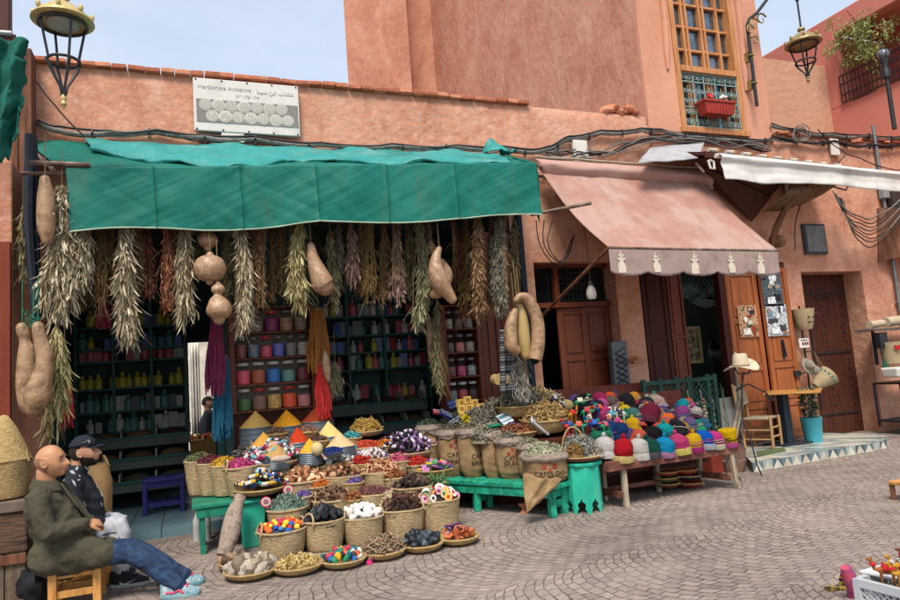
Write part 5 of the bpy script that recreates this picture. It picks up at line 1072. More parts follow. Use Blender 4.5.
def P_cup(key, cols, nm='clay_cup'):
 def f():
  mb = MB(); mb.lathe([(.3, -.5), (.45, -.45), (.9, .35), (1, .5), (.9, .5), (.75, .3), (.3, -.3), (0, -.32)], (0, 0, 0), 16); return [mb.build(nm, mat('item_'+key, cols, island='obj', rough=.7), local=True)]
 return proto(key, f)
def P_tin(key, cols, nm='round_tin'):
 def f():
  out = []
  for c in cols:
   mb = MB(); c1, c2 = c; mb.lathe([(0, -.14), (.97, -.14), (1, -.1), (1, .1), (.95, .14)], (0, 0, 0), 20); mb.cm = 1; mb.lathe([(.95, .141), (.7, .17), (.0, .175)], (0, 0, 0), 20); mb.cm = 2; mb.lathe([(.45, .174), (.3, .19), (0, .195)], (0, 0, 0), 16)
   out.append(mb.build(nm, [mat('tin_'+c1, [c1], rough=.4), mat('tin_'+c2, [c2], rough=.4), mat('tin_'+c1, [c1])], local=True))
  return out
 return proto(key, f)
def fill(c, r, pr, n, size, lab, cat, grp, dome=.35, jit=.35, flat=False, standing=0, sy=1.0, layers=1):
 if c.z > .3: n = int(n*1.25); dome *= 1.25
 for k in range(n):
  rr = r*.9*sqrt((k+.5)/n); a = k*2.39996+c.x*5; x, y = rr*cos(a)+rnd.uniform(-jit, jit)*size, rr*sin(a)*sy+rnd.uniform(-jit, jit)*size
  z = c.z+dome*r*(1-(rr/r)**2)+rnd.uniform(-.2, .35)*size
  R = (rnd.uniform(-.5, .5), rnd.uniform(-.5, .5), rnd.uniform(0, 6.3)) if flat else (rnd.uniform(0, 6), rnd.uniform(0, 6), rnd.uniform(0, 6))
  if standing and rnd.random() < standing: R = (rnd.uniform(.9, 1.6), rnd.uniform(-.4, .4), rnd.uniform(-.9, .9))
  o = copy_tree(pr[rnd.randrange(len(pr))], None, (c.x+x, c.y+y, z), R, size*rnd.uniform(.8, 1.2)); tag(o, lab, cat, grp)
def bed(o, c, r, m, dome=.3):      # what lies deeper in the basket
 mb = MB(); mb.lathe([(r*.97, -.03), (r*.9, .0), (r*.6, dome*r*.6), (r*.3, dome*r*.88), (0, dome*r*.95)], c-V((0, 0, .012)), 20, wob=.1); mb.build('lower_layer', m, parent=o)
def heap(lab, name, c, r, cols, n=500, sz=.014, dome=.35, typ='bead', cat='herbs', sy=1.0, up=.3, key=None, el=2.0):
 if c.z > .45: dome *= 1.25
 m = mat('heap_'+(key or name+cols[0]), cols, island=True, rough=.8, ns=40, var=.3); mb = MB()
 mb.lathe([(r*.97, -.02), (r*.9, .0), (r*.6, dome*r*.62), (r*.3, dome*r*.9), (0, dome*r)], c, 24, wob=.12, sy=sy)
 for k in range(n):
  rr = r*.97*sqrt(rnd.random()); a = rnd.uniform(0, 2*pi); p = c+V((rr*cos(a), rr*sin(a)*sy, dome*r*(1-(rr/r)**2)*1.0+.002+rnd.uniform(0, sz)))
  if typ == 'bead': s_ = sz*rnd.uniform(.6, 1.2)*.5; mb.ell(p, (s_, s_*.8, s_*.7), nu=6, nv=4)
  elif typ == 'leaf': mb.leaf(p, (rnd.gauss(0, 1), rnd.gauss(0, 1), rnd.uniform(-.2, up*2)), sz, sz*el)
  elif typ == 'curl':
   d = V((rnd.gauss(0, 1), rnd.gauss(0, 1), rnd.uniform(-.1, up))).normalized(); q = V((rnd.gauss(0, 1), rnd.gauss(0, 1), rnd.gauss(0, .6)))*sz*.6; mb.tube([p, p+d*sz+q, p+d*sz*2], [sz*.22, sz*.26, sz*.12], 5)
 o = mb.build(name, m, ang=50); return tag(o, lab, cat, kind='stuff')
# == front row baskets
FR = []
def frontbasket(px, py, w, lab, hrot=.2, y=6.42, handles=2, m=WICK, hmax=None):
 c = P(px, py, y); r = w/2*mpp(c); return basket(lab, c, r, c.z-.002, m, handles, .8, hrot=hrot), c, r
o, c, r = frontbasket(282, 529, 48, 'woven basket of bright felt balls, leftmost of the front row', .2); bed(o, c, r, mat('bed_blue', ['3b3c50']))
fill(c, r*.95, P_rock('felt', ['c42b26', 'd8a82a', '2456a0', '1f7a55', 'd5642a', 'b52a48', '3f7fb0', 'e0b83a'], jit=.05, sq=(1, 1, 1), nm='felt_ball', rough=.95), 48, .026, 'small bright felt ball in the leftmost front basket', 'felt ball', 'felt balls in the front basket', .35)
o, c, r = frontbasket(323, 519, 42, 'woven basket heaped with black charcoal', .6); bed(o, c, r, mat('bed_black', ['17181b']))
fill(c, r, P_rock('coal', ['1d2024', '2a2e33', '14161a', '34393f'], jit=.5, nm='charcoal_lump', rough=.55, bump=.3, bs=8), 30, .044, 'black charcoal lump heaped in the front row basket', 'charcoal', 'charcoal lumps in the front basket', .45)
o, c, r = frontbasket(362, 516, 43, 'woven basket heaped with white stones', .1); bed(o, c, r, mat('bed_white', ['8f8b84']))
fill(c, r*.98, P_rock('white', ['c9c5bd', 'd6d3cc', 'b8b3aa', 'dcd9d4'], jit=.35, nm='white_stone', rough=.5), 34, .038, 'white chalky stone heaped in the front row basket', 'stone', 'white stones in the front basket', .45)
o, c, r = frontbasket(402, 508, 45, 'woven basket heaped with dark brown bark chunks', -.3); bed(o, c, r, mat('bed_brown', ['2e2019']))
fill(c, r, P_stick('bark', ['4a3228', '5c4234', '3a2620', '6d5244'], 'bark_chunk', .38, .4), 34, .04, 'dark brown bark chunk in the front row basket', 'bark', 'bark chunks in the front basket', .5)
o, c, r = frontbasket(438, 499, 42, 'woven basket of striped round pouches, right end of the front row', .5); bed(o, c, r, MATS['bed_brown'])
fill(c, r, P_tin('pouch', [('1f6a4a', 'd0b88c'), ('b02a30', 'e0d5c8'), ('2a2c30', 'd8d4cc'), ('b5482a', 'dba95a'), ('7a2a58', 'd6a0b0')], 'striped_pouch'), 26, .045, 'striped round pouch standing in the right front basket', 'pouch', 'striped pouches in the front basket', .45, standing=.8)
# -- low trays on the ground
def gt(px, py, w, lab, y=None, h=.06):
 c = G(px, py, h+.003); r = w/2*mpp(c); return tray(lab, c, r, h=h), c, r
o, c, r = gt(251, 569, 52, 'flat wicker tray of geodes, nearest tray to the sitting men')
fill(c, r*.9, P_rock('geode', ['9a8c78', '7a6c5c', 'b5aca0', '8c7a5c', '6a5e54', 'a89c90'], jit=.55, nm='geode', rough=.9, bump=.6, bs=9, sq=(1, .75, .7)), 19, .07, 'rough grey beige geode in the tray nearest the men', 'geode', 'geodes in the ground tray', .35)
o, c, r = gt(236, 562, 34, 'small wicker tray of brown shells half hidden behind the geode tray')
fill(c, r*.9, P_rock('shellb', ['6f5844', '8c745c', '54402f'], jit=.5, nm='brown_shell', rough=.8), 12, .04, 'small brown shell in the tray behind the geodes', 'shell', 'brown shells in the small tray', .3)
o, c, r = gt(298, 564, 50, 'wicker tray of pale yellow roots on the ground, second from left')
fill(c, r*.92, P_stick('root', ['b39a62', 'c4ad78', 'a0854e'], 'ginger_root', .2, .5, 2), 44, .04, 'pale knobbly root in the ground tray', 'root', 'pale roots in the ground tray', .2)
o, c, r = gt(343, 558, 46, 'wicker tray of small coloured clay toys on the ground')
fill(c, r*.92, P_rock('toys', ['c9c4bc', '1d6f74', '2456a0', 'd0a02c', 'b8502e', '2a2c30', 'b0334a', '1f7a55'], jit=.4, nm='clay_trinket', rough=.5, sq=(1, .6, .6)), 40, .034, 'small coloured clay trinket in the ground tray', 'trinket', 'clay trinkets in the ground tray', .35)
o, c, r = gt(383, 550, 44, 'wicker tray of brown curled dry flowers on the ground')
heap('heap of brown curled dry flowers in the middle ground tray', 'dried_flowers', c-V((0, 0, .02)), r*.88, ['7a6550', '927c64', '5e4c3c', 'a08a70'], 420, .03, .55, 'curl', up=1.2)
o, c, r = gt(422, 543, 42, 'wicker tray of blue black rocks on the ground')
fill(c, r*.92, P_rock('slate', ['262c33', '343c45', '1c2026', '444c55'], jit=.5, nm='black_rock', rough=.5), 26, .042, 'blue black rock in the ground tray', 'rock', 'blue black rocks in the ground tray', .45)
p_ = G(405, 552, .02); ob = copy_tree(PROTO['slate'][1], None, p_, (0, 0, 1), .035); tag(ob, 'single black rock fallen on the paving before its tray', 'rock')
o, c, r = gt(458, 536, 42, 'wicker tray of orange clay cups and a purple beaded ring, rightmost on the ground')
fill(c, r*.85, P_cup('cup', ['b0603a', 'c06f46', '9c5030']), 14, .042, 'orange clay cup in the rightmost ground tray', 'cup', 'orange clay cups in the ground tray', .25, flat=True)
fill(c+V((-.02, .04, .05)), r*.45, P_ring('beaded', ['4a2a5c', 'b8b0c0', '7a3a6a', '2c2438'], 'beaded_ring', .2), 6, .045, 'purple and white beaded ring lying on the clay cups', 'beaded ring', 'beaded rings on the cups', .4, flat=True)
mb = MB(); q = G(369, 564, 0); mb.lathe([(0, 0), (.035, 0), (.03, .015), (.006, .06), (0, .065)], q, 14, R=Matrix.Rotation(.4, 3, 'Y')); tag(mb.build('pink_cone', mat('hot_pink', ['b82a6a'])), 'tiny hot pink cone lying on the paving between two trays', 'cone')
# == raised rows
def row(px, py, w, lab, h=.2, m=WICK, handles=0, kind='basket', hrot=.3):
 c = DS(px, py); r = w/2*mpp(c)
 if kind == 'basket': return basket(lab, c, r, h, m, handles, .85, hrot=hrot), c, r
 return tray(lab, c, r, m, .06), c, r
c = DS(287, 508); r = 20*mpp(c); basket('basket of grey green rosette herbs behind the felt balls', c, r, .2)
heap('grey green rosette herbs behind the felt ball basket', 'silver_herbs', c, r*.95, ['5d7366', '7a8c80', '48604f', '8fa096'], 420, .02, .5, 'leaf', up=1.5, el=2.2)
for i, (px, py) in enumerate(((265, 506), (287, 494))):
 q = DS(px, py)+V((0, -.1, .05)); mb = MB(); R = Matrix.Rotation(radians(65), 3, 'X')
 for k, (rr, cc) in enumerate(((.05, 'a8325a'), (.038, 'b8b090'), (.027, '1f6a6a'), (.016, 'b52a48'))): mb.cm = k; mb.lathe([(rr, -.01), (rr, .006+k*.003), (0, .007+k*.003)], q, 18, R=R)
 tag(mb.build('target_mirror', [mat('rng_'+cc, [cc]) for cc in ('a8325a', 'b8b090', '1f6a6a', 'b52a48')]), ('left' if i == 0 else 'right')+' round mirror with concentric coloured rings, among the grey green herbs', 'mirror')
o, c, r = row(331, 499, 38, 'basket of brown bark shavings behind the charcoal basket', handles=2, hrot=.1); bed(o, c, r, mat('bed_mid', ['5a4636']))
heap('brown bark shavings behind the charcoal', 'bark_shavings', c, r*.94, ['6a5040', '82664f', '4f3c2f', '96795f'], 300, .032, .4, 'leaf', up=.5, el=1.8)
o, c, r = row(372, 493, 40, 'basket of small dark red seeds behind the white stones', h=.16, kind='basket')
heap('small dark red seeds behind the white stones', 'red_seeds', c, r*.95, ['5a2f30', '6f4040', '44262a', '8a6058'], 800, .014, .3, 'bead')
o, c, r = row(412, 486, 42, 'basket of dark cones and pods, with a green lid, behind the bark basket', h=.18); bed(o, c, r, MATS['bed_brown'])
fill(c, r, P_rock('cones', ['3d2e28', '54423a', '2c211d', '66544a'], jit=.55, js=5, nm='dry_cone', rough=.9, bump=.6, bs=10), 36, .032, 'small dark dry cone in the basket behind the bark', 'dry cone', 'dark dry cones in the basket', .35)
mb = MB(); q = c+V((.02, .02, .07)); mb.ell(q, (.09, .06, .012)); tag(mb.build('teal_cover', mat('teal_lid', ['1f7a6a'])), 'teal oval lid lying on the dark cones', 'lid')
c = DS(437, 486)+V((0, -.03, .02)); mb = MB()
for k in range(260): a_ = rnd.uniform(0, 6.3); d = V((cos(a_), sin(a_), rnd.uniform(.1, 1.3))); mb.leaf(c+d*rnd.uniform(0, .08), d, .018, .07, .5)
mb.cm = 1
for k in range(12): mb.tube([c, c+V((rnd.uniform(-.12, .12), rnd.uniform(-.1, .05), rnd.uniform(.05, .2)))], .003, 4)
tag(mb.build('fresh_sprig', [mat('fresh_leaves', ['5c7a4a', '7c9868', '48633a', '90a880'], island=True, tr=.2), mat('sprig_stem', ['6a8050'])], smooth=False), 'fresh green leafy sprig lying over the striped pouches', 'sprig')
o, c, r = row(260, 488, 50, 'wicker tray of striped red, blue and yellow bangles on the green pedestal', kind='tray', m=WICK2)
fill(c, r*.9, P_ring('bng1', ['a83038', 'e0d8cc', '2456a0', 'd0a838', '2a2c34', '3a9a9a'], 'bangle', .2), 26, .075, 'striped bangle in the tray on the green pedestal', 'bangle', 'bangles on the pedestal tray', .55, flat=True)
o, c, r = row(303, 480, 46, 'basket of orange brown wood slices, left of the clay bowls', h=.22); bed(o, c, r, mat('bed_or', ['7d5238']))
fill(c, r, P_rock('slices', ['b07a54', 'c4946c', '9a6544', 'd0a884'], jit=.4, sq=(1, .7, .22), nm='wood_slice', rough=.8), 46, .036, 'orange brown wood slice in the middle basket', 'wood slice', 'wood slices in the middle basket', .35, jit=.6)
o, c, r = row(342, 475, 44, 'basket of brown hollow husks, middle of the display', h=.22); bed(o, c, r, MATS['bed_mid'])
fill(c, r, P_cup('husk', ['8a6244', '9f7554', '70492f', 'b08866'], 'husk'), 34, .032, 'brown hollow husk in the middle basket', 'husk', 'brown husks in the middle basket', .35)
o, c, r = row(380, 471, 42, 'straight basket of pale orange bark pieces', h=.2); bed(o, c, r, MATS['bed_or'])
fill(c, r, P_stick('obark', ['c08c68', 'd0a482', 'b07a56'], 'pale_bark', .2, .35), 40, .045, 'pale orange bark piece in the right middle basket', 'bark', 'pale bark pieces in the basket', .35)
o, c, r = row(434, 469, 40, 'wooden tray of bright round tins beside the striped bangles', kind='tray', m=WICK2)
fill(c+V((0, 0, .0)), r*.9, P_tin('tins', [('b8327a', 'c43a80'), ('c4562a', 'd0642e'), ('2a6a3a', '35804a'), ('c9a83a', 'd6b84a'), ('3a3c6a', '4c5090'), ('b06aa8', 'c07ab8'), ('1f2024', '333438')], 'soap_tin'), 28, .04, 'bright round tin of solid perfume on the right tray', 'tin', 'bright round tins on the tray', .3, flat=True, standing=.3)
o, c, r = row(272, 467, 50, 'wide tray heaped with candy striped bangles behind the pedestal tray', kind='tray'); c = c+V((0, -.06, .06)); o.location = V(o.location)+V((0, -.06, .06))
fill(c, r*.95, P_ring('bng2', ['a83058', 'e0d5d5', '1f6a5a', 'c9a0a8', '2c2c3c', '5aa0a8', 'd0d0c8'], 'bangle', .2), 28, .085, 'candy striped bangle in the wide upper tray', 'bangle', 'candy striped bangles in the upper tray', .5, flat=True, standing=.35)
o, c, r = row(308, 463, 40, 'tray of red, pink and green clay beads', kind='tray')
fill(c, r, P_rock('rbeads', ['b52a38', 'c4485c', 'a82030', '1f8a60', 'd08090', 'c9b8a0'], jit=.3, nm='clay_bead', rough=.5), 44, .03, 'red and pink clay bead in the upper tray', 'bead', 'red and pink beads in the upper tray', .35)
o, c, r = row(337, 462, 42, 'basket of smooth grey white pebbles in the third row', h=.14)
fill(c, r, P_rock('peb', ['a8a6a0', 'bcbab4', '94928c', 'cac7c0'], jit=.25, sq=(1, .8, .5), nm='pale_pebble', rough=.45), 34, .034, 'smooth grey white pebble in the third row basket', 'pebble', 'grey white pebbles in the basket', .35)
o, c, r = row(371, 458, 38, 'tray of white and violet shells in the third row', kind='tray')
fill(c, r, P_rock('vshell', ['b8aebc', 'd0c9cc', '8a7a98', '9c8a88', 'c8c0b8'], jit=.5, nm='violet_shell', rough=.35, sq=(1, .6, .5)), 40, .028, 'small white violet shell in the third row tray', 'shell', 'violet shells in the tray', .35)
o, c, r = row(366, 447, 34, 'low basket of red dried peppers in the upper rows', h=.12)
heap('bright red orange dried peppers in the low basket', 'red_peppers', c, r*.95, ['a83420', 'bc4a2c', '8f2a1c', 'c45a38'], 420, .018, .25, 'bead')
o, c, r = row(408, 452, 46, 'tray piled with black and white striped bangles, right of the shells', kind='tray')
fill(c, r*.95, P_ring('bng3', ['1f1c24', 'd0ccd0', '3a2a48', '1f1c24', '8a6a98'], 'bangle', .2), 30, .075, 'black and white striped bangle on the right tray', 'bangle', 'black and white bangles on the right tray', .6, flat=True, standing=.5)
mb = MB(); q = DS(394, 441); o, c, r = row(392, 441, 34, 'wooden tray of dark purple petals in the upper right', kind='tray'); heap('dark purple dried petals in the upper right tray', 'dark_petals', c-V((0, 0, .02)), r*.9, ['3c2a3a', '54384a', '2c2028'], 400, .018, .3, 'leaf')
o, c, r = row(366, 431, 34, 'wooden tray of yellow dried flowers at the top right of the display', kind='tray')
heap('mustard yellow dried flowers at the top right', 'yellow_flowers', c-V((0, 0, .02)), r*.85, ['a8843a', 'bc984a', '8f6c2c', 'c4a660'], 300, .03, .6, 'curl', up=1)
c = DS(426, 447)+V((0, 0, .02)); o = basket('small pink flowered basket among the striped bangles', c, .12, .1); heap('pale pink flower heads in the small basket', 'pink_flowers', c, .11, ['b08a88', 'c4a09c', '8f6a68'], 120, .02, .4, 'curl')
for (px, w, nm, cols, lab, py) in ((199, 28, 'green_leaves', ['5a6040', '747a52', '464c30'], 'dull green leaves', 461), (211, 28, 'rose_buds', ['4f2028', '6a2c36', '7c3a40'], 'dark red rosebuds', 463), (225, 29, 'yellow_petals', ['b08a28', 'c49a34', 'a07820'], 'yellow petals', 465), (241, 33, 'pink_petals', ['a83a6c', 'bc5080', '8f2c58'], 'bright pink petals', 467)):
 c = P(px, py, {199: 7.55, 211: 7.4, 225: 7.25}.get(px, 7.1)); r = w/2*mpp(c); c = c; h = c.z-.47; basket('tall woven basket of %s on the green bench' % lab, c, r, h, [WICK2, WICK, WICK2, WICK][int(px) % 4], 2 if px > 235 else 0, .68, hrot=.2)
 heap(lab+' heaped in a tall bench basket', nm, c, r*.95, cols, 420, .017, .35, 'leaf', up=.6, el=1.4)
for (px, py, w, nm, cols, lab, typ, sz, n) in ((247, 455, 28, 'dark_nuts', ['4a4442', '5c5652', '3a3534'], 'dark grey round nuts behind the pink petals', 'bead', .045, 70), (262, 455, 40, 'mixed_roots', ['7a6350', '94806a', '5e4a3a', 'a8987e'], 'mixed brown dried roots behind the candy striped bangles', 'curl', .034, 220),
  (292, 450, 38, 'magenta_flowers', ['a01a50', 'b82c64', '801842'], 'magenta dried hibiscus in the middle', 'leaf', .02, 500), (327, 447, 40, 'lime_herbs', ['9aa63a', 'b4be4e', '7f8c30'], 'lime green dried herbs in the middle', 'bead', .02, 500),
  (308, 445, 26, 'pale_chips', ['b08c6a', 'c4a482', '96724f'], 'pale pink brown chips under the yellow cone', 'leaf', .022, 240), (300, 456, 34, 'mossy_herbs', ['6c5c48', '5a4c3a', '80705a'], 'brown moss between magenta flowers and red beads', 'leaf', .018, 240)):
 c = DS(px, py)+V((0, 0, -.02)); r = w/2*mpp(c); heap(lab, nm, c, r, cols, n, sz, .45, typ)
def cone(px, py_base, w, hpx, col, lab, y=None, tin=None, lab2=None, grp=None):
 c = DS(px, py_base) if y is None else P(px, py_base, y); s = mpp(c); r = w/2*s*1.1; h = hpx*s*1.25
 mb = MB(); mb.lathe([(r, -.005), (r, .0)]+[(r*(1-t)*(1+.02*sin(t*30)), h*t) for t in [i/14 for i in range(1, 14)]]+[(0, h)], c, 32, wob=.09); o = mb.build('spice_cone', mat('spice_'+col, [col], ns=30, var=.12, bump=.25, bs=220, rough=.95)); tag(o, lab, 'spice', grp)
 if tin:
  b = c-V((0, 0, tin+.006)); o = thing('tin_drum', lab2, 'tin', b); mb = MB(); R = r*1.02
  pr = [(0, 0), (R, 0)]
  for k in range(1, 24): pr.append((R+.004*(k % 4 == 0), tin*k/24))
  pr += [(R, tin), (R*.98, tin+.004), (R*.97, tin-.01), (0, tin-.012)]
  mb.lathe(pr, b, 32); mb.build('body', mat('dull_tin', ['5c6870', '6f7c84', '4f5a60'], rough=.5, metal=.4, ns=4), parent=o); mb = MB(); mb.torus(b+V((0, 0, tin)), R, .008, n=32, m=6); mb.build('rim', MATS['dull_tin'], parent=o)
cone(256, 427, 29, 13, 'b8924e', 'tan spice cone in the back left tin', 8.0, .34, 'ribbed grey tin of tan spice, back left')
cone(287, 425.5, 29, 12.5, 'cc8a14', 'orange yellow spice cone in the back middle tin', 8.0, .34, 'ribbed grey tin of orange yellow spice, back middle')
cone(317, 421, 29, 12, '8f3a18', 'rust brown spice cone in the back right tin', 7.95, .36, 'ribbed grey tin of rust brown spice, back right')
cone(264, 447, 26, 12, 'bc8a3c', 'golden tan spice cone in front of the back left tin', 7.45, .2, 'grey tin of golden tan spice, second row')
cone(298, 442, 22, 12, 'a8300f', 'brick red spice cone in the middle', 7.45, .2, 'grey tin of brick red spice, second row')
cone(329, 436, 24, 12, 'd0b270', 'pale yellow spice cone, upper right', 7.6, .2, 'grey tin of pale yellow spice, upper right')
cone(340, 446, 26, 11, 'c4a67c', 'cream beige spice cone, lower right', 7.3, .16, 'grey tin of cream beige spice, right')
cone(275, 456, 26, 12, 'a88450', 'light tan spice cone above the candy striped bangles', 7.15, .12, 'grey tin of light tan spice, left front')
cone(310, 452, 20, 11, 'cc9428', 'yellow spice cone beside the pale round melon', 7.15, .12, 'grey tin of yellow spice, middle front')
o = thing('blue_pigment_bowl', 'bowl of deep blue pigment powder right of the melon', 'bowl', DS(334, 452)); c = P(333, 452, 7.05); mb = MB(); mb.lathe([(.02, -.06), (.07, -.05), (.115, 0), (.11, 0), (0, -.01)], c, 24); mb.build('bowl', mat('grey_bowl', ['7a8488'], rough=.4), parent=o)
heap('deep blue pigment lumps in a bowl', 'blue_pigment', c, .108, ['122a6c', '1a3684', '0e2158'], 260, .014, .3, 'bead')
c = P(317, 449, 7.05); mb = MB(); mb.ell(c, (.065, .065, .07), jit=.05); tag(mb.build('round_melon', mat('pale_melon', ['b0a070', 'c4b588'], ns=6)), 'pale yellow round melon between the yellow cone and the blue pigment', 'melon')
for (px, py, w, y, cols, lab, sz) in ((277, 434, 22, 7.75, ['7a5c48', '94745c', '5c4434'], 'wood shavings', .02), (307, 432, 20, 7.7, ['6a4434', '82584a', 'a07a64'], 'brown petals', .02), (288, 444, 22, 7.45, ['6a6864', '84827c', '504e4a'], 'grey lichen', .018), (318, 441, 20, 7.4, ['5a4238', '745a4c', '44302a'], 'star anise', .018)):
 c = P(px, py, y); r = w/2*mpp(c); basket('little wicker bowl of %s among the spice cones' % lab, c, r, .09, WICK2, 0, .55); heap(lab+' in a little bowl among the cones', 'dried_'+lab.split()[-1], c, r*.94, cols, 160, sz, .35, 'leaf')
c = P(280, 455, 6.95); mb = MB(); mb.ell(c+V((0, -.03, -.035)), (.10, .04, .035), jit=.1); tag(mb.build('pumice', mat('pale_pumice', ['a08c80', 'b8a698'], ns=20, bump=.4, bs=40)), 'pale elongated pumice stone before the light tan cone', 'pumice')
EX = [('cinnamon curls', ['8a5430', 'a0683c', '6e4024'], 'curl', .024), ('orange petals', ['c46a20', 'd0802c', 'a85418'], 'leaf', .018), ('pale green pods', ['7f9060', '98a878', '687a4c'], 'bead', .022), ('red chillies', ['a82018', 'bc3424', '841810'], 'curl', .022), ('cream seeds', ['b8a888', 'c8bc9c', 'a09070'], 'bead', .014), ('violet buds', ['5c4a80', '74609a', '463868'], 'bead', .016), ('turquoise crystals', ['3c8a90', '54a0a4', '2c7078'], 'bead', .02), ('rose petals', ['b8506c', 'c87088', '983c58'], 'leaf', .018), ('black peppercorns', ['2c2824', '3c3630', '1f1c1a'], 'bead', .014)]
PL = [(318, 490, 20, 'the bark shavings and clay red seeds'), (353, 486, 20, 'the brown husks and red seeds'), (394, 481, 22, 'the pale bark basket and dry cones'), (282, 477, 20, 'the pedestal tray and wood slices'), (322, 469, 20, 'the wood slices and brown husks'), (361, 467, 20, 'the husks and pale bark'), (401, 464, 22, 'the pale bark and striped bangles'), (258, 474, 20, 'the pedestal tray and dark nuts'), (350, 453, 18, 'the melon and red pepper basket'), (386, 449, 18, 'the peppers and striped bangles'), (303, 500, 18, 'the silver herbs and bark shavings'), (352, 503, 18, 'the charcoal and white stones'), (388, 500, 18, 'the white stones and bark chunks'), (421, 497, 18, 'the bark chunks and striped pouches'), (418, 468, 20, 'the bangles and bright tins'), (290, 462, 18, 'two upper bangle trays'), (322, 457, 18, 'the red beads and pebbles'), (352, 441, 18, 'the cream cone and peppers')]
for i, (px, py, w, wh) in enumerate(PL):
 nm, cols, ty, sz = EX[(i*4+1) % 9]; c = DS(px, py)+V((0, .02, .03)); r = w/2*mpp(c)*1.1; basket('little basket of %s between %s' % (nm, wh), c, r, .12, [WICK, WICK2][i % 2], 0, .75); heap('%s heaped between %s' % (nm, wh), nm.split()[-1]+'_heap', c, r*.97, cols, 200, sz, .45, ty, key='ex%d' % ((i*4+1) % 9))
# -- staging under the goods
mb = MB()
for (y0, y1) in ((6.62, 6.95), (6.95, 7.3), (7.3, 7.65), (7.65, 8.02)):
 z = .26+(y0-6.45)*.48-.24; mb.bx(.62+(y0-6.6)*.1, 2.35+(y0-6.6)*.25, y0+.001, y1, .0, max(.04, z))
o = tag(mb.build('display_steps', DARKWOOD, smooth=False), 'dark wooden steps carrying the baskets and spice cones', 'staging')
c = G(251, 548, 0); ped = thing('green_pedestal', 'turquoise tapering box pedestal under the bangle tray', 'pedestal', (c.x, c.y+.1, 0)); h = DS(260, 492).z-.08; mb = MB(); mb.box((c.x+.03, c.y+.1, h/2), (.24, .24, h), taper=.82); mb.build('box', GREEN, parent=ped, smooth=False, bev=.01); mb = MB(); mb.box((c.x+.03, c.y+.1, h+.012), (.3, .3, .024)); mb.build('top', GREEN, parent=ped, smooth=False, bev=.006)
def bench(name, lab, a, b, w, h, m, leg=.07, top=.05, low=True, ends=True, over=.0):
 a, b = V((a[0], a[1], 0)), V((b[0], b[1], 0)); d = (b-a).normalized(); s = V((-d.y, d.x, 0)); o = thing(name, lab, 'bench', (a+b)/2); Z = V((0, 0, 1))
 mb = MB(); mb.bar(a+Z*(h-top/2), b+Z*(h-top/2), w, top); mb.build('top', m, parent=o, smooth=False, bev=.008)
 mb = MB()
 for sg in (-1, 1): mb.bar(a+d*.04+s*sg*(w/2-.03)+Z*(h-top-.045), b-d*.04+s*sg*(w/2-.03)+Z*(h-top-.045), .03, .085)
 for e in (a+d*.07, b-d*.07): mb.bar(e-s*(w/2-.05)+Z*(h-top-.046), e+s*(w/2-.05)+Z*(h-top-.046), .03, .08)
 mb.build('apron', m, parent=o, smooth=False, bev=.005); L_ = (b-a).length; k = max(2, int(L_/.95)+1)
 for i in range(k):
  e = a+d*(.09+(L_-.18)*i/(k-1))
  for sg in (-1, 1): mb = MB(); mb.bar(e+s*sg*(w/2-.06), e+s*sg*(w/2-.06)+Z*(h-top-.002), leg, leg); mb.build('leg', m, parent=o, smooth=False, bev=.005)
  if low: mb = MB(); mb.bar(e-s*(w/2-.08)+Z*h*.38, e+s*(w/2-.08)+Z*h*.38, .035, .07); mb.build('stretcher', m, parent=o, smooth=False, bev=.004)
 return o
bench('green_bench', 'dark turquoise bench carrying the tall flower baskets at the left', (-.02, 7.15), (.62, 7.15), .5, .46, mat('worn_green_paint', ['156a52', '1d7c62', '12513f'], rough=.5, ns=7), .05, .04)
mb = MB(); o = thing('log_pillow', 'long mottled grey cardoon log leaning on the green bench', 'log', G(222, 560, 0)); a_, b_ = G(223, 556, .06), P(241, 497, 6.75)
mb.tube([a_.lerp(b_, t)+V((.01*sin(t*6), 0, .02*sin(t*3))) for t in [i/14 for i in range(15)]], [.055+.03*sin(pi*min(1, t*1.1+.05))+.004*noise.noise(V((t*20, 0, 0))) for t in [i/14 for i in range(15)]], 16)
mb.build('body', mat('mottled_log', ['7c6a5c', '96867a', '5e5048'], ns=14, bump=.6, bs=24, rough=.95), parent=o)
for i, px in enumerate((196, 201)):
 q = G(px, 522, .0); q = V((.02+.1*i, 7.6, .0)); mb = MB(); mb.lathe([(0, 0), (.035, 0), (.038, .02), (.036, .14), (.038, .2), (.015, .26), (.015, .28), (0, .28)], q, 14); tag(mb.build('plastic_bottle', mat('milky_plastic', ['a8aca8'], rough=.3)), ('left' if i == 0 else 'right')+' milky plastic bottle standing under the green bench', 'bottle')
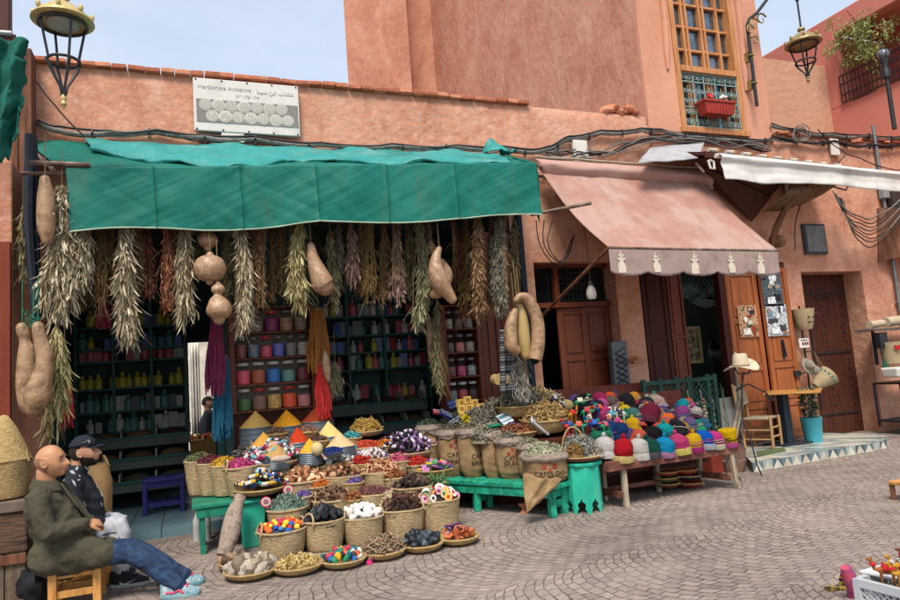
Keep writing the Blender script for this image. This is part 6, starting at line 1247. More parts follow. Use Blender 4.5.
# == coffee sacks on the long turquoise bench
bench('turquoise_bench', 'long worn turquoise bench under the coffee sacks', (3.50, 6.12), (2.48, 7.95), .34, .33, mat('worn_turquoise', ['1a8a6c', '23a080', '17705a', '2fae8e'], rough=.55, ns=6, bump=.2, bs=20), .07, .05)
INK = mat('black_stencil_ink', ['2a221c'], rough=.9); INKR = mat('red_stencil_ink', ['8f3a2c'], rough=.9); INKG = mat('green_stencil_ink', ['5a6a4c'], rough=.9)
RIMC = mat('grey_rolled_cloth', ['7a6c62', '8c7e74', '655a52'], rough=.95, ns=8, bump=.4, bs=60)
def sack(lab, px, py, w, y, ytop_base=.33, words=None, off=0.0, lean=0.0, berries=False, seed=0, bulge=.1, scale=1, herb=None, hl='', hname='sack_herbs', typ='leaf', sz=.02):
 c = P(px, py, y); r = w/2*mpp(c); h = c.z-ytop_base; b = V((c.x, c.y, ytop_base)); o = thing('coffee_sack', lab, 'sack', b, 'coffee sacks on the turquoise bench')
 mb = MB(); nz_, na = 30, 44; vs = []
 toward = atan2(-c.y, -c.x)
 def rad(a, t):
  base = r*(.86+bulge*sin(pi*min(1, t*1.15))+.14*t**3)*(.80+.2*min(1, t*6))
  fold = .035*r*sin(a*5+seed+t*2)+.05*r*noise.noise(V((cos(a)*1.5+seed, sin(a)*1.5, t*3)))+.018*r*sin(t*38+a*2+seed)*max(0, 1-t*1.3)
  return base+fold
 def pt(a, t): return b+V((cos(a)*rad(a, t)+lean*(t-.5)*h, sin(a)*rad(a, t), h*t))
 for i in range(nz_+1):
  for j in range(na): vs.append(pt(2*pi*j/na, i/nz_))
 fs = [(i*na+j, i*na+(j+1) % na, (i+1)*na+(j+1) % na, (i+1)*na+j) for i in range(nz_) for j in range(na)]+[tuple(range(na-1, -1, -1))]
 mb.add(vs, fs); mb.build('body', JUTE, parent=o)
 mb = MB()
 for k, (dr, dz, tr_) in enumerate(((.0, .0, .032), (-.012, .03, .02))):
  pts = [pt(2*pi*j/40, .99)+V((cos(2*pi*j/40)*(dr-.01), sin(2*pi*j/40)*(dr-.01), dz-.01+.012*noise.noise(V((j*.35, seed, k))))) for j in range(40)]
  mb.tube(pts, [tr_*(1+.35*noise.noise(V((j*.5, seed, k+3)))) for j in range(40)], 8, close=True)
 mb.grid(lambda u, v: pt(toward-.9+1.9*u, .98-.16*v*(.6+.5*noise.noise(V((u*4, seed, 0))))*1)+V((cos(toward)*.016, sin(toward)*.016, .0)), 24, 6)
 mb.build('rolled_edge', RIMC, parent=o)
 if words:
  lm = MB()
  for k, (txt, sz_, z, wd) in enumerate(words):
   if txt == 'dots':
    lm.cm = 1
    for (dx, dz, rr) in ((-.05, .0, .022), (.0, .045, .022), (.05, .0, .022), (0, -.03, .016)):
     lm.M = None; lm.prism([pt(toward+(off+dx*sz_+rr*sz_*cos(q))/r, z+(dz*sz_+rr*sz_*sin(q))/h)+V((cos(toward), sin(toward), 0))*.004 for q in [2*pi*i/10 for i in range(10)]], V((cos(toward), sin(toward), 0))*.002)
    lm.cm = 0; continue
   vs_, fs_ = text_mesh(txt, sz_, 0, 'CENTER', 1.05); lm.cm = 2 if wd == 'g' else 0
   n0 = V((cos(toward), sin(toward), 0))*.005
   lm.add([pt(toward+(off+p.x)/(r*1.0), z+p.y/h)+n0 for p in vs_], fs_)
  lm.build('stencil', [INK, INKR, INKG], parent=o, smooth=False)
 if herb:
  heap(hl, hname, c+V((lean*.5*h, 0, -.005)), r*.88, herb, 320, sz, .4, typ, up=.8)
 return o, c, r
BR = 'CAFÉS DO'
def W(s=1): return [('CAFÉS', .072*s, .46, ''), ('BRASIL', .072*s, .30, ''), ('dots', 1.0, .72, '')]
sack('plain coffee sack of grey green leaves, farthest left in the row', 429, 427, 27, 7.8, seed=1, herb=['4c5a44', '5f6c52', '3d4a38'], hl='grey green leaves in the farthest sack', hname='green_herb')
sack('coffee sack with stencilled words and a red berry mark, second from the left', 450, 432, 29, 7.5, words=W(), off=.05, seed=2, herb=['5c5448', '6e6454'], hl='brown herb in the second sack', hname='brown_herb')
sack('coffee sack with stencilled words, third from the left', 470, 431, 28, 7.25, words=[('CAFÉS', .072, .42, ''), ('BRASIL', .072, .27, '')], off=.1, seed=3, herb=['6a6450', '7c765e'], hl='olive herb in the third sack', hname='olive_herb')
sack('narrow coffee sack turned so only letter ends show, fourth from the left', 491, 434, 22, 7.02, words=[('K', .055, .62, ''), ('GA', .055, .51, ''), ('NE', .055, .40, ''), ('OU', .055, .29, '')], off=.05, seed=4, herb=['7a7260', '8c8470'], hl='pale herb in the fourth sack', hname='pale_herb')
sack('coffee sack with stencilled words and faint green seal, fifth from the left', 509, 440, 28, 6.82, words=[('CAFÉS', .07, .5, ''), ('BRASIL', .07, .36, ''), ('dots', .9, .68, '')], off=.03, seed=5, herb=['6c6a5c', '7e7c6a'], hl='grey herb in the fifth sack', hname='grey_herb')
sack('slim plain coffee sack just left of the big front one', 529, 446, 24, 6.62, seed=6, herb=['7c7a68', '8f8c78'], hl='grey seed in the sixth sack', hname='grey_seed')
o, c, r = sack('big wide coffee sack at the front end with red berries and twisted tail', 545, 455, 48, 6.32, words=[('CAFÉS DO', .072, .30, ''), ('BRASIL', .06, .12, ''), ('dots', 1.2, .66, '')], off=.04, seed=7, ytop_base=.335, bulge=.06, herb=['8f9078', 'a0a186', '7c7d66'], hl='pale green seed heaped in the big front sack', hname='green_seed')
mb = MB(); a_, b_, d_ = P(522, 474, 6.13), P(560, 479, 6.03), P(526, 512, 6.0)
mb.grid(lambda u, v: a_.lerp(b_, u).lerp(d_, v**.8)+V((.03*sin(pi*v)*(u-.2), -.05*sin(u*pi)*(1-v)-.02+.02*sin(u*11+v*4)*(1-v), .03*noise.noise(V((u*4, v*4, 0))))), 26, 20)
mb.build('hanging_tail', JUTE, parent=o, solid=.012)
q = G(524, 513, 0); mb = MB(); mb.lathe([(.0, 0), (.045, 0), (.04, .015), (.018, .03), (.02, .055), (.055, .085), (.058, .1), (.05, .1), (.0, .075)], q+V((0, 0, 0)), 16); tag(mb.build('clay_burner', mat('burner_clay', ['a0604a', 'b4745c'])), 'small pink clay burner on the ground below the sack tail', 'burner')
# -- heap of goods behind and above the sacks
def HS(px, py): return S(px, py, .78, 6.6, .32)
o = thing('herb_counter', 'dark wooden counter behind the coffee sacks', 'counter', (3.3, 7.8, 0)); mb = MB(); mb.prism([(2.75, 7.95, 0), (3.75, 6.35, 0), (4.6, 6.8, 0), (4.2, 8.15, 0), (2.9, 8.15, 0)], (0, 0, .72)); mb.build('top', DARKWOOD, parent=o, smooth=False)
def hb(px, py, w, y, lab, h=.12, m=WICK2, hoopr=None, hh=.25):
 c = P(px, py, y); r = w/2*mpp(c); o = basket(lab, c, r, h, m, 0, .7)
 if hoopr is not None: hoop(o, c, r, hh, hoopr)
 return o, c, r
o, c, r = hb(519, 406, 46, 7.2, 'hooped wicker basket of grey twigs, highest above the sacks', hoopr=.25, hh=.3)
heap('grey twiggy herbs in the hooped basket above the sacks', 'grey_twigs', c, r*.98, ['5c5a50', '74716422'[:6], '45433b', '8a8678'], 420, .034, .6, 'curl', up=1.0)
o, c, r = hb(545, 420, 46, 6.9, 'wicker basket of yellow brown twigs behind the big sack', h=.14)
heap('yellow brown twigs in the basket behind the big sack', 'yellow_twigs', c, r*.98, ['8f7344', 'a88c5c', '745a34'], 420, .036, .45, 'curl', up=.8)
o, c, r = hb(517, 432, 42, 6.95, 'shallow basket of orange brown bark behind the fifth sack', h=.08)
heap('orange brown bark crumbs behind the fifth sack', 'orange_bark', c, r*.98, ['7c4a30', '94603f', '5f3826'], 300, .024, .25, 'leaf')
for (px, py, w, y, cols, lab, nm, typ) in ((477, 425, 44, 7.5, ['6a655a', '807a6c', '55514a'], 'grey dry grass behind the middle sacks', 'dry_grass', 'curl'), (460, 428, 40, 7.8, ['56584c', '6c6c5c'], 'grey leaves behind the second sack', 'grey_leaves', 'curl'), (498, 416, 40, 7.5, ['5a5248', '726a5c', '8a8270'], 'brown stalks left of the hooped basket', 'brown_stalks', 'curl'), (540, 406, 44, 7.4, ['94815c', 'a89670', '746344'], 'straw coloured flowers right of the hooped basket', 'straw_flowers', 'curl'), (487, 440, 36, 7.1, ['6f6a5c', '847e6c'], 'pale stalks over the fourth sack', 'pale_stalks', 'curl')):
 c = P(px, py, y); heap(lab, nm, c, w/2*mpp(c), cols, 320, .036, .5, typ, up=1.2)
YB = mat('yellow_packet', ['c9a03c', 'd0b060', 'b88c2c'], ns=25, rough=.5); YB2 = mat('box_print', ['6a4a2c', 'b08440'], ns=50)
pos = [(460, 403), (467, 400), (474, 403), (461, 409), (468, 408), (475, 409), (481, 407), (463, 416), (471, 414), (482, 412)]
for i, (px, py) in enumerate(pos):
 c = P(px, py, 7.55-.03*(i > 2)-.04*(i > 6)); o = thing('yellow_box', 'small yellow box stacked at the left end behind the sacks', 'box', c-V((0, 0, .04)), 'yellow boxes stacked behind the sacks'); a_ = rnd.uniform(-.4, .4); R = Matrix.Rotation(a_, 3, 'Z')
 mb = MB(); mb.box(c, (.085, .06, .085), R); mb.build('carton', YB, parent=o, smooth=False, bev=.003); mb = MB(); mb.box(c+R @ V((0, -.031, -.0)), (.05, .002, .05), R); mb.build('print', YB2, parent=o, smooth=False)
c = P(466, 419, 7.3); mb = MB()
for k in range(90): d = V((rnd.gauss(0, 1), rnd.gauss(0, 1), rnd.gauss(.5, 1))).normalized(); mb.leaf(c, d, .02, .06)
tag(mb.build('yellow_pompom', mat('lemon_yellow', ['c4b41c', 'd0c030'], island=True), smooth=False), 'lemon yellow tuft below the stacked yellow boxes', 'pompom')
for (px, py, y, sx, sz_, rx, rz, c1, c2, lab, nm) in ((540, 426, 6.75, .26, .1, .9, .7, 'c0c4c4', '3a70a0', 'long white and blue printed carton lying by the yellow twigs', 'printed_carton'), (505, 419, 7.1, .14, .17, .9, -.3, 'b5bcc0', '4a7a8a', 'pale printed booklet lying among herbs', 'booklet'), (515, 425, 7.0, .16, .06, .8, .2, '24306a', '2c3a7a', 'dark blue packet on the orange brown bark', 'packet'), (446, 414, 7.6, .16, .1, .9, .5, '1f3a7a', 'b0b8c0', 'dark blue and white packet above the second sack', 'packet'), (455, 421, 7.5, .16, .08, .9, -.4, '20283a', '8a929a', 'dark packet with white stripe behind the second sack', 'packet'), (437, 412, 7.7, .1, .08, .9, .2, 'a02a3a', 'c0b0b0', 'small red packet above the first sack', 'packet'), (452, 405, 7.8, .12, .12, .6, -.2, '1c2c50', '40589a', 'navy packet standing behind the yellow boxes', 'packet')):
 c = P(px, py, y); R = (Matrix.Rotation(rz, 3, 'Y') @ Matrix.Rotation(-rx, 3, 'X')); o = thing(nm, lab, 'packet', c-V((0, 0, .02))); mb = MB(); mb.box(c, (sx, .025, sz_), R); mb.build('carton', mat('carton_'+c1, [c1], rough=.4), parent=o, smooth=False, bev=.003)
 mb = MB(); mb.box(c+R @ V((0, -.0135, sz_*.2)), (sx*.96, .002, sz_*.25), R); mb.box(c+R @ V((0, -.0135, -sz_*.25)), (sx*.96, .002, sz_*.12), R); mb.build('print', mat('carton_'+c2, [c2], rough=.4), parent=o, smooth=False)
c = P(494, 428, 7.0); mb = MB(); mb.lathe([(.0, 0), (.09, 0), (.09, .03), (.0, .035)], c, 20, R=Matrix.Rotation(-.3, 3, 'X')); tag(mb.build('green_tin_lid', mat('emerald', ['14694c'], rough=.4)), 'round emerald green tin lid behind the fourth and fifth sacks', 'lid')
# == octagonal table with tray
q = G(594, 513, 0); cx, cy = q.x, q.y+.17; hT = P(594, 459, cy).z
o = thing('octagonal_table', 'bright turquoise octagonal side table with keyhole cut feet', 'table', (cx, cy, 0)); mb = MB(); R0 = .2
for k in range(8):
 a0_, a1_ = 2*pi*(k+.5)/8+.1, 2*pi*(k+1.5)/8+.1; pa, pb = V((cx+cos(a0_)*R0, cy+sin(a0_)*R0, 0)), V((cx+cos(a1_)*R0, cy+sin(a1_)*R0, 0)); n_ = ((pa+pb)/2-V((cx, cy, 0))).normalized(); d = (pb-pa); Z = V((0, 0, 1))
 arch = [(0, 0), (0, hT-.04), (1, hT-.04), (1, 0), (.84, 0), (.80, .035), (.70, .05), (.78, .08), (.72, .105), (.60, .115), (.5, .15), (.40, .115), (.28, .105), (.22, .08), (.30, .05), (.20, .035), (.16, 0)]
 mb.prism([pa+d*(.0+1.0*u)+Z*z for u, z in arch], -n_*.014)
mb.build('side_panels', GREEN, parent=o, smooth=False); mb = MB(); mb.lathe([(0, hT-.038), (R0*1.1, hT-.038), (R0*1.13, hT-.02), (R0*1.12, hT), (0, hT)], (cx, cy, 0), 8); mb.build('top', GREEN, parent=o, smooth=False, bev=.005)
c = V((cx-.0, cy, hT+.055)); r = .235; o = tray('shallow tray with a dark red rim on the octagonal table', c, r, WICK2, .05); mb = MB(); mb.torus(c+V((0, 0, -.012)), r*.97, .013, n=34, m=6); mb.build('red_rim', mat('wine_red', ['5a1f28']), parent=o); hoop(o, c+V((-.06, 0, 0)), .13, .30, 2.6)
heap('silvery grey lavender on the octagonal table', 'grey_lavender', c+V((.02, .03, 0)), r*.9, ['6c6c68', '84847e', '54544e', '9a968c'], 520, .03, .6, 'curl', up=1.0)
heap('ochre dried flowers at the left of the lavender', 'ochre_flowers', c+V((-.1, -.08, .03)), r*.4, ['7a5c30', '92743e', '5f4826'], 200, .022, .6, 'curl', up=1.0)
heap('pale petals at the right front of the lavender', 'pale_petals', c+V((.1, -.1, .01)), r*.5, ['8f8476', 'a89c8c', '746a5e'], 240, .02, .4, 'leaf', up=.8)
# == hat bench
L0, L1 = G(627, 508, 0), G(736, 489, 0); ztop = P(607, 464, 6.02).z
HB = thing('hat_bench', 'long red brown wooden bench with pale legs, covered in knitted hats', 'bench', (4.9, 6.3, 0)); mb = MB()
fa, fb_ = P(609, 470, 6.0), P(740, 451, 6.05); fa.z = ztop-.03; fb_.z = ztop-.03
mb.bar(fa+V((0, .28, .03)), fb_+V((0, .28, .03)), .56, .035); mb.build('top', WOODX, parent=HB, smooth=False, bev=.006)
mb = MB(); mb.bar(fa+V((0, -.012, -.0)), fb_+V((0, -.012, -.0)), .025, .095); mb.bar(fa+V((.01, .0, -.01)), fa+V((.01, .55, -.01)), .03, .09); mb.build('apron', WOODX, parent=HB, smooth=False, bev=.005)
for (x, y, lean_) in ((L0.x, 6.04, 0), (L0.x+.05, 6.5, 0), (L1.x-.03, 6.06, .05), (L1.x-.1, 6.5, 0), (4.95, 6.5, 0)): mb = MB(); mb.bar((x+lean_, y, 0), (x, y, ztop-.04), .05, .05); mb.build('leg', PALEWOOD, parent=HB, smooth=False, bev=.005)
mb = MB(); mb.bar((L0.x, 6.5, .12), (L1.x-.1, 6.5, .12), .03, .05); mb.bar((L1.x-.05, 6.08, .13), (L1.x-.1, 6.5, .13), .03, .07); mb.bar((4.1, 6.5, .13), (4.15, 6.04, .13), .03, .07); mb.build('stretcher', WOODX, parent=HB, smooth=False)
def HH(px, py): return S(px, py, ztop+.012, 6.12, .52)
mb = MB()
for k in range(5): y0 = 6.56+k*.24; mb.bx(3.9+k*.08, 5.75+k*.1, y0, y0+.239, 0 if k else .25, ztop+.012+(y0+.1-6.12)*.52-.06)
tag(mb.build('hat_steps', DARKWOOD, smooth=False), 'dark stepped crates under the heap of hats', 'staging')
def woolm(c):
 c = '%02x%02x%02x' % tuple(int(int(c[i:i+2], 16)*.80) for i in (0, 2, 4)) if len(c) == 6 else c
 return mat('knit_'+c, [c], ns=30, var=.18, bump=.6, bs=70, bstretch=(1, 1, 2.5), rough=1.0, spec=.1)
def hat(px, py, w, col, cuff, lab, style='knob', tilt=(0, 0), y=None, hk=1.0, brim2=None):
 """py = where the lower edge rests"""
 c = HH(px, py) if y is None else P(px, py, y); w *= .80; hk *= 1.16; r = w/2*mpp(c); o = thing('knitted_hat', lab, 'hat', c, 'knitted hats on the bench'); o.rotation_euler = (tilt[0], tilt[1], 0); WL[o.name] = V((0, 0, 0)); H_ = r*1.75*hk; sd = px*.1
 if style == 'square': pr = [(r*.98, .3), (r, .5), (r*.97, .85), (r*.93, .97), (r*.8, 1.0), (0, 1.0)]
 elif style == 'round': pr = [(r*.98, .3), (r, .5), (r*.9, .75), (r*.62, .93), (r*.25, 1.0), (0, 1.0)]
 else: pr = [(r*.97, .3), (r*1.0, .45), (r*.95, .66), (r*.76, .82), (r*.42, .93), (r*.14, .98), (0, 1.0)]
 mb = MB(); sd = px*.1; n = 26
 vs = []
 for (rr, t) in [(pr[i_][0]*(1-k_)+pr[i_+1][0]*k_, pr[i_][1]*(1-k_)+pr[i_+1][1]*k_) for i_ in range(len(pr)-1) for k_ in (0, .5)]+pr[-1:]:
  for j in range(n): a = 2*pi*j/n; q = rr*(1+.05*sin(a*2+sd)+.17*noise.noise(V((cos(a)*1.8+sd, sin(a)*1.8, t*4)))+.05*noise.noise(V((cos(a)*5+sd, sin(a)*5, t*9)))+.018*sin(a*13)*(t < .97)); vs.append(V((q*cos(a)+r*.35*sin(sd*7)*max(0, t-.3)**1.5, q*sin(a)+r*.25*cos(sd*5)*max(0, t-.3)**1.5, H_*(t+.03*noise.noise(V((cos(a)+sd, sin(a), 1)))*(t > .4)))))
 mb.add(vs, [(i*n+j, i*n+(j+1) % n, (i+1)*n+(j+1) % n, (i+1)*n+j) for i in range(len(pr)*2-2) for j in range(n)]); mb.build('crown', woolm(col), parent=o)
 mb = MB(); mb.lathe([(r*.9, .01), (r*1.02, .005), (r*1.05, H_*.08), (r*1.05, H_*.26), (r*1.0, H_*.325), (r*.9, H_*.32)], (0, 0, 0), n, wob=.08); mb.build('cuff', woolm(cuff), parent=o)
 if int(px*3) % 3 == 0 and w < 20: mb = MB(); mb.torus((r*.02*sin(sd*7), 0, H_*.45), r*1.0, r*.05, n=26, m=6, sy=1.0); mb.torus((r*.03*sin(sd*7), 0, H_*.56), r*.93, r*.04, n=26, m=6); mb.build('stripe', woolm(['c0b8a8', '2a2430', 'b05a7a', '3a7a8a'][int(px) % 4]), parent=o)
 if style == 'knob': mb = MB(); mb.ell((r*.35*sin(sd*7)*.58, r*.25*cos(sd*5)*.58, H_*1.04), (r*.21, r*.21, r*.27), jit=.2, nu=10, nv=8); mb.build('knob', woolm(col), parent=o)
 if style == 'pom': mb = MB(); mb.ell((0, 0, H_*1.06), (r*.33, r*.33, r*.3), jit=.4, js=6, nu=14, nv=10); mb.build('pompom', woolm(cuff), parent=o)
 return o
HL = [(606, 459, 28, 'c2bfba', 'd0cdc8', 'white knobbed knitted hat at the left end, behind the red one', 'knob'), (622, 462, 30, 'a81420', 'd0b878', 'bright red knitted hat with cream cuff, front left corner', 'knob'), (639, 460, 27, 'bfbbb5', 'c9c6c0', 'white knitted hat in the front row between red and dark green', 'knob'),
(651, 459, 26, '12443c', '4c4a50', 'dark green knitted hat with grey cuff in the front row', 'knob'), (665, 457, 25, '127fae', 'a87a9c', 'sky blue knitted hat with patterned cuff in the front row', 'knob'), (681, 455, 27, 'b03a6a', 'c9b860', 'rose pink knobbed hat with yellow cuff in the front row', 'knob'),
(694, 452, 24, 'c49a18', 'a02c70', 'golden yellow knobbed hat with magenta cuff in the front row', 'knob'), (706, 450, 24, '0c50b0', 'a0a8b0', 'royal blue round hat with pale cuff in the front row', 'round'), (716, 449, 22, 'b8327c', 'c4bca0', 'hot pink round hat with cream cuff near the right end', 'round'), (729, 447, 22, 'c9a00c', 'b04a84', 'yellow square-topped hat with pink cuff at the right end', 'square')]
for h_ in HL: hat(*h_, tilt=(rnd.uniform(-.1, .12), rnd.uniform(-.13, .13)))
HL2 = [(622, 441, 24, '16305c', '1c3a6c', 'navy hat behind the red one', 'round'), (634, 435, 24, 'c49c14', 'b08a10', 'yellow knobbed hat in the second row', 'knob'), (637, 447, 24, 'b8503c', 'c05a46', 'coral hat tucked behind the white one', 'round'), (649, 443, 24, '17181c', '3a2430', 'black hat with dark red tuft in the second row', 'round'), (665, 441, 25, '0f8a90', '13757c', 'teal hat in the second row', 'knob'), (680, 438, 24, '1c1c22', '24242c', 'black round hat behind the golden yellow one', 'round'),
(691, 433, 22, '5e4a70', '5a5c66', 'dusty violet hat with grey cuff in the second row', 'round'), (700, 434, 20, '1a7c58', '1f8c64', 'emerald hat behind the hot pink one', 'round'), (666, 428, 20, 'c4602c', 'b05020', 'orange hat standing out in the third row', 'square'), (648, 424, 28, '6a1c34', '5a2a38', 'large maroon hat in the third row', 'round'), (636, 424, 22, '3a6a64', '2f5550', 'grey teal hat left of the maroon one', 'round'), (660, 421, 20, '94705a', '8a6a58', 'brown patterned hat right of the maroon one', 'pom'),
(683, 424, 24, '7a3a70', '6a3460', 'violet and plum hat in the third row right', 'round'), (684, 414, 20, '108090', '0f7482', 'turquoise hat peeking over the violet one', 'round'), (695, 421, 20, 'a89c98', '4a2c3c', 'striped grey and wine hat at the top right', 'round'), (623, 425, 20, '1a6a4c', '1c7a58', 'bottle green hat in the third row left', 'knob'), (611, 437, 22, '17386c', '1c3c7a', 'blue hat behind the white one at left', 'round'), (601, 446, 22, '1c6a50', '227a5c', 'dark emerald hat just behind the white one', 'knob'),
(606, 422, 22, 'a83068', '8a2858', 'magenta hat in the upper left of the heap', 'round'), (597, 416, 22, '2c1c28', '241820', 'almost black plum hat in the upper left of the heap', 'round'), (588, 412, 26, '15161a', '1a1b20', 'large black hat at the top left', 'round'), (604, 408, 22, '8a2048', '70183c', 'crimson hat at the top of the heap', 'round'), (617, 410, 22, '5c4c48', '7a6c68', 'grey brown hat near the top', 'round'), (629, 411, 24, '1b1a20', '26242c', 'black hat at the top middle of the heap', 'round'),
(662, 411, 22, 'a08c80', '8c8494', 'beige and lilac hat at the top beside the lattice', 'round'), (646, 411, 20, '20242c', '94908c', 'dark hat with pale cuff at the top beside the lattice', 'pom'), (673, 432, 18, '24202c', '3a2c44', 'small dark hat between orange and violet ones', 'round'), (628, 417, 18, 'c0a020', 'a88c18', 'small mustard hat in the upper middle', 'pom')]
for (px, py, w, c1, c2, lab, st) in HL2: hat(px, py, w*.92, c1, c2, lab, st, (rnd.uniform(-.5, .2), rnd.uniform(-.5, .5)))
XC = [('8c2a3c', 'wine red'), ('2a5a7a', 'steel blue'), ('b07a2c', 'ochre'), ('3c3c44', 'charcoal'), ('a04a7a', 'orchid'), ('2c7a6a', 'sea green'), ('8a8078', 'taupe'), ('b8462c', 'vermilion'), ('4a3a6a', 'indigo')]
for i, (px, py, w, c1, c2, lab, st) in enumerate(HL2[:25]):
 k = XC[(i*4) % 9]; hat(px+7*(1 if i % 2 else -1), py-5, w*.72, k[0], XC[(i*5+2) % 9][0], 'small %s hat wedged behind the %s hat' % (k[1], lab.split(' hat')[0]), 'round' if i % 3 else 'pom', (rnd.uniform(-.8, .5), rnd.uniform(-.8, .8)))
def HT(px, py): return S(px, py, .70, 6.4, .42)
mb = MB(); o = thing('toy_table', 'dark table under the knitted toys between sacks and hats', 'table', (4.1, 7.2, 0)); mb.bx(3.75, 4.75, 6.7, 8.1, .3, .66); mb.build('top', DARKWOOD, parent=o, smooth=False)
def camel(c, s, col, saddle, lab, rot, nm='stuffed_camel', grp='stuffed toys in the heap', drape=None):
 o = thing(nm, lab, 'toy', c, grp); o.rotation_euler = (0, 0, rot); WL[o.name] = V((0, 0, 0)); mb = MB()
 mb.ell((0, 0, .62*s), (.34*s, .15*s, .17*s), nu=12, nv=8); mb.ell((0, 0, .8*s), (.13*s, .1*s, .13*s), nu=10, nv=8)
 mb.tube([(.26*s, 0, .62*s), (.42*s, 0, .66*s), (.48*s, 0, .85*s), (.5*s, 0, 1.0*s)], [.1*s, .075*s, .06*s, .055*s], 9); mb.ell((.57*s, 0, 1.02*s), (.12*s, .06*s, .065*s), nu=10, nv=8)
 for e in (-1, 1): mb.ell((.48*s, e*.05*s, 1.09*s), (.02*s, .015*s, .04*s), nu=6, nv=5)
 mb.tube([(-.32*s, 0, .65*s), (-.4*s, 0, .5*s), (-.4*s, 0, .4*s)], [.025*s, .018*s, .012*s], 5); mb.build('body', mat('toy_'+col, [col], ns=12, rough=.9), parent=o)
 for (x, e) in ((.2, -1), (.2, 1), (-.22, -1), (-.22, 1)): mb = MB(); mb.tube([(x*s, e*.09*s, .56*s), (x*s+.01*s, e*.09*s, .28*s), (x*s, e*.09*s, 0)], [.06*s, .035*s, .035*s], 7); mb.build('leg', MATS['toy_'+col], parent=o)
 mb = MB(); mb.grid(lambda u, v: V((-.15*s+.3*s*u, (v-.5)*.36*s, (.9-.9*(v-.5)**2*1.2)*s-.02*s)), 6, 10); mb.torus((.46*s, 0, .84*s), .075*s, .02*s, axis=(0, .1, 1), n=10, m=5); mb.build('saddle', mat('felt_'+saddle, [saddle], ns=12), parent=o, solid=.01)
 return o
toys = [(573, 420, '9a6a20', 'b02028', 'mustard camel toy with red saddle'), (596, 430, '1a2c70', '2c5cb0', 'deep blue camel toy with light blue saddle'), (581, 407, '1f7a50', 'b8b0a0', 'green camel toy with beige saddle, upper left'), (606, 432, '1c7a54', 'b04a60', 'green camel toy with rose saddle beside the white hat'), (590, 425, 'b03a40', 'c8c4bc', 'red camel toy with white saddle'), (612, 421, 'a8a49c', '3a8aa0', 'white camel toy with aqua saddle'), (619, 428, 'b5602c', '8a2c6a', 'orange camel toy with purple saddle'), (580, 432, '2a7a6a', 'c0503c', 'teal camel toy with coral saddle'), (600, 414, '203a70', 'b84a3a', 'navy camel toy with coral saddle near the top'), (563, 411, '1c2030', 'a09c98', 'dark camel toy with grey saddle, farthest left'), (555, 404, '2c2a38', 'a8a4a4', 'charcoal camel toy with pale saddle above the straw flowers'), (621, 419, 'b0aca4', '2a2c34', 'pale camel toy with black saddle under the top hats'), (588, 417, '1f7c5c', 'a82c34', 'emerald camel toy with red saddle in the middle'), (570, 432, 'a83438', '20508a', 'crimson camel toy with blue saddle above the lavender')]
for i, (px, py, c1, c2, lab) in enumerate(toys):
 q = HT(px, py+5); camel(q, .19, c1, c2, lab, [.4, 2.6, -.5, 3.4, .9][i % 5])
q = HT(568, 410); mb = MB(); mb.ell(q+V((0, 0, .05)), (.075, .075, .075), jit=.05); tag(mb.build('cream_ball', woolm('a8986c')), 'cream woollen ball among the toys', 'ball')
for i, (px, py, w, c1) in enumerate(((666, 473, 26, 'a0402c'), (666, 479, 26, '5a6040'), (668, 485, 24, '70402c'), (686, 471, 24, 'b04a30'), (688, 477, 26, '24263c'), (690, 484, 26, 'a83a38'))):
 c = P(px, py, 6.45); c.z = max(c.z, .03); r = w/2*mpp(c); o = thing('woven_dish', ['top left dish, brick red,', 'middle left dish, olive,', 'lowest left dish, brown,', 'top right dish, orange red,', 'middle right dish, navy,', 'lowest right dish, red,'][i]+' in the stacks under the hat bench', 'dish', c-V((0, 0, .03)), 'woven dishes stacked under the hat bench'); mb = MB(); mb.lathe([(0, -.03), (r*.5, -.03), (r*.9, .0), (r, .02), (r*.95, .024), (r*.5, -.01), (0, -.015)], c, 24); mb.build('dish', mat('dish_'+c1, [c1], ns=14, bump=.4, bs=40, stretch=(1, 1, 4)), parent=o); mb = MB(); mb.torus(c+V((0, 0, .022)), r*.98, .009, n=24, m=5); mb.build('rim', WICK2, parent=o)
c = G(721, 473, 0); mb = MB(); mb.box((c.x, c.y+.1, .12), (.26, .2, .24)); tag(mb.build('red_crate', mat('dark_red_paint', ['6a261c', '7c3024'], ns=5), smooth=False, bev=.008), 'dark red box under the right end of the hat bench', 'box')
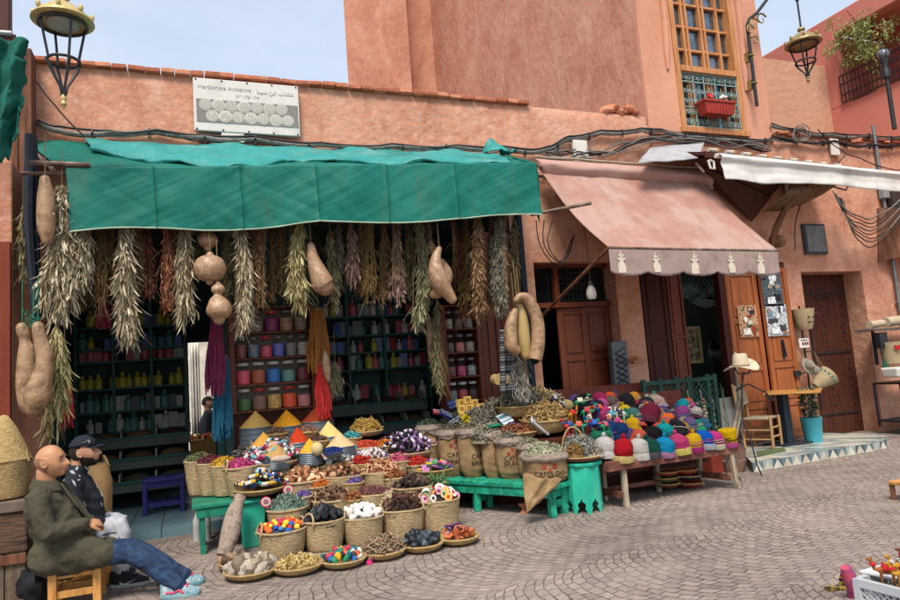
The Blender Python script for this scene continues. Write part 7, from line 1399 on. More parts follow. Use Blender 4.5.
# == lattice screen
za, zb_ = 0.0, P(643, 380, 7.4).z; xa, xb = P(643, 380, 7.4).x, P(714, 380, 7.4).x; yl = 7.4
LG = mat('lattice_green', ['0b241f', '0e2f28', '123a31'], rough=.5, ns=6)
o = thing('lattice_screen', 'dark green wooden lattice screen behind the hats', 'screen', ((xa+xb)/2, yl, 0)); mb = MB(); fr_ = [xa, xa+(xb-xa)*.22, xa+(xb-xa)*.45, xa+(xb-xa)*.62, xa+(xb-xa)*.9, xb]
for x in fr_: mb.bx(x-.03, x+.03, yl-.025, yl+.025, 0, zb_)
for z in (zb_-.06, zb_-.42, zb_-.85): mb.bx(xa+.031, xb-.031, yl-.022, yl+.022, z-.025, z+.03)
mb.build('frame', LG, parent=o, smooth=False, bev=.005); mb = MB()
for i in range(len(fr_)-1):
 x0_, x1_ = fr_[i]+.03, fr_[i+1]-.03
 for (z0_, z1_) in ((zb_-.39, zb_-.085), (zb_-.82, zb_-.445)):
  st = .085; w_ = x1_-x0_; h_ = z1_-z0_; k = -h_
  while k < w_:
   for fl_ in (0, 1):
    u0, v0_ = (k, 0) if k >= 0 else (0, -k); u1, v1_ = (k+h_, h_) if k+h_ <= w_ else (w_, w_-k)
    if u1-u0 > .01:
     if fl_: mb.bar((x0_+w_-u0, yl+.006, z0_+v0_), (x0_+w_-u1, yl+.006, z0_+v1_), .012, .012, up=(0, 1, 0))
     else: mb.bar((x0_+u0, yl-.006, z0_+v0_), (x0_+u1, yl-.006, z0_+v1_), .012, .012, up=(0, 1, 0))
   k += st
mb.build('lattice', LG, parent=o, smooth=False)
for i, px in enumerate((690, 703)):
 c = P(px, 400, 7.33); mb = MB()
 for k in range(9): mb.ell(c+V((rnd.uniform(-.03, .03), 0, -.045*k)), (.022, .022, .022), nu=7, nv=5)
 mb.tube([c+V((0, .03, .14)), c+V((0, 0, -.38))], .004, 4); tag(mb.build('shell_string', mat('shell_string', ['8c7c6c', 'a08f7a', '6a4a3c', '7c8a50'], island=True)), ('left' if i == 0 else 'right')+' string of little shells hanging on the lattice screen', 'garland')
# == mosaic platform
def mosaic(nm, tri):
 m = bpy.data.materials.new(nm); m.use_nodes = True; N = m.node_tree.nodes; L = m.node_tree.links; b = N['Principled BSDF']; b.inputs['Roughness'].default_value = .35
 g = N.new('ShaderNodeNewGeometry'); s_ = N.new('ShaderNodeSeparateXYZ')
 L.new(g.outputs['Position'], s_.inputs[0])
 def mth(op, a, b_=0):
  n = N.new('ShaderNodeMath'); n.operation = op
  for i, x in enumerate((a, b_)):
   if isinstance(x, (int, float)): n.inputs[i].default_value = x
   else: L.new(x, n.inputs[i])
  return n.outputs[0]
 X, Y_ = s_.outputs[0], s_.outputs[1]; sc = 4.2
 u = mth('MULTIPLY', mth('ADD', X, mth('MULTIPLY', Y_, .577)), sc); v = mth('MULTIPLY', mth('MULTIPLY', Y_, 1.155), sc)
 fu, fv = mth('FRACT', u), mth('FRACT', v); par = mth('GREATER_THAN', mth('ADD', fu, fv), 1.0)
 idn = N.new('ShaderNodeCombineXYZ'); L.new(mth('FLOOR', u), idn.inputs[0]); L.new(mth('FLOOR', v), idn.inputs[1]); L.new(par, idn.inputs[2])
 wn = N.new('ShaderNodeTexWhiteNoise'); L.new(idn.outputs[0], wn.inputs['Vector'])
 r = N.new('ShaderNodeValToRGB'); r.color_ramp.interpolation = 'CONSTANT'; e = r.color_ramp.elements; e[0].color = (*lin('c6c2b4'), 1); e[1].position = .4; e[1].color = (*lin('98a2a2'), 1)
 for p_, c_ in ((.6, '6f7f84'), (.78, 'c4c0b0'), (.9, '9aa58f')): x = e.new(p_); x.color = (*lin(c_), 1)
 L.new(wn.outputs['Value'], r.inputs[0]); nz = N.new('ShaderNodeTexNoise'); nz.inputs['Scale'].default_value = 5; nz.inputs['Detail'].default_value = 8; L.new(g.outputs['Position'], nz.inputs['Vector'])
 mx = N.new('ShaderNodeMix'); mx.data_type = 'RGBA'; mx.blend_type = 'MULTIPLY'; mx.inputs['Factor'].default_value = .35; L.new(r.outputs[0], mx.inputs['A']); L.new(nz.outputs['Fac'], mx.inputs['B']); L.new(mx.outputs['Result'], b.inputs['Base Color']); return m
Z = .12
pl = [G(753, 461, Z), G(881, 441, Z), G(888, 438, Z)+V((.05, .05, 0)), V((9.6, 8.18, Z)), V((7.3, 8.18, Z)), V((7.15, 7.5, Z))]
pl = [G(752, 463, Z), G(800, 455, Z), G(845, 447.5, Z), G(872, 443, Z), G(885, 440, Z), G(887, 436.5, Z), G(874, 434.5, Z), V((9.55, 8.18, Z)), V((7.7, 8.18, Z))]
top = [V((p.x, p.y, Z)) for p in pl]
o = thing('mosaic_step', 'low mosaic tiled platform with a row of pale triangles along its edge', 'platform', (8.5, 7.6, 0)); mb = MB(); mb.prism([p-V((0, 0, Z)) for p in top], (0, 0, Z-.004)); mb.build('core', CEM, parent=o, smooth=False)
mb = MB(); mb.prism([p-V((0, 0, .003)) for p in top], (0, 0, .008)); mb.build('mosaic_top', mosaic('stone_mosaic', 0), parent=o, smooth=False)
mb = MB(); tw_ = .16
cols_ = ['c4c0b0', '5f7078', '8f9a98', '4c5a60', 'b0aa98']
edge = []
for i in range(5):
 a_, b_ = top[i], top[i+1]; n_ = max(1, int((b_-a_).length/tw_))
 for k in range(n_): edge.append((a_.lerp(b_, k/n_), a_.lerp(b_, (k+1)/n_)))
for k, (a_, b_) in enumerate(edge):
 d = (b_-a_).normalized(); nn = V((d.y, -d.x, 0))*.006; up_ = V((0, 0, -.115)); m_ = (a_+b_)/2
 mb.cm = [0, 4][k % 2]; mb.prism([a_+nn+up_, b_+nn+up_, m_+nn], nn); mb.cm = [1, 2, 3][k % 3]; mb.prism([a_+nn, m_+nn, a_+nn+up_], nn); mb.prism([m_+nn, b_+nn, b_+nn+up_], nn)
mb.build('triangle_edge', [mat('tile_'+c, [c], rough=.35, ns=9, var=.2) for c in cols_], parent=o, smooth=False)
mb = MB(); a_, b_ = G(765, 452, Z+.01), G(800, 448, Z+.01); mb.prism([G(757, 457, Z+.006), G(786, 451.5, Z+.006), G(784, 448, Z+.006), G(757, 452, Z+.006)], (0, 0, .012)); tag(mb.build('green_mat', mat('moss_mat', ['4c5638', '5c6844'], ns=30, bump=.5, bs=90), smooth=False), 'flat green mat lying on the mosaic platform', 'mat')
# == chair
def chair():
 q = G(778, 449, Z); o = thing('rush_chair', 'rustic wooden chair with woven rush back and seat on the platform', 'chair', (q.x, q.y+.25, Z)); o.rotation_euler = (0, 0, radians(28)); WL[o.name] = V((0, 0, 0)); m = mat('chair_wood', ['94724c', 'a98660', '7c5c3c'], ns=8, rough=.6, stretch=(3, 3, .7))
 w, d, h = .42, .38, .44; T = lambda a, b, r=.02: (lambda M_: M_)(MB().tube([a, b], r, 10))
 for sx in (-1, 1): T((sx*w/2, -d/2, 0), (sx*w/2, -d/2, h+.01), .021).build('leg', m, parent=o); T((sx*w/2, d/2, 0), (sx*w/2*.95, d/2+.09, .94), .021).build('leg', m, parent=o)
 for z in (.14, .27):
  for sx in (-1, 1): T((sx*w/2, -d/2, z), (sx*w/2, d/2, z), .012).build('rail', m, parent=o)
  T((-w/2, -d/2, z+.03), (w/2, -d/2, z+.03), .012).build('rail', m, parent=o)
 T((-w/2*.95, d/2+.08, .9), (w/2*.95, d/2+.08, .9), .014).build('rail', m, parent=o); T((-w/2*.95, d/2+.03, .62), (w/2*.95, d/2+.03, .62), .014).build('rail', m, parent=o)
 R_ = mat('woven_rush', ['8c7c62', 'a3937a', '6e604a'], ns=20, bump=.8, bs=60, bstretch=(3, .4, .4)); mb = MB(); mb.box((0, 0, h-.01), (w-.02, d-.02, .035)); mb.build('seat', R_, parent=o, bev=.01)
 mb = MB()
 for k in range(11): x = -w/2*.9+w*.9*k/10; mb.tube([(x, d/2+.02+.05*0, .63), (x+.01, d/2+.05, .76), (x, d/2+.08, .9)], .017, 6)
 for k in range(7): z = .64+.04*k; mb.tube([(-w/2*.9+w*.9*j/10, d/2+.03+.055*(z-.62)/.28+(.02 if (j+k) % 2 else -.02), z) for j in range(11)], .013, 5)
 mb.build('backrest', R_, parent=o)
chair()
# == pedestal table
q = G(789, 446, Z); tx, ty = q.x+.12, q.y+.12; tz = P(798, 391, ty).z
o = thing('pedestal_table', 'small square wooden table top on a black iron column', 'table', (tx, ty, Z)); mb = MB(); mb.box((tx+.17, ty-.05, tz), (.78, .74, .03), Matrix.Rotation(radians(38), 3, 'Z')); mb.build('top', mat('light_table_top', ['a8743c', 'bd8a4e'], rough=.35, ns=4, stretch=(1, 5, 5)), parent=o, smooth=False, bev=.006)
mb = MB(); mb.bx(tx-.06, tx+.06, ty-.06, ty+.06, Z+.03, tz-.016); mb.build('column', mat('blue_black_iron', ['1a2430', '232e3a'], rough=.4), parent=o, smooth=False, bev=.005); mb = MB(); mb.box((tx, ty, Z+.018), (.56, .4, .03)); mb.build('base', MATS['blue_black_iron'], parent=o, smooth=False, bev=.005)
q = G(820, 443, Z); c = V((q.x, q.y+.1, Z)); hP = P(813, 417, c.y).z-Z; r = 10*mpp(c); o = thing('potted_plant', 'tall turquoise pot with a leafy grey green plant beside the table', 'plant', c); mb = MB(); mb.lathe([(r*.78, 0), (r, hP*.96), (r*1.05, hP), (r*.9, hP), (r*.85, hP*.9), (0, hP*.88)], c, 28); mb.build('pot', mat('turquoise_ceramic', ['3a8f9c', '46a0ac'], rough=.35, ns=5), parent=o)
mb = MB()
for k in range(260): t = rnd.random(); a_ = rnd.uniform(0, 6.3); mb.leaf(c+V((cos(a_)*.06*t-.05*t, sin(a_)*.06, hP+t*.42)), (cos(a_), sin(a_), rnd.uniform(-.2, 1)), .03, rnd.uniform(.07, .13), .3)
for k in range(7): mb.tube([c+V((0, 0, hP*.9)), c+V((rnd.uniform(-.15, .1), rnd.uniform(-.1, .1), hP+.45))], .006, 5)
mb.build('foliage', mat('grey_green_leaves', ['4c5c40', '62705a', '7c8670', '3c4a34'], island=True, tr=.15), parent=o, smooth=False)
# == hat stand
q = G(741, 478, 0); c = V((6.55, 6.75, 0)); hp = P(741, 360, 6.75); hx, hz = hp.x, hp.z
def iron(mb, pts, r=.010): mb.tube(pts, r, 6)
o = thing('hat_stand', 'thin curly black iron tripod stand with a straw hat on top', 'stand', (hx-.1, 6.75, 0)); mb = MB()
nk = P(742, 385, 6.75); lo = P(742, 418, 6.75)
for (px, py) in ((727, 476), (741, 481), (762, 476)):
 f_ = G(px, py, 0); iron(mb, [lo+V((0, 0, .0)), lo.lerp(f_, .35)+V((.0, -.02, 0)), f_.lerp(lo, .2)+V(((f_.x-lo.x)*.25, 0, 0)), f_])
iron(mb, [nk, lo]); a_ = P(746, 372, 6.75)
iron(mb, [P(733, 364, 6.75), P(738, 374, 6.75), P(748, 374, 6.75), P(752, 366, 6.75), P(744, 360, 6.75)]); iron(mb, [nk, P(736, 391, 6.75), P(748, 384, 6.75), P(765, 392, 6.75), P(772, 399, 6.75)]); iron(mb, [P(744, 372, 6.75), nk]); iron(mb, [P(766, 395, 6.75), P(774, 400, 6.75)], .02); mb.build('frame', BLACK, parent=o)
q = P(741, 368, 6.7); o = thing('straw_hat', 'off white wide brimmed hat with a drooping brim on the iron stand', 'hat', q); mb = MB(); r = 17*mpp(q)
def brim(u, v):
 a_ = 2*pi*u; rr = r*(.42+.62*v); return q+V((rr*cos(a_), rr*sin(a_)*.9, .02+.05*sin(a_*2+.6)*v-.05*v*(cos(a_+2.6))*.9))
mb.grid(brim, 40, 8); mb.build('brim', mat('cream_felt', ['b5a88f', 'c2b69e'], ns=20, bump=.2, bs=90, rough=.9), parent=o, solid=.006)
mb = MB(); mb.lathe([(r*.47, .0), (r*.45, .06), (r*.42, .14), (r*.34, .175), (r*.15, .165), (0, .15)], q+V((0, 0, .01)), 24, wob=.12); mb.build('crown', MATS['cream_felt'], parent=o); mb = MB(); mb.torus(q+V((0, 0, .035)), r*.475, .008, n=24, m=6); mb.build('band', mat('hat_band', ['8a7c64']), parent=o)
# == clay pot with poles
q = G(746, 473, 0); c = V((q.x, q.y+.2, 0)); hP = P(746, 446, c.y).z; r = 13*mpp(c); o = thing('clay_planter', 'straight sided brown clay pot with bare poles, right end of the hat bench', 'planter', c); mb = MB(); mb.lathe([(r*.78, 0), (r*.95, hP*.4), (r*.97, hP*.5), (r*.93, hP*.52), (r*.98, hP*.8), (r*1.06, hP), (r*.92, hP), (r*.85, hP*.85), (0, hP*.84)], c, 30); mb.build('pot', mat('brown_clay', ['6f5444', '846757', '5e4538'], ns=6, bump=.3, bs=20), parent=o)
mb = MB(); mb.tube([c+V((-.04, 0, hP*.8)), P(739, 400, c.y), P(735, 352, c.y)], [.022, .022, .018], 8); mb.tube([c+V((.02, -.02, hP*.8)), P(743, 397, c.y)], .02, 8); mb.build('pole', PALEWOOD, parent=o); mb = MB()
for k in range(5): mb.tube([c+V((0, 0, hP*.8)), c+V((rnd.uniform(-.1, 0), 0, hP+.3)), c+V((rnd.uniform(-.4, .1), rnd.uniform(-.1, .1), hP+rnd.uniform(.5, .9)))], .004, 5)
for k in range(30): p = c+V((rnd.uniform(-.12, .12), rnd.uniform(-.1, .1), hP+rnd.uniform(0, .3))); mb.leaf(p, (rnd.gauss(0, 1), rnd.gauss(0, 1), .6), .025, .06)
mb.build('twigs', MATS['grey_green_leaves'], parent=o)
# == interior of the middle shop : glass, palm leaves, picture
y = 8.5; xa, xb = P(678, 350, y).x, P(728, 350, y).x
o = thing('palm_panel', 'dark green panel painted with pale palm leaves inside the middle shop', 'panel', ((xa+xb)/2, y+.3, .5)); mb = MB(); mb.bx(xa-.1, xb+.4, y+.3, y+.33, .1, 2.9); mb.build('board', mat('night_green', ['10201e', '16302b'], rough=.6, ns=2), parent=o, smooth=False)
mb = MB()
for (px, py, R_, a0_, a1_) in ((705, 308, .42, .4, 2.9), (717, 300, .38, .2, 3.0), (690, 300, .4, .5, 2.8), (712, 335, .45, 1.2, 2.2)):
 c = P(px, py, y+.29)
 for k in range(13): t = a0_+(a1_-a0_)*k/12+pi; d = V((cos(t), 0, sin(t)*-1 if py < 320 else sin(t))); w_ = d.cross(V((0, 1, 0)))*.022; e = c+d*R_*rnd.uniform(.8, 1)*V((1, 1, 1)).x; mb.prism([c, c.lerp(e, .5)+w_, e, c.lerp(e, .5)-w_], (0, -.004, 0))
mb.build('palm_painting', mat('faint_palm', ['5c7068', '748880'], ns=6), parent=o, smooth=False)
c = P(691, 345, y+.1); o = thing('framed_picture', 'small gilt framed picture inside the middle shop', 'picture', c-V((0, 0, .3))); mb = MB()
for (dx, dz, w_, h_) in ((0, .27, .4, .05), (0, -.27, .4, .05), (-.18, 0, .05, .5), (.18, 0, .05, .5)): mb.box((c.x+dx, c.y, c.z+dz), (w_, .04, h_))
mb.build('frame', mat('dim_gilt', ['7a6a4c', '94825c'], ns=12), parent=o, smooth=False, bev=.004); mb = MB(); mb.box((c.x, c.y+.01, c.z), (.32, .01, .5)); mb.build('canvas', mat('sepia_print', ['3a3428', '6f6248', '8a7c60'], ns=12, lo=.42, hi=.58), parent=o, smooth=False)
c = P(727, 352, y+.2); mb = MB(); mb.box(c, (.04, .03, .75)); tag(mb.build('mirror_strip', mat('grey_mirror', ['7c8488'], rough=.2, metal=.6), smooth=False), 'narrow grey strip of mirror inside the middle shop by the door post', 'mirror')
mb = MB(); mb.prism([P(695, 402, 7.9), P(738, 396, 7.9), P(738, 440, 7.9), P(700, 446, 7.9)], (0, .04, 0)); tag(mb.build('grey_slab', mat('marble_slab', ['7c7c78', '94948e'], ns=3, rough=.5), smooth=False), 'grey stone slab leaning behind the planter', 'slab')
mb = MB(); mb.bx(6.95, 8.3, 8.25, 8.4, .0, 1.0); tag(mb.build('herringbone_counter', mat('herring_teal', ['12332e', '1c4a42', '0e2522'], ns=14, lo=.45, hi=.55, rough=.4), smooth=False), 'low dark teal counter under the palm panel', 'counter')
mb = MB(); mb.bx(6.05, 9.1, 9.6, 9.7, 0, 3.8); mb.build('shop_back', IN, parent=main, smooth=False)
# == things hung in the recess
c = P(804, 319, 8.0); o = thing('face_basket', 'round straw basket with an embroidered face and tassels hung beside the door leaf', 'basket', c-V((0, 0, .17))); mb = MB(); mb.lathe([(0, -.17), (.1, -.17), (.14, -.08), (.165, .16), (.15, .16), (.11, 0), (0, -.02)], c, 24, wob=.05); mb.build('body', mat('pale_straw', ['9c8c6c', 'b09f7e'], ns=20, bump=.6, bs=60, bstretch=(1, 1, 2.5)), parent=o); mb = MB()
for s_ in (-1, 1):
 for k in range(2): mb.tube([c+V((s_*.05+.03*cos(t), -.142-.02*k*0, -.0-.07*k+.02*sin(t))) for t in [pi*i/6 for i in range(7)]], .008, 5)
 mb.ell(c+V((s_*.05, -.14, .03)), (.012, .01, .012), nu=6, nv=5)
mb.build('embroidered_face', BLACK, parent=o); mb = MB()
for k in range(12): mb.tube([c+V((.14, -.03, .1)), c+V((.22+.01*k, -.05, .08-.01*(k % 4))), c+V((.3, -.04+.01*(k % 3), .02-.012*k*.5))], .004, 4)
mb.build('tassel', mat('tassel_wine', ['5c3038']), parent=o)
c = P(804, 343, 7.98); o = thing('price_card', 'small white card with a printed picture and a few dark lines, under the face basket', 'card', c-V((0, 0, .08))); mb = MB(); mb.box(c, (.21, .012, .15)); mb.build('card', WHITEP, parent=o, smooth=False); mb = MB()
for k in range(3): mb.box(c+V((-.03+.05*k, -.008, -.01)), (.035, .002, .05))
mb.box(c+V((0, -.008, .045)), (.14, .002, .014)); mb.build('print', mat('card_print', ['7a2c2c', '2a2c30'], ns=30), parent=o, smooth=False)
o = thing('wire_rack', 'dark iron wall rack holding baskets and hats beside the open door leaf', 'rack', P(808, 400, 8.05)); mb = MB(); x_ = P(806, 360, 8.08).x; mb.bar((x_, 8.08, .5), (x_, 8.08, 2.2), .02); mb.bar((x_+.2, 8.08, .5), (x_+.2, 8.08, 2.2), .02)
for z_ in (.7, 1.2, 1.45, 1.9): mb.bar((x_, 8.079, z_), (x_+.2, 8.079, z_), .018)
mb.build('frame', BLACK, parent=o, smooth=False)
for (px, py, rx, lab) in ((808, 366, .5, 'grey straw hat hung on the wire rack, left one'), (816, 372, .8, 'grey straw hat hung on the wire rack, right one')):
 c = P(px, py, 7.95); R = Matrix.Rotation(radians(75), 3, 'X'); o = thing('hanging_hat', lab, 'hat', c-V((0, 0, .1))); mb = MB(); mb.lathe([(.1, 0), (.135, -.012), (.13, .005), (.085, .01), (.075, .07), (.05, .1), (0, .1)], c, 20, R=R, sx=.8); mb.build('body', mat('grey_straw', ['7c7668', '918a7a'], ns=20, bump=.4, bs=60), parent=o); mb = MB(); mb.tube([c+V((.085*cos(t)*.8, -.02, .085*sin(t))) for t in [2*pi*i/16 for i in range(16)]], .006, 5, close=True); mb.build('band', BLACK, parent=o)
c = P(824, 379, 7.85); R = Matrix.Rotation(radians(55), 3, 'Y') @ Matrix.Rotation(radians(15), 3, 'X'); o = thing('cone_basket', 'conical straw basket with blue green embroidery tipped toward the street', 'basket', c-V((0, 0, .15))); mb = MB(); mb.lathe([(0, -.2), (.06, -.19), (.1, -.1), (.165, .12), (.15, .12), (.08, -.1), (0, -.12)], c, 22, R=R, wob=.04); mb.build('body', MATS['pale_straw'], parent=o); mb = MB();
for k in range(14): a_ = k*pi/7; mb.ell(c+R @ V((.145*cos(a_), .145*sin(a_), .06)), (.02, .02, .014), nu=6, nv=5)
mb.build('embroidery', mat('teal_thread', ['2f6a70', '4c8a8c']), parent=o); mb = MB(); mb.tube([c+R @ V((.1, .1, .1)), c+V((-.06, 0, .22)), P(814, 352, 7.98), c+R @ V((-.12, 0, .1))], .007, 5); mb.build('strap', STEM, parent=o)
# == neighbouring stall, right edge
o = thing('neighbour_awning', 'ragged brown wooden awning edge at the right end of the wall', 'awning', P(890, 215, 7.9)); mb = MB()
a_, b_, c_, d_ = P(878, 208, 8.15), P(902, 204, 7.4), P(902, 238, 7.4), P(879, 262, 8.15)
mb.prism([a_, V((b_.x+1.5, 7.3, b_.z)), V((c_.x+1.5, 7.3, c_.z-.05)), d_], (.03, .05, 0)); mb.build('slats', WOOD, parent=o, smooth=False); mb = MB(); mb.bx(12.0, 15, 8.15, 8.25, 2.85, 2.95); mb.build('lintel', WOOD, parent=o, smooth=False)
c = P(898, 192, 8.1); mb = MB(); mb.box(c, (.5, .1, .55)); tag(mb.build('dark_shutter', mat('shutter_brown', ['3a302c']), smooth=False, bev=.01), 'small dark shutter on the wall at the right edge under the white awning', 'shutter')
mb = MB(); mb.bx(12.0, 12.9, 8.3, 8.36, .9, 2.2); tag(mb.build('side_shutter', REDWOOD, smooth=False, bev=.01), 'red brown shutter in the neighbouring shop at the right edge', 'shutter')
o = thing('display_shelf', 'dark metal shelf with rolls of cloth at the right edge', 'shelf', P(893, 345, 7.85)); ys = 7.85; mb = MB(); x_ = P(868, 330, ys).x; z1_ = P(885, 328, ys).z; mb.bx(x_, x_+1.6, ys-.1, ys+.25, z1_-.04, z1_); mb.build('board', mat('grey_board2', ['5c5854']), parent=o, smooth=False); mb = MB(); mb.bar((x_+.1, ys, z1_-.6), (x_+.1, ys, z1_), .04); mb.bar((x_+1.2, ys, z1_-.6), (x_+1.2, ys, z1_), .04); mb.build('bracket', BLACK, parent=o, smooth=False)
for i, (dx, L_) in enumerate(((.2, .35), (.62, .4))): mb = MB(); p = V((x_+dx, ys-.02, z1_+.065+.03*i)); mb.tube([p+V((-L_*.5, 0, 0)), p+V((L_*.5, .02, .02))], .06+.02*i, 12); tag(mb.build('cloth_roll', mat('linen', ['a89c84', 'b8ac94'], ns=10)), ('left' if i == 0 else 'right')+' rolled beige cloth on the dark metal shelf', 'cloth roll')
mb = MB(); mb.box((x_+.12, ys-.12, z1_-.2), (.18, .1, .26)); tag(mb.build('black_lantern', BLACK, smooth=False, bev=.01), 'small black box lantern hanging under the metal shelf', 'lantern')
c = P(893, 351, 7.7); o = thing('heart_bucket', 'straw bucket bag with red hearts at the right edge', 'bag', c-V((0, 0, .2))); mb = MB(); mb.lathe([(0, -.2), (.16, -.2), (.2, .15), (.18, .15), (.15, -.1), (0, -.12)], c, 24); mb.build('body', MATS['pale_straw'], parent=o); mb = MB()
HRT = [(0, -.05), (.05, .01), (.045, .04), (.02, .045), (0, .025), (-.02, .045), (-.045, .04), (-.05, .01)]
for (a_, z_) in ((-2.2, .05), (-1.75, -.06), (-1.5, .06)):
 mb.prism([c+V(((.215-.0*z)*cos(a_+x/.2), .215*sin(a_+x/.2), z_+z)) for x, z in HRT], V((cos(a_), sin(a_), 0))*.004)
mb.build('heart', mat('heart_red', ['a81c20']), parent=o, smooth=False)
c = P(885, 352+12, 7.75); o = thing('green_tassel', 'dark green tassel under the heart bag', 'tassel', c-V((0, 0, .1))); mb = MB(); mb.lathe([(.0, .1), (.02, .08), (.03, .02), (.07, -.08), (0, -.08)], c+V((.0, 0, -.02)), 14); mb.build('fringe', mat('tassel_green', ['12503c']), parent=o)
c = P(897, 372, 7.6); mb = MB(); mb.box(c, (.4, .3, .16), taper=.85); tag(mb.build('white_tub', WHITEP, smooth=False, bev=.03), 'white plastic tub at the right edge under the heart bag', 'tub')
o = thing('metal_cart', 'black metal trolley frame with a wheel at the right edge', 'cart', G(892, 428, 0)); y_ = 7.95; x0_ = P(882, 400, y_).x; z1_ = P(885, 383, y_).z; mb = MB()
for x in (x0_, x0_+1.1):
 for yy in (y_-.35, y_+.1): mb.bar((x, yy, .12), (x, yy, z1_), .03)
for zz in (z1_, .22): mb.bar((x0_, y_-.35, zz), (x0_+1.1, y_-.35, zz), .03); mb.bar((x0_, y_+.1, zz), (x0_+1.1, y_+.1, zz), .03); mb.bar((x0_, y_-.35, zz), (x0_, y_+.1, zz), .03)
mb.bx(x0_, x0_+1.1, y_-.34, y_+.1, z1_-.01, z1_+.012); mb.bx(x0_, x0_+1.1, y_-.34, y_+.1, .2, .215); mb.build('frame', BLACK, parent=o, smooth=False)
for (x, yy) in ((x0_+.1, y_-.36), (x0_+.95, y_-.36)): mb = MB(); mb.torus((x, yy, .12), .085, .032, axis=(0, 1, 0), n=22, m=8); w_ = mb.build('wheel', BLACK, parent=o); mb = MB(); mb.ell((x, yy, .12), (.06, .02, .06), nu=12, nv=6); mb.build('hub', STEEL, parent=w_)
mb = MB(); q = G(900, 505, 0)+V((.24, -.02, 0)); mb.box((q.x+.02, q.y+.1, .16), (.24, .24, .03));
o = thing('small_stool', 'corner of an orange brown wooden stool at the right frame edge on the paving', 'stool', (q.x+.05, q.y+.1, 0)); mb.build('seat', PINE, parent=o, smooth=False, bev=.004)
for sx in (-1, 1):
 for sy in (-1, 1): mb = MB(); mb.box((q.x+.02+sx*.095, q.y+.1+sy*.095, .0725), (.035, .035, .145)); mb.build('leg', WOOD, parent=o, smooth=False, bev=.003)
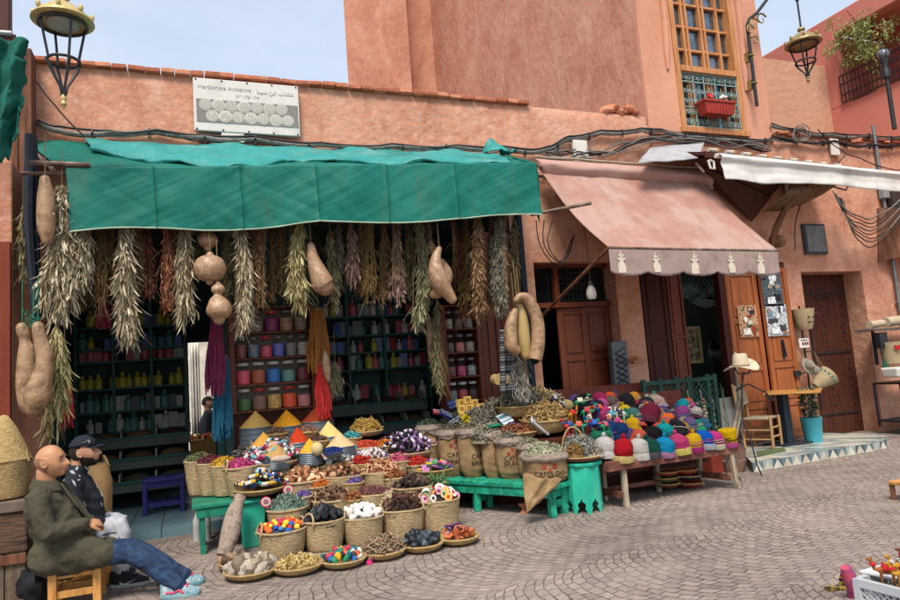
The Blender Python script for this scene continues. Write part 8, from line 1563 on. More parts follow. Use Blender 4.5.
# == white crate with camels, bottom right
def crate():
 zt = .30; a = G(853, 572, zt);
 p00, p10 = G(857, 578, zt), G(897, 588, zt)    # front top edge (near side)
 d = (p10-p00).normalized(); d.z = 0; d.normalize(); s_ = V((-d.y, d.x, 0)); L_, W_ = .58, .38
 A0 = V((p00.x, p00.y, 0)); o = thing('plastic_crate', 'white perforated plastic crate in the bottom right corner', 'crate', A0+d*L_/2+s_*W_/2); CR = mat('white_crate_plastic', ['a8acb0', 'b8bcc0'], rough=.4, ns=5); mb = MB(); Zv = V((0, 0, 1))
 def side(p, dd, ln, nn):
  mb.bar(p+Zv*(zt-.02), p+dd*ln+Zv*(zt-.02), .03, .04); mb.bar(p+Zv*.02, p+dd*ln+Zv*.02, .02, .04)
  for k in (range(3) if nn.dot(s_) > .5 else (1,)): mb.bar(p+dd*ln*k/2+Zv*.005, p+dd*ln*k/2+Zv*(zt-.005), .035, .03)
  st = .035; hgt = zt-.06; k = -hgt
  while k < ln:
   u0, v0_ = (k, 0) if k >= 0 else (0, -k); u1, v1_ = (k+hgt, hgt) if k+hgt <= ln else (ln, ln-k)
   if u1-u0 > .01:
    mb.bar(p+dd*u0+Zv*(.03+v0_)+nn*.002, p+dd*u1+Zv*(.03+v1_)+nn*.002, .009, .006, up=nn); mb.bar(p+dd*(ln-u0)+Zv*(.03+v0_)-nn*.002, p+dd*(ln-u1)+Zv*(.03+v1_)-nn*.002, .009, .006, up=nn)
   k += st
 side(A0, d, L_, s_); side(A0+s_*W_, d, L_, s_); side(A0+s_*.016, s_, W_-.032, d); side(A0+d*L_+s_*.016, s_, W_-.032, d); mb.bar(A0+s_*W_/2+Zv*.012, A0+s_*W_/2+d*L_+Zv*.012, W_, .01); mb.build('shell', CR, parent=o, smooth=False)
 mb = MB(); q = A0+d*.045+s_*W_*.6+Zv*(zt+.008); mb.box(q, (.17, .30, .008), Matrix.Rotation(atan2(d.y, d.x), 3, 'Z')); mb2 = MB()
 for k in range(4): mb2.ell(q+V((.03*k-.05, .03*(k % 2), .0045)), (.05, .018, .001), nu=9, nv=4, jit=.3, seed=k)
 t = thing('paper_sheet', 'white printed paper with faint orange marks on the left corner of the crate', 'paper', q); mb.build('sheet', mat('glossy_paper', ['c4c6ca'], rough=.25), parent=t, smooth=False); mb2.build('print', mat('faint_print', ['b08a78', 'a8a4a8'], island=True), parent=t, smooth=False)
 mb = MB(); bb = mb.box(A0+d*L_*.6+s_*W_*.5+Zv*(zt-.075), (.42, .32, .11), Matrix.Rotation(atan2(d.y, d.x), 3, 'Z')); mb.build('packing', mat('cardboard', ['8a6f50']), parent=o, smooth=False)
 k = 0
 for i in range(4):
  for j in range(3):
   c_ = A0+d*(.13+.09*i)+s_*(.05+.12*j)+Zv*(zt-.018); lab = 'small red-harnessed camel figurine in the white crate, '+['front', 'middle', 'back'][j]+' file, '+['first', 'second', 'third', 'fourth'][i]+' from the paper'
   camel(c_, .125, ['8f5428', 'a87a28', '6f3c20'][(i+j) % 3], ['a81820', 'b0a8a0', 'a81820'][(i*2+j) % 3], lab, 2.4+.5*sin(i*3+j*2), 'camel_figurine', 'camel figurines in the white crate'); k += 1
 q = G(848, 590, 0); o = thing('sandal', 'yellow and black striped sandal on the ground at the crate corner', 'sandal', q); mb = MB(); q2 = q+V((.0, .02, 0)); dr = V((.9, -.35, 0)).normalized(); sd = V((.35, .9, 0))
 mb.prism([q2+dr*(a*.12)+sd*(.04*b) for a, b in ((-1, -.6), (-1.05, .2), (-.8, .8), (0, .7), (.9, .9), (1.15, .2), (.9, -.7), (0, -.7))], (0, 0, .02)); mb.build('sole', mat('sandal_sole', ['8c7430', '2a2824'], ns=30, lo=.48, hi=.52), parent=o, smooth=False, bev=.004)
 mb = MB()
 for k in range(9): t_ = pi*k/8; mb.cm = k % 2; p_ = q2+dr*(.02)+sd*(.045*cos(t_))+Zv*(.02+.06*sin(t_)); mb.box(p_, (.05, .02, .014), Matrix.Rotation(-.4, 3, 'Z'))
 mb.build('strap', [mat('strap_yellow', ['b89c1c']), mat('strap_black', ['1c1a18'])], parent=o, smooth=False)
 q = G(851, 582, .1); o = thing('slipper', 'pink and purple slipper leaning upright against the crate', 'slipper', V((q.x, q.y, 0))); mb = MB(); mb.tube([q+V((.03, .03, -.1)), q+V((.01, 0, -.04)), q+V((-.01, 0, .03)), q+V((-.03, 0, .09))], [.03, .035, .042, .03], 10); mb.build('upper', mat('slipper_pink', ['b04858', '6a3c78', 'b04858'], ns=14, lo=.45, hi=.55), parent=o)
crate()
# == left edge pieces
o = thing('picture_frame', 'red wooden display frame with coloured panels at the left edge', 'frame', P(6, 425, 7.3)); y_ = 7.3; x1_ = P(11, 330, y_).x; zt, zb2 = P(8, 242, y_).z, P(8, 428, y_).z; mb = MB(); mb.bx(x1_-.09, x1_, y_-.03, y_+.03, zb2, zt); mb.bx(x1_-.8, x1_-.09, y_-.03, y_+.03, zt-.08, zt); mb.bx(x1_-.8, x1_-.09, y_-.03, y_+.03, zb2, zb2+.1); mb.build('frame', mat('brick_red_wood', ['6a2f20', '7c3a28'], ns=4, stretch=(4, 4, .5)), parent=o, smooth=False, bev=.006)
mb = MB()
for k, (z0_, z1_) in enumerate(((0, .3), (.3, .42), (.42, .62), (.62, .85), (.85, 1.0))): mb.cm = k; H_ = zt-.08-(zb2+.1); mb.bx(x1_-.8, x1_-.09, y_, y_+.012, zb2+.1+H_*z0_+.002, zb2+.1+H_*z1_)
mb.build('panel', [mat('lf_'+c, [c], ns=8, var=.3) for c in ('5a3028', 'a8742c', '7a2440', 'b08a2c', '2a2024')], parent=o, smooth=False)
c = P(8, 460, 6.55); o = basket('wide wicker basket on the old trunk at the left edge', c+V((-.03, 0, .0)), .19, .30, WICK2, 2, .85); mb = MB(); mb.lathe([(.19, .0), (.16, .1), (.10, .25), (.03, .36), (0, .37)], c+V((-.03, 0, 0)), 22, wob=.08); mb.build('domed_lid', WICK2, parent=o)
zt = c.z-.30
o = thing('old_trunk', 'dark battered wooden trunk under the wicker basket at the left edge', 'trunk', (c.x-.2, 6.6, .37)); mb = MB(); xr = P(29, 540, 6.4).x; mb.bx(xr-.9, xr, 6.35, 6.95, .36, zt-.1); mb.build('body', mat('burnt_wood', ['3b2c24', '5c4738', '2a201b'], ns=4, bump=.6, bs=14, stretch=(.6, 2, 3)), parent=o, smooth=False, bev=.02); mb = MB(); mb.bx(xr-.92, xr+.02, 6.33, 6.97, zt-.098, zt-.01); mb.build('lid', mat('worn_lid', ['6f6258', '52463c'], ns=5), parent=o, smooth=False, bev=.01)
o = thing('plank_crate', 'pale plank crate under the old trunk at the left edge', 'crate', (xr-.4, 6.6, 0)); mb = MB()
for k in range(6): mb.bx(xr-.88+k*.145, xr-.88+k*.145+.138, 6.36, 6.94, 0, .355)
mb.build('planks', mat('grimy_planks', ['4f4438', '6a5c4c', '3c332a'], ns=6, rough=.9, bump=.4, bs=16, stretch=(3, 3, .5)), parent=o, smooth=False, bev=.005); mb = MB(); mb.bx(xr-.9, xr-.01, 6.335, 6.358, .28, .35); mb.build('batten', WOOD, parent=o, smooth=False)
c = P(88, 466, 7.5); o = basket('yellow palm basket behind the man in the cap', c, .17, .35, WICK2, 2, .85, hrot=.3)
mb = MB(); mb.lathe([(.13, 0), (.17, .1), (.18, .4), (.16, .52), (.13, .56)], P(93, 520, 7.4)-V((0, 0, .05)), 22, wob=.15); tag(mb.build('paper_sack', mat('straw_sack', ['94744c', 'a88658'], ns=9, bump=.3, bs=40)), 'straw coloured sack standing behind the knees of the seated men', 'sack')
# == people
def limb(mb, pts, rs, n=14, sub=5):
 pts = [V(p) for p in pts]; out = []; ro = []
 for i in range(len(pts)-1):
  for k in range(sub):
   t = k/sub; p0 = pts[max(i-1, 0)]; p3 = pts[min(i+2, len(pts)-1)]; a_, b_ = pts[i], pts[i+1]
   q = .5*((2*a_)+(b_-p0)*t+(2*p0-5*a_+4*b_-p3)*t*t+(3*a_-p0-3*b_+p3)*t**3); q = q.lerp(a_.lerp(b_, t), .45); out.append(q); ro.append(rs[i]*(1-t)+rs[i+1]*t)
 out.append(pts[-1]); ro.append(rs[-1]); mb.tube(out, ro, n); mb.ell(pts[0], rs[0]); mb.ell(pts[-1], rs[-1])
def head(mb, c, f, up, k=1.0, grow=0.0, only=None):
 f = V(f).normalized(); s = V(up).cross(f).normalized(); u = f.cross(s); nu, nv = 72, 54; vs = []; fs = []
 def g(d, cx, cy, cz, w): q = V((cx, cy, cz)).normalized(); return math.exp(-(1-d.dot(q))/w)
 def rad(d):
  x, y, z = d; p = V((x*.097, y*.079, z*.116))
  if x < 0: p.x *= 1.08
  if z < -.1: p.y *= 1-.20*(-z-.1); p.x *= (1+.42*(-z-.1)) if x > 0 else (1-.45*(-z-.1))
  r = 0
  for e in (-1, 1):
   r -= .011*g(d, .88, e*.36, .10, .018); r += .007*g(d, .88, e*.36, .34, .02); r += .007*g(d, .75, e*.62, -.22, .04); r += .003*g(d, .9, e*.33, .1, .006)
   r += .006*g(d, 1, e*.14, -.19, .006)
  r += .013*g(d, 1, 0, .06, .008)+.032*g(d, 1, 0, -.15, .008)+.013*g(d, 1, 0, -.03, .010)
  r += .008*g(d, 1, 0, -.40, .010)+.006*g(d, 1, 0, -.52, .010)-.005*g(d, 1, 0, -.46, .003)-.004*g(d, 1, 0, -.62, .01)+.016*g(d, .8, 0, -.80, .045)
  q = p+d*r+d*grow; return q*k
 def pt(d): q = rad(d); return c+f*q.x+s*q.y+u*q.z
 vs.append(pt(V((0, 0, 1))))
 for i in range(1, nv):
  for j in range(nu): b_ = pi*i/nv; a_ = 2*pi*j/nu; vs.append(pt(V((cos(a_)*sin(b_), sin(a_)*sin(b_), cos(b_)))))
 vs.append(pt(V((0, 0, -1))))
 for j in range(nu): fs.append((0, 1+j, 1+(j+1) % nu))
 for i in range(nv-2):
  for j in range(nu): a_ = 1+i*nu; fs.append((a_+j, a_+nu+j, a_+nu+(j+1) % nu, a_+(j+1) % nu))
 a_ = 1+(nv-2)*nu; e = len(vs)-1
 for j in range(nu): fs.append((a_+j, e, a_+(j+1) % nu))
 if only:
  fs = [t for t in fs if all(only(((vs[i]-c).dot(f)/k, (vs[i]-c).dot(s)/k, (vs[i]-c).dot(u)/k)) for i in t)]
 mb.add(vs, fs)
 return f, s, u
def ears(mb, c, f, s, u, k=1.0):
 for e in (-1, 1):
  q = c+s*e*.080*k-f*.004*k-u*.006*k; ax = (s*e+f*-.35).normalized()
  mb.tube([q+(u*cos(t)*.031+f*(sin(t)*.018-.004*cos(t)))*k+s*e*(.006+.008*sin(-t) if True else 0) for t in [2*pi*i/14 for i in range(14)]], .0065*k, 7, close=True)
  mb.ell(q+s*e*.002, (.012*k, .012*k, .022*k), nu=8, nv=6)
def face_bits(o, c, f, s, u, k=1.0, brow=None, iris='2a1c14'):
 for e in (-1, 1):
  q = c+(f*.083+s*e*.031+u*.0125)*k; mb = MB(); mb.ell(q-f*.003*k, (.0115*k, .0115*k, .0075*k), nu=12, nv=10); w_ = mb.build('eye', mat('eye_white', ['5e524a'], rough=.15, spec=.7), parent=o)
  mb = MB(); mb.ell(q+(f*.0055-u*.001)*k, .005*k, nu=8, nv=6); mb.build('iris', mat('iris_'+iris, [iris], rough=.1), parent=w_)
  if brow:
   mb = MB(); mb.tube([c+(f*(.098-.004*abs(t)-.012*(t > 0)*t)+s*e*(.014+.016*(t+1))+u*(.034+.004*(1-t*t)))*k for t in (-1, -.5, 0, .5, 1)], [.003*k, .0045*k, .0045*k, .004*k, .002*k], 6); mb.build('eyebrow', brow, parent=o)
 mb = MB(); mb.tube([c+(f*(.109-.012*t*t)+s*.024*t-u*(.056-.008*t*t))*k for t in (-1, -.6, -.2, .2, .6, 1)], [.002*k, .004*k, .005*k, .005*k, .004*k, .002*k], 6); mb.build('lips', mat('lips', ['8a4a40', '9c5a4c'], rough=.5), parent=o)
def hand(mb, w, d, n, side=1, k=1.0, curl=.5):
 """w wrist, d toward the fingers, n out of the back of the hand"""
 d = V(d).normalized(); n = (V(n)-d*V(n).dot(d)).normalized(); x = d.cross(n)*side
 p = lambda a, b, c_: w+d*a*k+x*b*k+n*c_*k
 mb.ell(p(.045, 0, 0), (.05*k, .038*k, .017*k), R=Matrix((d, x, n)).transposed(), nu=14, nv=10)
 for i, (b, L_, r) in enumerate(((-.030, .066, .0083), (-.010, .076, .0088), (.010, .071, .0085), (.029, .055, .0075))):
  q = p(.080, b, 0); pts = [p(.05, b*.8, 0), q]; ang = 0
  for seg in (.42, .32, .26): ang += curl*(1+.12*i); q = q+(d*cos(ang)-n*sin(ang)+x*b*.8)*L_*seg*k; pts.append(q)
  mb.tube(pts, [r*k*1.05, r*k*1.1, r*k, r*k*.95, r*k*.8], 9); mb.ell(pts[-1], r*k*.82, nu=8, nv=6)
 q = p(.02, -.03, -.004); pts = [q, p(.045, -.05, -.012), p(.072, -.058, -.022), p(.092, -.052, -.03)]; mb.tube(pts, [.013*k, .0115*k, .010*k, .0085*k], 9); mb.ell(pts[-1], .0086*k, nu=8, nv=6)
SKIN1 = mat('tanned_skin', ['986c4c', 'b0805e', 'a27452', 'ba8c6a'], rough=.5, ns=9, bump=.08, bs=80, spec=.4)
SKIN2 = mat('light_brown_skin', ['a0745a', 'b28468'], rough=.5, ns=9, bump=.08, bs=80, spec=.4)
# -- the man in the olive coat
m1 = thing('person', 'bald man in olive coat and blue jeans sitting with legs stretched out', 'person', (P(60, 560, 5.95).x, 5.95, 0))
hc = P(50.5, 461.5, 5.93); up1 = V((.02, 0, 1)); f1_ = V((.96, -.28, -.03))
nb = P(46, 484, 5.95); chest = P(52, 512, 5.95); belly = P(64, 538, 5.95); pel = P(62, 556, 5.96)
shR, elR, wrR = P(37, 499, 5.74), P(49, 533, 5.68), P(88, 523, 5.78); shL, elL, wrL = P(52, 496, 6.16), P(76, 530, 6.22), P(90, 520, 6.05)
hipR, knR, anR = P(68, 560, 5.86), P(130, 553, 5.80), P(171, 581, 5.68); hipL, knL, anL = P(70, 557, 6.06), P(134, 549, 6.03), P(177, 572, 5.97)
mb = MB(); f, s, u = head(mb, hc, f1_, up1, 1.06); ears(mb, hc, f, s, u, 1.06)
limb(mb, [nb, hc-f*.035-u*.07], [.07, .062]); limb(mb, [pel, belly, chest, nb], [.13, .14, .13, .07])
for a_, b_, c_ in ((shR, elR, wrR), (shL, elL, wrL)): limb(mb, [chest.lerp(nb, .6), a_, b_, c_], [.07, .055, .042, .028])
for a_, b_, c_ in ((hipR, knR, anR), (hipL, knL, anL)): limb(mb, [a_, b_, c_], [.08, .06, .04]); limb(mb, [c_, c_+V((.06, -.01, -.085))], [.035, .018])
hand(mb, wrR+V((.0, .0, 0)), (V((.9, .45, -.15))), V((.2, -.5, .8)), -1, 1.0, .55); hand(mb, wrL, V((.75, -.75, -.1)), V((.3, .2, .9)), 1, 1.0, .5)
remeshed('body', mb, .0055, SKIN1, m1, 2)
face_bits(m1, hc, f, s, u, 1.06, mat('grey_brow', ['5a4538'], rough=.9))
mb = MB(); head(mb, hc, f1_, up1, 1.06, grow=.0015, only=lambda q: (q[0] < .012 and q[2] < .03 and q[2] > -.085 and abs(q[1]) > .0)); o = mb.build('cropped_hair', mat('stubble_grey', ['7c5843', '8a6450'], rough=.9, ns=60), parent=m1)
OLIVE = mat('olive_wool_coat', ['403d32', '4c493c', '38352b'], rough=1, ns=70, bump=.2, bs=240, spec=.1)
mb = MB(); limb(mb, [pel+V((.0, 0, .0)), belly+V((-.0, 0, 0)), chest+V((-.0, 0, 0)), nb+V((0, 0, -.045))], [.19, .195, .185, .10], 20)
mb.ell(chest+V((-.03, 0, .04)), (.16, .25, .17)); mb.ell(belly+V((.03, 0, 0)), (.19, .225, .15)); mb.ell(pel+V((-.04, 0, .03)), (.2, .24, .15))
for a_, b_, c_ in ((shR, elR, wrR), (shL, elL, wrL)): limb(mb, [chest.lerp(nb, .55), a_+V((0, 0, -.01)), b_, b_.lerp(c_, .9)], [.10, .092, .078, .056], 16)
kR, kL = P(108, 553, 5.82), P(110, 548, 6.05)
limb(mb, [hipR+V((0, 0, .01)), kR], [.135, .098], 16); limb(mb, [hipL+V((0, 0, .01)), kL], [.13, .09], 16)
mb.ell(P(80, 552, 5.8), (.22, .10, .13)); mb.ell(P(52, 562, 5.84), (.17, .12, .11)); mb.ell(P(48, 560, 6.0), (.14, .2, .13)); mb.ell(P(96, 556, 5.76), (.15, .06, .09))
def cf(p):
 return .008*noise.noise(p*5)+.024*max(0, .35-abs(noise.noise(V((p.x*6+p.z*8, p.y*4, p.z*4-p.x*5)))))*1.2-.012-.007*abs(noise.noise(V((p.x*20-p.z*10, p.y*9, p.z*16))))
ct = remeshed('coat', mb, .011, OLIVE, m1, 5, cf)
mb = MB()
def col(u_, v_):
 a_ = -2.6+5.2*u_; r_ = .088+.032*v_; q = nb+V((.012, 0, .0))+V((cos(a_+pi)*r_*1.0, sin(a_+pi)*r_, .055-.075*v_-.05*abs(u_-.5)*2*.8)); return q
mb.grid(col, 36, 6)
def lap(y0):
 A_ = nb+V((.095, y0*.05, -.0)); B_ = belly+V((.20, y0*.03, .05)); C_ = chest+V((.175, y0*.10, .04))
 return lambda u_, v_: A_.lerp(B_, u_)*(1-v_)+(A_.lerp(C_, min(1, u_*1.6)) if u_ < .625 else C_.lerp(B_, (u_-.625)/.375))*v_+V((.012*sin(pi*v_), 0, 0))
mb.grid(lap(-1), 16, 6); mb.grid(lap(1), 16, 6); mb.build('collar', OLIVE, parent=ct, solid=.014)
mb = MB()
for t in (.35, .55, .75): mb.lathe([(0, 0), (.012, 0), (.012, .005), (0, .006)], (nb+V((.11, -.03, 0))).lerp(belly+V((.2, -.04, 0)), t), 12, R=Matrix.Rotation(pi/2, 3, 'Y'))
mb.build('button', mat('horn_button', ['2a241e']), parent=ct)
DEN = mat('blue_denim', ['121d30', '1c2d47', '2a3f5c', '16253b'], rough=.9, ns=10, bump=.25, bs=180)
mb = MB()
for a_, b_, c_ in ((hipR, knR, anR), (hipL, knL, anL)): limb(mb, [a_, b_, c_, c_+(c_-b_).normalized()*.07], [.102, .076, .058, .058], 18)
mb.ell(pel, (.14, .18, .11))
def jf(p): return .005*noise.noise(p*8)+.010*abs(noise.noise(V((p.x*16+p.z*12, p.y*8, p.z*20-p.x*6))))
jn = remeshed('jeans', mb, .009, DEN, m1, 3, jf);
for c_, b_ in ((anR, knR), (anL, knL)): mb = MB(); mb.torus(c_+(c_-b_).normalized()*.075, .059, .006, axis=(c_-b_), n=22, m=6); mb.build('hem', DEN, parent=jn)
def shoe(o, heel, toe, mats, nm='shoe', kind='runner', h=.095, tilt=0.0, lift=0):
 d = (toe-heel); L_ = d.length; d.normalize(); x = V((-d.y, d.x, 0)); z = x.cross(d)*-1 if x.cross(d).z < 0 else x.cross(d); T = lambda a, b, c_: heel+d*a*L_+x*b+z*c_
 mb = MB(); n = 20; prof = []
 for i in range(17):
  t = i/16; w = .036+.014*sin(pi*min(1, t*1.05))+.010*max(0, t-.45)*(1 if t < .8 else 1-(t-.8)*2.6); w = w*(1-max(0, t-.88)*5.2); w = max(w, .014)*(1 if t > .03 else .75); hh = (.105-.0*t) if t < .3 else .105-.075*((t-.3)/.7)**.9; hh = max(hh, .026)
  for j in range(n):
   a_ = 2*pi*j/n; zz = sin(a_); prof.append(T(t, cos(a_)*w*(1-.25*max(0, zz)), .022+(hh-.0)*(max(0, zz))*1.0-.0*(zz < 0)+min(0, zz)*.004))
 vs = prof; fs = [(i*n+j, i*n+(j+1) % n, (i+1)*n+(j+1) % n, (i+1)*n+j) for i in range(16) for j in range(n)]+[tuple(range(n)), tuple(16*n+j for j in range(n))]; mb.add(vs, fs)
 so = mb.build(nm, mats[0], parent=o)
 mb = MB(); outl = []
 for i in range(33):
  t = i/16 if i <= 16 else (32-i)/16; sg = 1 if i <= 16 else -1; w = .040+.014*sin(pi*min(1, t*1.05))+.010*max(0, t-.45)*(1 if t < .8 else 1-(t-.8)*2.6); w = max(.018, w*(1-max(0, t-.88)*5)); w *= (.8 if t < .03 else 1); outl.append(T(-.02+1.05*t, sg*w, .026 if t > .1 else .034))
 mb.prism(outl[:-1], z*-.026); mb.build('sole', mats[1], parent=so, smooth=False, bev=.004)
 mb = MB()
 for k in range(5): t = .34+.085*k; hh = .105-.075*((t-.3)/.7)**.9; mb.tube([T(t, .026*e_, .026+hh*(1-.25*abs(e_)**2)) for e_ in (-1, -.5, 0, .5, 1)], .007, 6)
 mb.build('lace', mats[2], parent=so)
 return so, T
hR, tR = G(169, 593, .0)+V((0, .04, 0)), G(199, 590, .0)+V((.02, .0, .0))
shm = [mat('aqua_grey_mesh', ['3f7480', '8a9aa2', '557f8c', 'a0a8ac'], ns=14, lo=.4, hi=.6, rough=.6), mat('teal_foam', ['2a6f78', '8a9ea2'], ns=10, rough=.5), mat('neon_pink', ['c42a58', 'd04468'], rough=.5)]
heelR = V((anR.x-.07, anR.y, .0)); toeR = heelR+V((.27, -.06, .0)); so, T = shoe(m1, heelR, toeR, shm)
mb = MB();
for e_ in (-1, 1): mb.tube([T(.15, .043*e_, .05), T(.35, .046*e_, .045), T(.5, .047*e_, .06), T(.62, .047*e_, .035)], .008, 6)
mb.ell(T(.3, 0, .11), (.05, .035, .02)); mb.build('pink_trim', shm[2], parent=so)
heelL = V((anL.x-.07, anL.y, .0)); toeL = heelL+V((.27, -.04, .0)); so, T = shoe(m1, heelL, toeL, shm); mb = MB(); mb.ell(T(.3, 0, .11), (.05, .035, .02)); mb.build('pink_trim', shm[2], parent=so)
# -- the man in the cap
m2 = thing('person', 'bearded man in navy cap, dark patterned jacket and pale sweatpants, seated beside the bald man', 'person', (P(90, 545, 6.5).x, 6.5, 0))
hc = P(84, 452, 6.48); f2_ = V((.98, -.20, .02)); nb = P(76, 474, 6.5); chest = P(80, 500, 6.5); belly = P(86, 528, 6.5); pel = P(86, 548, 6.5)
shR, elR, wrR = P(70, 488, 6.30), P(80, 523, 6.24), P(103, 522, 6.33); shL, elL, wrL = P(84, 484, 6.70), P(98, 516, 6.74), P(112, 520, 6.6)
hipR, knR, anR = P(90, 540, 6.40), P(118, 527, 6.34), P(121, 572, 6.28); hipL, knL, anL = P(94, 535, 6.62), P(117, 521, 6.66), P(110, 566, 6.62)
mb = MB(); f, s, u = head(mb, hc, f2_, up1, 1.04); ears(mb, hc, f, s, u, 1.04); limb(mb, [nb, hc-f*.035-u*.07], [.066, .058]); limb(mb, [pel, belly, chest, nb], [.12, .12, .12, .065])
for a_, b_, c_ in ((shR, elR, wrR), (shL, elL, wrL)): limb(mb, [chest.lerp(nb, .6), a_, b_, c_], [.065, .05, .04, .028])
for a_, b_, c_ in ((hipR, knR, anR), (hipL, knL, anL)): limb(mb, [a_, b_, c_], [.08, .055, .038]); limb(mb, [c_, c_+V((.06, -.01, -.08))], [.033, .018])
hand(mb, wrR, V((.9, .35, -.2)), V((.2, -.4, .85)), -1, 1.0, .5); hand(mb, wrL, V((.75, -.6, -.2)), V((.3, .2, .9)), 1, 1.0, .5); remeshed('body', mb, .0055, SKIN2, m2, 2)
BEARD = mat('black_beard', ['231b16', '33281f'], rough=.95, ns=90, bump=.8, bs=200); face_bits(m2, hc, f, s, u, 1.04, BEARD)
mb = MB(); head(mb, hc, f2_, up1, 1.04, grow=.004, only=lambda q: (q[2] < -.034-.22*max(0, q[0]-.02) and q[0] > -.012 and not (q[0] > .088 and -.064 < q[2] < -.044) and not (q[0] > .104 and q[2] > -.05) and not (q[2] > -.046 and q[0] > .066 and abs(q[1]) > .030)) and q[2] > -.15); mb.build('beard', BEARD, parent=m2, solid=.003)
mb = MB(); head(mb, hc, f2_, up1, 1.04, grow=.004, only=lambda q: q[0] < .005 and q[2] > -.06 and q[2] < .05); mb.build('hair', BEARD, parent=m2, solid=.003)
NAVY = mat('navy_cotton', ['141823', '1c2130'], rough=.85, ns=8, bump=.15, bs=120)
mb = MB(); head(mb, hc+u*.006, f2_, up1, 1.06, grow=.010, only=lambda q: q[2] > .042); cp = mb.build('cap', NAVY, parent=m2, solid=.006); mb = MB()
mb.grid(lambda u_, v_: hc+f*(.085+.085*v_*(1-(2*u_-1)**2*.35)-.05*(2*u_-1)**2)+s*(2*u_-1)*(.072-.012*v_)+u*(.056-.012*v_-.014*(2*u_-1)**2), 18, 8); mb.build('peak', NAVY, parent=cp, solid=.005)
mb = MB(); mb.ell(hc+u*.137, (.008, .008, .005), nu=8, nv=5); mb.build('cap_button', NAVY, parent=cp)
mb = MB(); q = hc+f*.060+u*.085-s*.062; mb.box(q, (.022, .006, .024), Matrix((f, s, u)).transposed()); mb.build('cap_badge', mat('pale_badge', ['9a9690']), parent=cp, smooth=False)
g_ = thing('sunglasses', 'dark sunglasses resting on the peak of the navy cap', 'sunglasses', hc+u*.09+f*.09); mb = MB()
for e_ in (-1, 1): mb.ell(hc+f*.104+u*.088+s*e_*.033, (.006, .030, .017), R=Matrix((f, s, u)).transposed(), nu=14, nv=8); mb.tube([hc+f*.10+u*.09+s*e_*.062, hc+f*.05+u*.09+s*e_*.092, hc-f*.03+u*.06+s*e_*.094], .0035, 6)
mb.tube([hc+f*.108+u*.092-s*.012, hc+f*.108+u*.092+s*.012], .003, 6); mb.build('frame', mat('gloss_black', ['0c0d10'], rough=.12, spec=.8), parent=g_)
JKT = mat('charcoal_jacket', ['15181e', '20242c'], rough=.75, ns=8, bump=.2, bs=60)
mb = MB(); limb(mb, [pel, belly, chest, nb+V((0, 0, -.03))], [.155, .16, .165, .09], 18); mb.ell(chest+V((-.02, 0, .03)), (.14, .225, .15))
for a_, b_, c_ in ((shR, elR, wrR), (shL, elL, wrL)): limb(mb, [chest.lerp(nb, .55), a_, b_, b_.lerp(c_, .88)], [.09, .082, .068, .05], 16)
limb(mb, [nb+V((0, 0, -.03)), nb+V((.015, 0, .035))], [.082, .078]); jk = remeshed('jacket', mb, .011, JKT, m2, 4, lambda p: .007*noise.noise(p*7)+.004*sin((p.x+p.z*2)*30+5*noise.noise(p*3)))
mb = MB()
me_ = jk.data; cand = [p for p in me_.polygons if p.normal.y < -.25 or p.normal.x > .3]; rj = random.Random(12)
seeds_ = [rj.choice(cand) for _ in range(90)]
for p in seeds_:
 n_ = p.normal; c_ = p.center+WL[jk.name]
 if not (c_.z > .72 or (c_.z > .60)): continue
 a_, b_, _ = frame(n_); t = rj.uniform(0, 6.3); a2 = a_*cos(t)+b_*sin(t); b2 = n_.cross(a2); L_ = rj.uniform(.02, .04); W_ = rj.uniform(.010, .018)
 mb.prism([c_+a2*L_+n_*.003, c_+b2*W_-a2*L_*.2+n_*.003, c_-a2*L_+n_*.003, c_-b2*W_*.6+n_*.003], n_*.003)
mb.build('print', mat('pale_grey_print', ['8f949c', 'a4a8b0']), parent=jk, smooth=False)
SW = mat('pale_grey_jersey', ['9c9ea4', 'b0b2b8'], rough=.9, ns=6, bump=.15, bs=90); mb = MB()
for a_, b_, c_ in ((hipR, knR, anR), (hipL, knL, anL)): limb(mb, [a_, b_, b_.lerp(c_, .97)], [.112, .092, .062], 18)
mb.ell(pel, (.13, .17, .11)); sw = remeshed('sweatpants', mb, .010, SW, m2, 4, lambda p: .006*noise.noise(p*8)+.0045*sin((p.x*1.5+p.z)*42+6*noise.noise(p*3)))
mb = MB(); mb.tube([hipR.lerp(knR, .2)+V((0, -.098, .01)), hipR.lerp(knR, .7)+V((0, -.093, .0)), knR+V((.02, -.088, -.03)), knR.lerp(anR, .5)+V((0, -.078, 0))], [.004, .008, .009, .006], 6); mb.build('side_stripe', mat('charcoal_stripe', ['4a4c52']), parent=sw)
bk = [mat('black_mesh', ['141518', '1f2024'], rough=.6, ns=20), mat('white_foam', ['b0b0b0', 'a4a4a4'], rough=.5), mat('black_lace', ['1a1a1e'])]
hl = V((anR.x-.08, anR.y-.02, .0)); so, T = shoe(m2, hl, hl+V((.29, -.05, .0)), bk);
mb = MB(); sw_ = [(.30, .052), (.36, .036), (.44, .034), (.56, .045), (.72, .062), (.56, .038), (.44, .022), (.35, .022), (.29, .034)]
mb.prism([T(t, -.0535-.002*sin(pi*t), z_) for t, z_ in sw_], V((0, -.003, 0))); mb.build('swoosh', mat('white_mark', ['c0c0c0']), parent=so, smooth=False)
hl = V((anL.x-.08, anL.y, .0)); shoe(m2, hl, hl+V((.28, -.04, .0)), bk)
q = P(62, 571, 5.95)
def pine_stool(nm, lab, x, y, w, d, h, rot=0): return stool(nm, lab, (x, y, 0), w, d, h, PINE, low=.32, t=.055, rot=rot, slats=True)
sx = (P(54, 590, 5.75).x+P(98, 590, 5.75).x)/2
hS = .33
pine_stool('wooden_stool', 'low pine plank stool under the bald man', sx-.02, 5.98, .36, .34, hS)
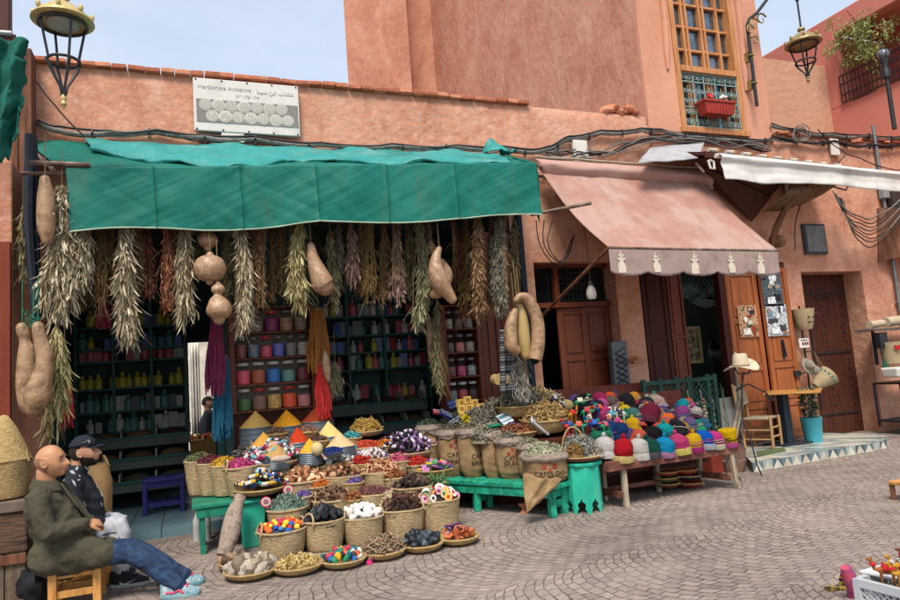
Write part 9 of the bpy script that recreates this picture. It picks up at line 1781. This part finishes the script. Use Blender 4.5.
mb = MB(); mb.grid(lambda u_, v_: V((sx-.2+.4*u_, 5.8+.36*v_, hS+.012+.012*noise.noise(V((u_*6, v_*6, 0)))-.09*max(0, .12-v_)*6)), 16, 14); tag(mb.build('seat_cloth', mat('patterned_cloth', ['6a3a5c', '3c4a7a', '8c6a7a', '4a3048'], ns=22, lo=.4, hi=.6), solid=.012), 'folded patterned purple cloth on the pine stool', 'cloth')
pine_stool('wooden_stool', 'pine stool hidden behind, under the man in the cap', P(86, 548, 6.5).x+.02, 6.52, .38, .32, .30)
mb = MB(); q = P(33, 580, 6.1); mb.ell(V((q.x, 6.15, .14)), (.12, .1, .13), jit=.35, js=3, nu=18, nv=14); tag(mb.build('black_bag', mat('black_nylon', ['0f1014', '1c1d22'], rough=.4, ns=6)), 'crumpled black bag on the ground behind the pine stool', 'bag')
# -- man seen far through the back passage
yb = 13.2; m3 = thing('person', 'man in dark jacket standing in the yard seen through the back slit', 'person', (P(206, 420, yb).x, yb, 0))
hc = P(208, 403, yb); c_ = hc; nb = hc-V((0, 0, .16)); ch = hc-V((0, 0, .38)); pl_ = hc-V((0, 0, .80)); mb = MB(); f, s, u = head(mb, hc, V((.9, -.4, 0)), up1, 1.0)
limb(mb, [nb, hc-V((.02, 0, .07))], [.06, .055]); limb(mb, [pl_, ch, nb], [.14, .15, .07])
for e_ in (-1, 1):
 a_ = nb+V((0, e_*.19, -.05)); b_ = a_+V((-.02, e_*.03, -.30)); w_ = b_+V((.2, -e_*.06, -.08)); limb(mb, [ch.lerp(nb, .5), a_, b_, w_], [.07, .055, .045, .03]); hand(mb, w_, V((1, -e_*.3, -.2)), V((0, 0, 1)), e_, 1, .5)
 limb(mb, [pl_+V((0, e_*.09, 0)), V((pl_.x+.03, yb+e_*.1, .5)), V((pl_.x, yb+e_*.11, .08))], [.085, .06, .04]); limb(mb, [V((pl_.x, yb+e_*.11, .05)), V((pl_.x+.16, yb+e_*.12, .04))], [.045, .035])
remeshed('body', mb, .011, SKIN2, m3, 2); mb = MB(); limb(mb, [pl_, ch, nb-V((0, 0, .03))], [.17, .18, .09]); mb.ell(ch, (.14, .22, .2))
for e_ in (-1, 1): a_ = nb+V((0, e_*.19, -.05)); b_ = a_+V((-.02, e_*.03, -.30)); w_ = b_+V((.17, -e_*.05, -.07)); limb(mb, [ch.lerp(nb, .5), a_, b_, w_], [.09, .08, .065, .05])
remeshed('jacket', mb, .015, mat('slate_jacket', ['22262c', '2c3138'], ns=5), m3, 4); mb = MB()
for e_ in (-1, 1): limb(mb, [pl_+V((0, e_*.09, 0)), V((pl_.x+.03, yb+e_*.1, .5)), V((pl_.x, yb+e_*.11, .1))], [.12, .085, .06])
remeshed('trousers', mb, .015, mat('dark_trousers', ['1c1e24']), m3, 3); mb = MB(); head(mb, hc, V((.9, -.4, 0)), up1, 1.0, grow=.008, only=lambda q: q[2] > .045 or (q[0] < -.0 and q[2] > -.04)); mb.build('hair', BEARD, parent=m3, solid=.004)
c = P(203, 436, 12.2); o = thing('fruit_crate', 'brown crate of yellow fruit seen through the slit behind the shop', 'crate', V((c.x, 12.2, 0))); mb = MB(); mb.box((c.x, 12.2, c.z/2-.02), (.4, .3, c.z-.06)); mb.build('box', PINE, parent=o, smooth=False); mb = MB()
for k in range(26): mb.ell((c.x+rnd.uniform(-.18, .18), 12.2+rnd.uniform(-.13, .13), c.z-.04+rnd.uniform(0, .06)), .035, nu=8, nv=6)
mb.build('fruit', mat('yellow_fruit', ['c49a3c', 'b8602c', 'c4b06a', 'a83a3a'], island=True), parent=o)
# == buildings behind the camera side of the lane (they shade the light from low down) are left to the sky
w = bpy.data.worlds.new('World'); SC.world = w; w.use_nodes = True; nt = w.node_tree; N = nt.nodes; L = nt.links; bg = N['Background']
sky = N.new('ShaderNodeTexSky'); sky.sky_type = 'NISHITA'; sky.sun_disc = False; SE, SR = radians(57), radians(208)
sky.sun_elevation = SE; sky.sun_rotation = SR; sky.air_density = 1.2; sky.dust_density = 3.0; sky.ozone_density = 1.2
tc = N.new('ShaderNodeTexCoord'); mp = N.new('ShaderNodeMapping'); mp.inputs['Scale'].default_value = (1, 1, 2.6); L.new(tc.outputs['Generated'], mp.inputs['Vector'])
nz = N.new('ShaderNodeTexNoise'); nz.inputs['Scale'].default_value = 1.5; nz.inputs['Detail'].default_value = 7; nz.inputs['Roughness'].default_value = .55; L.new(mp.outputs['Vector'], nz.inputs['Vector'])
mr = N.new('ShaderNodeMapRange'); mr.inputs['From Min'].default_value = .25; mr.inputs['From Max'].default_value = .75; mr.inputs['To Min'].default_value = .45; mr.inputs['To Max'].default_value = .9; L.new(nz.outputs['Fac'], mr.inputs['Value'])
mx = N.new('ShaderNodeMix'); mx.data_type = 'RGBA'; mx.inputs['B'].default_value = (3.9, 4.2, 4.7, 1); L.new(mr.outputs[0], mx.inputs['Factor']); cv = N.new('ShaderNodeMix'); cv.data_type = 'RGBA'; cv.inputs['A'].default_value = (2.5, 3.1, 4.0, 1); cv.inputs['B'].default_value = (4.6, 4.75, 5.0, 1); L.new(nz.outputs['Fac'], cv.inputs['Factor']); L.new(cv.outputs['Result'], mx.inputs['B']); L.new(sky.outputs['Color'], mx.inputs['A']); L.new(mx.outputs['Result'], bg.inputs['Color'])
bg.inputs['Strength'].default_value = .10
sd = bpy.data.lights.new('sun', 'SUN'); sd.energy = 2.0; sd.angle = radians(20); sd.color = (1, .92, .81); so_ = bpy.data.objects.new('sun', sd); COL.objects.link(so_)
az = SR; dv = V((sin(az)*cos(SE), cos(az)*cos(SE), sin(SE))); so_.rotation_euler = dv.to_track_quat('Z', 'Y').to_euler()
vs = SC.view_settings; vs.view_transform = 'Standard'; vs.look = 'None'; vs.gamma = 1; vs.use_curve_mapping = False; vs.exposure = 1.2
SC.render.engine = 'CYCLES'; SC.cycles.max_bounces = 6; SC.cycles.transparent_max_bounces = 6; SC.cycles.use_denoising = True
for k in list(PROTO):
 for o in PROTO[k]: bpy.data.objects.remove(o)
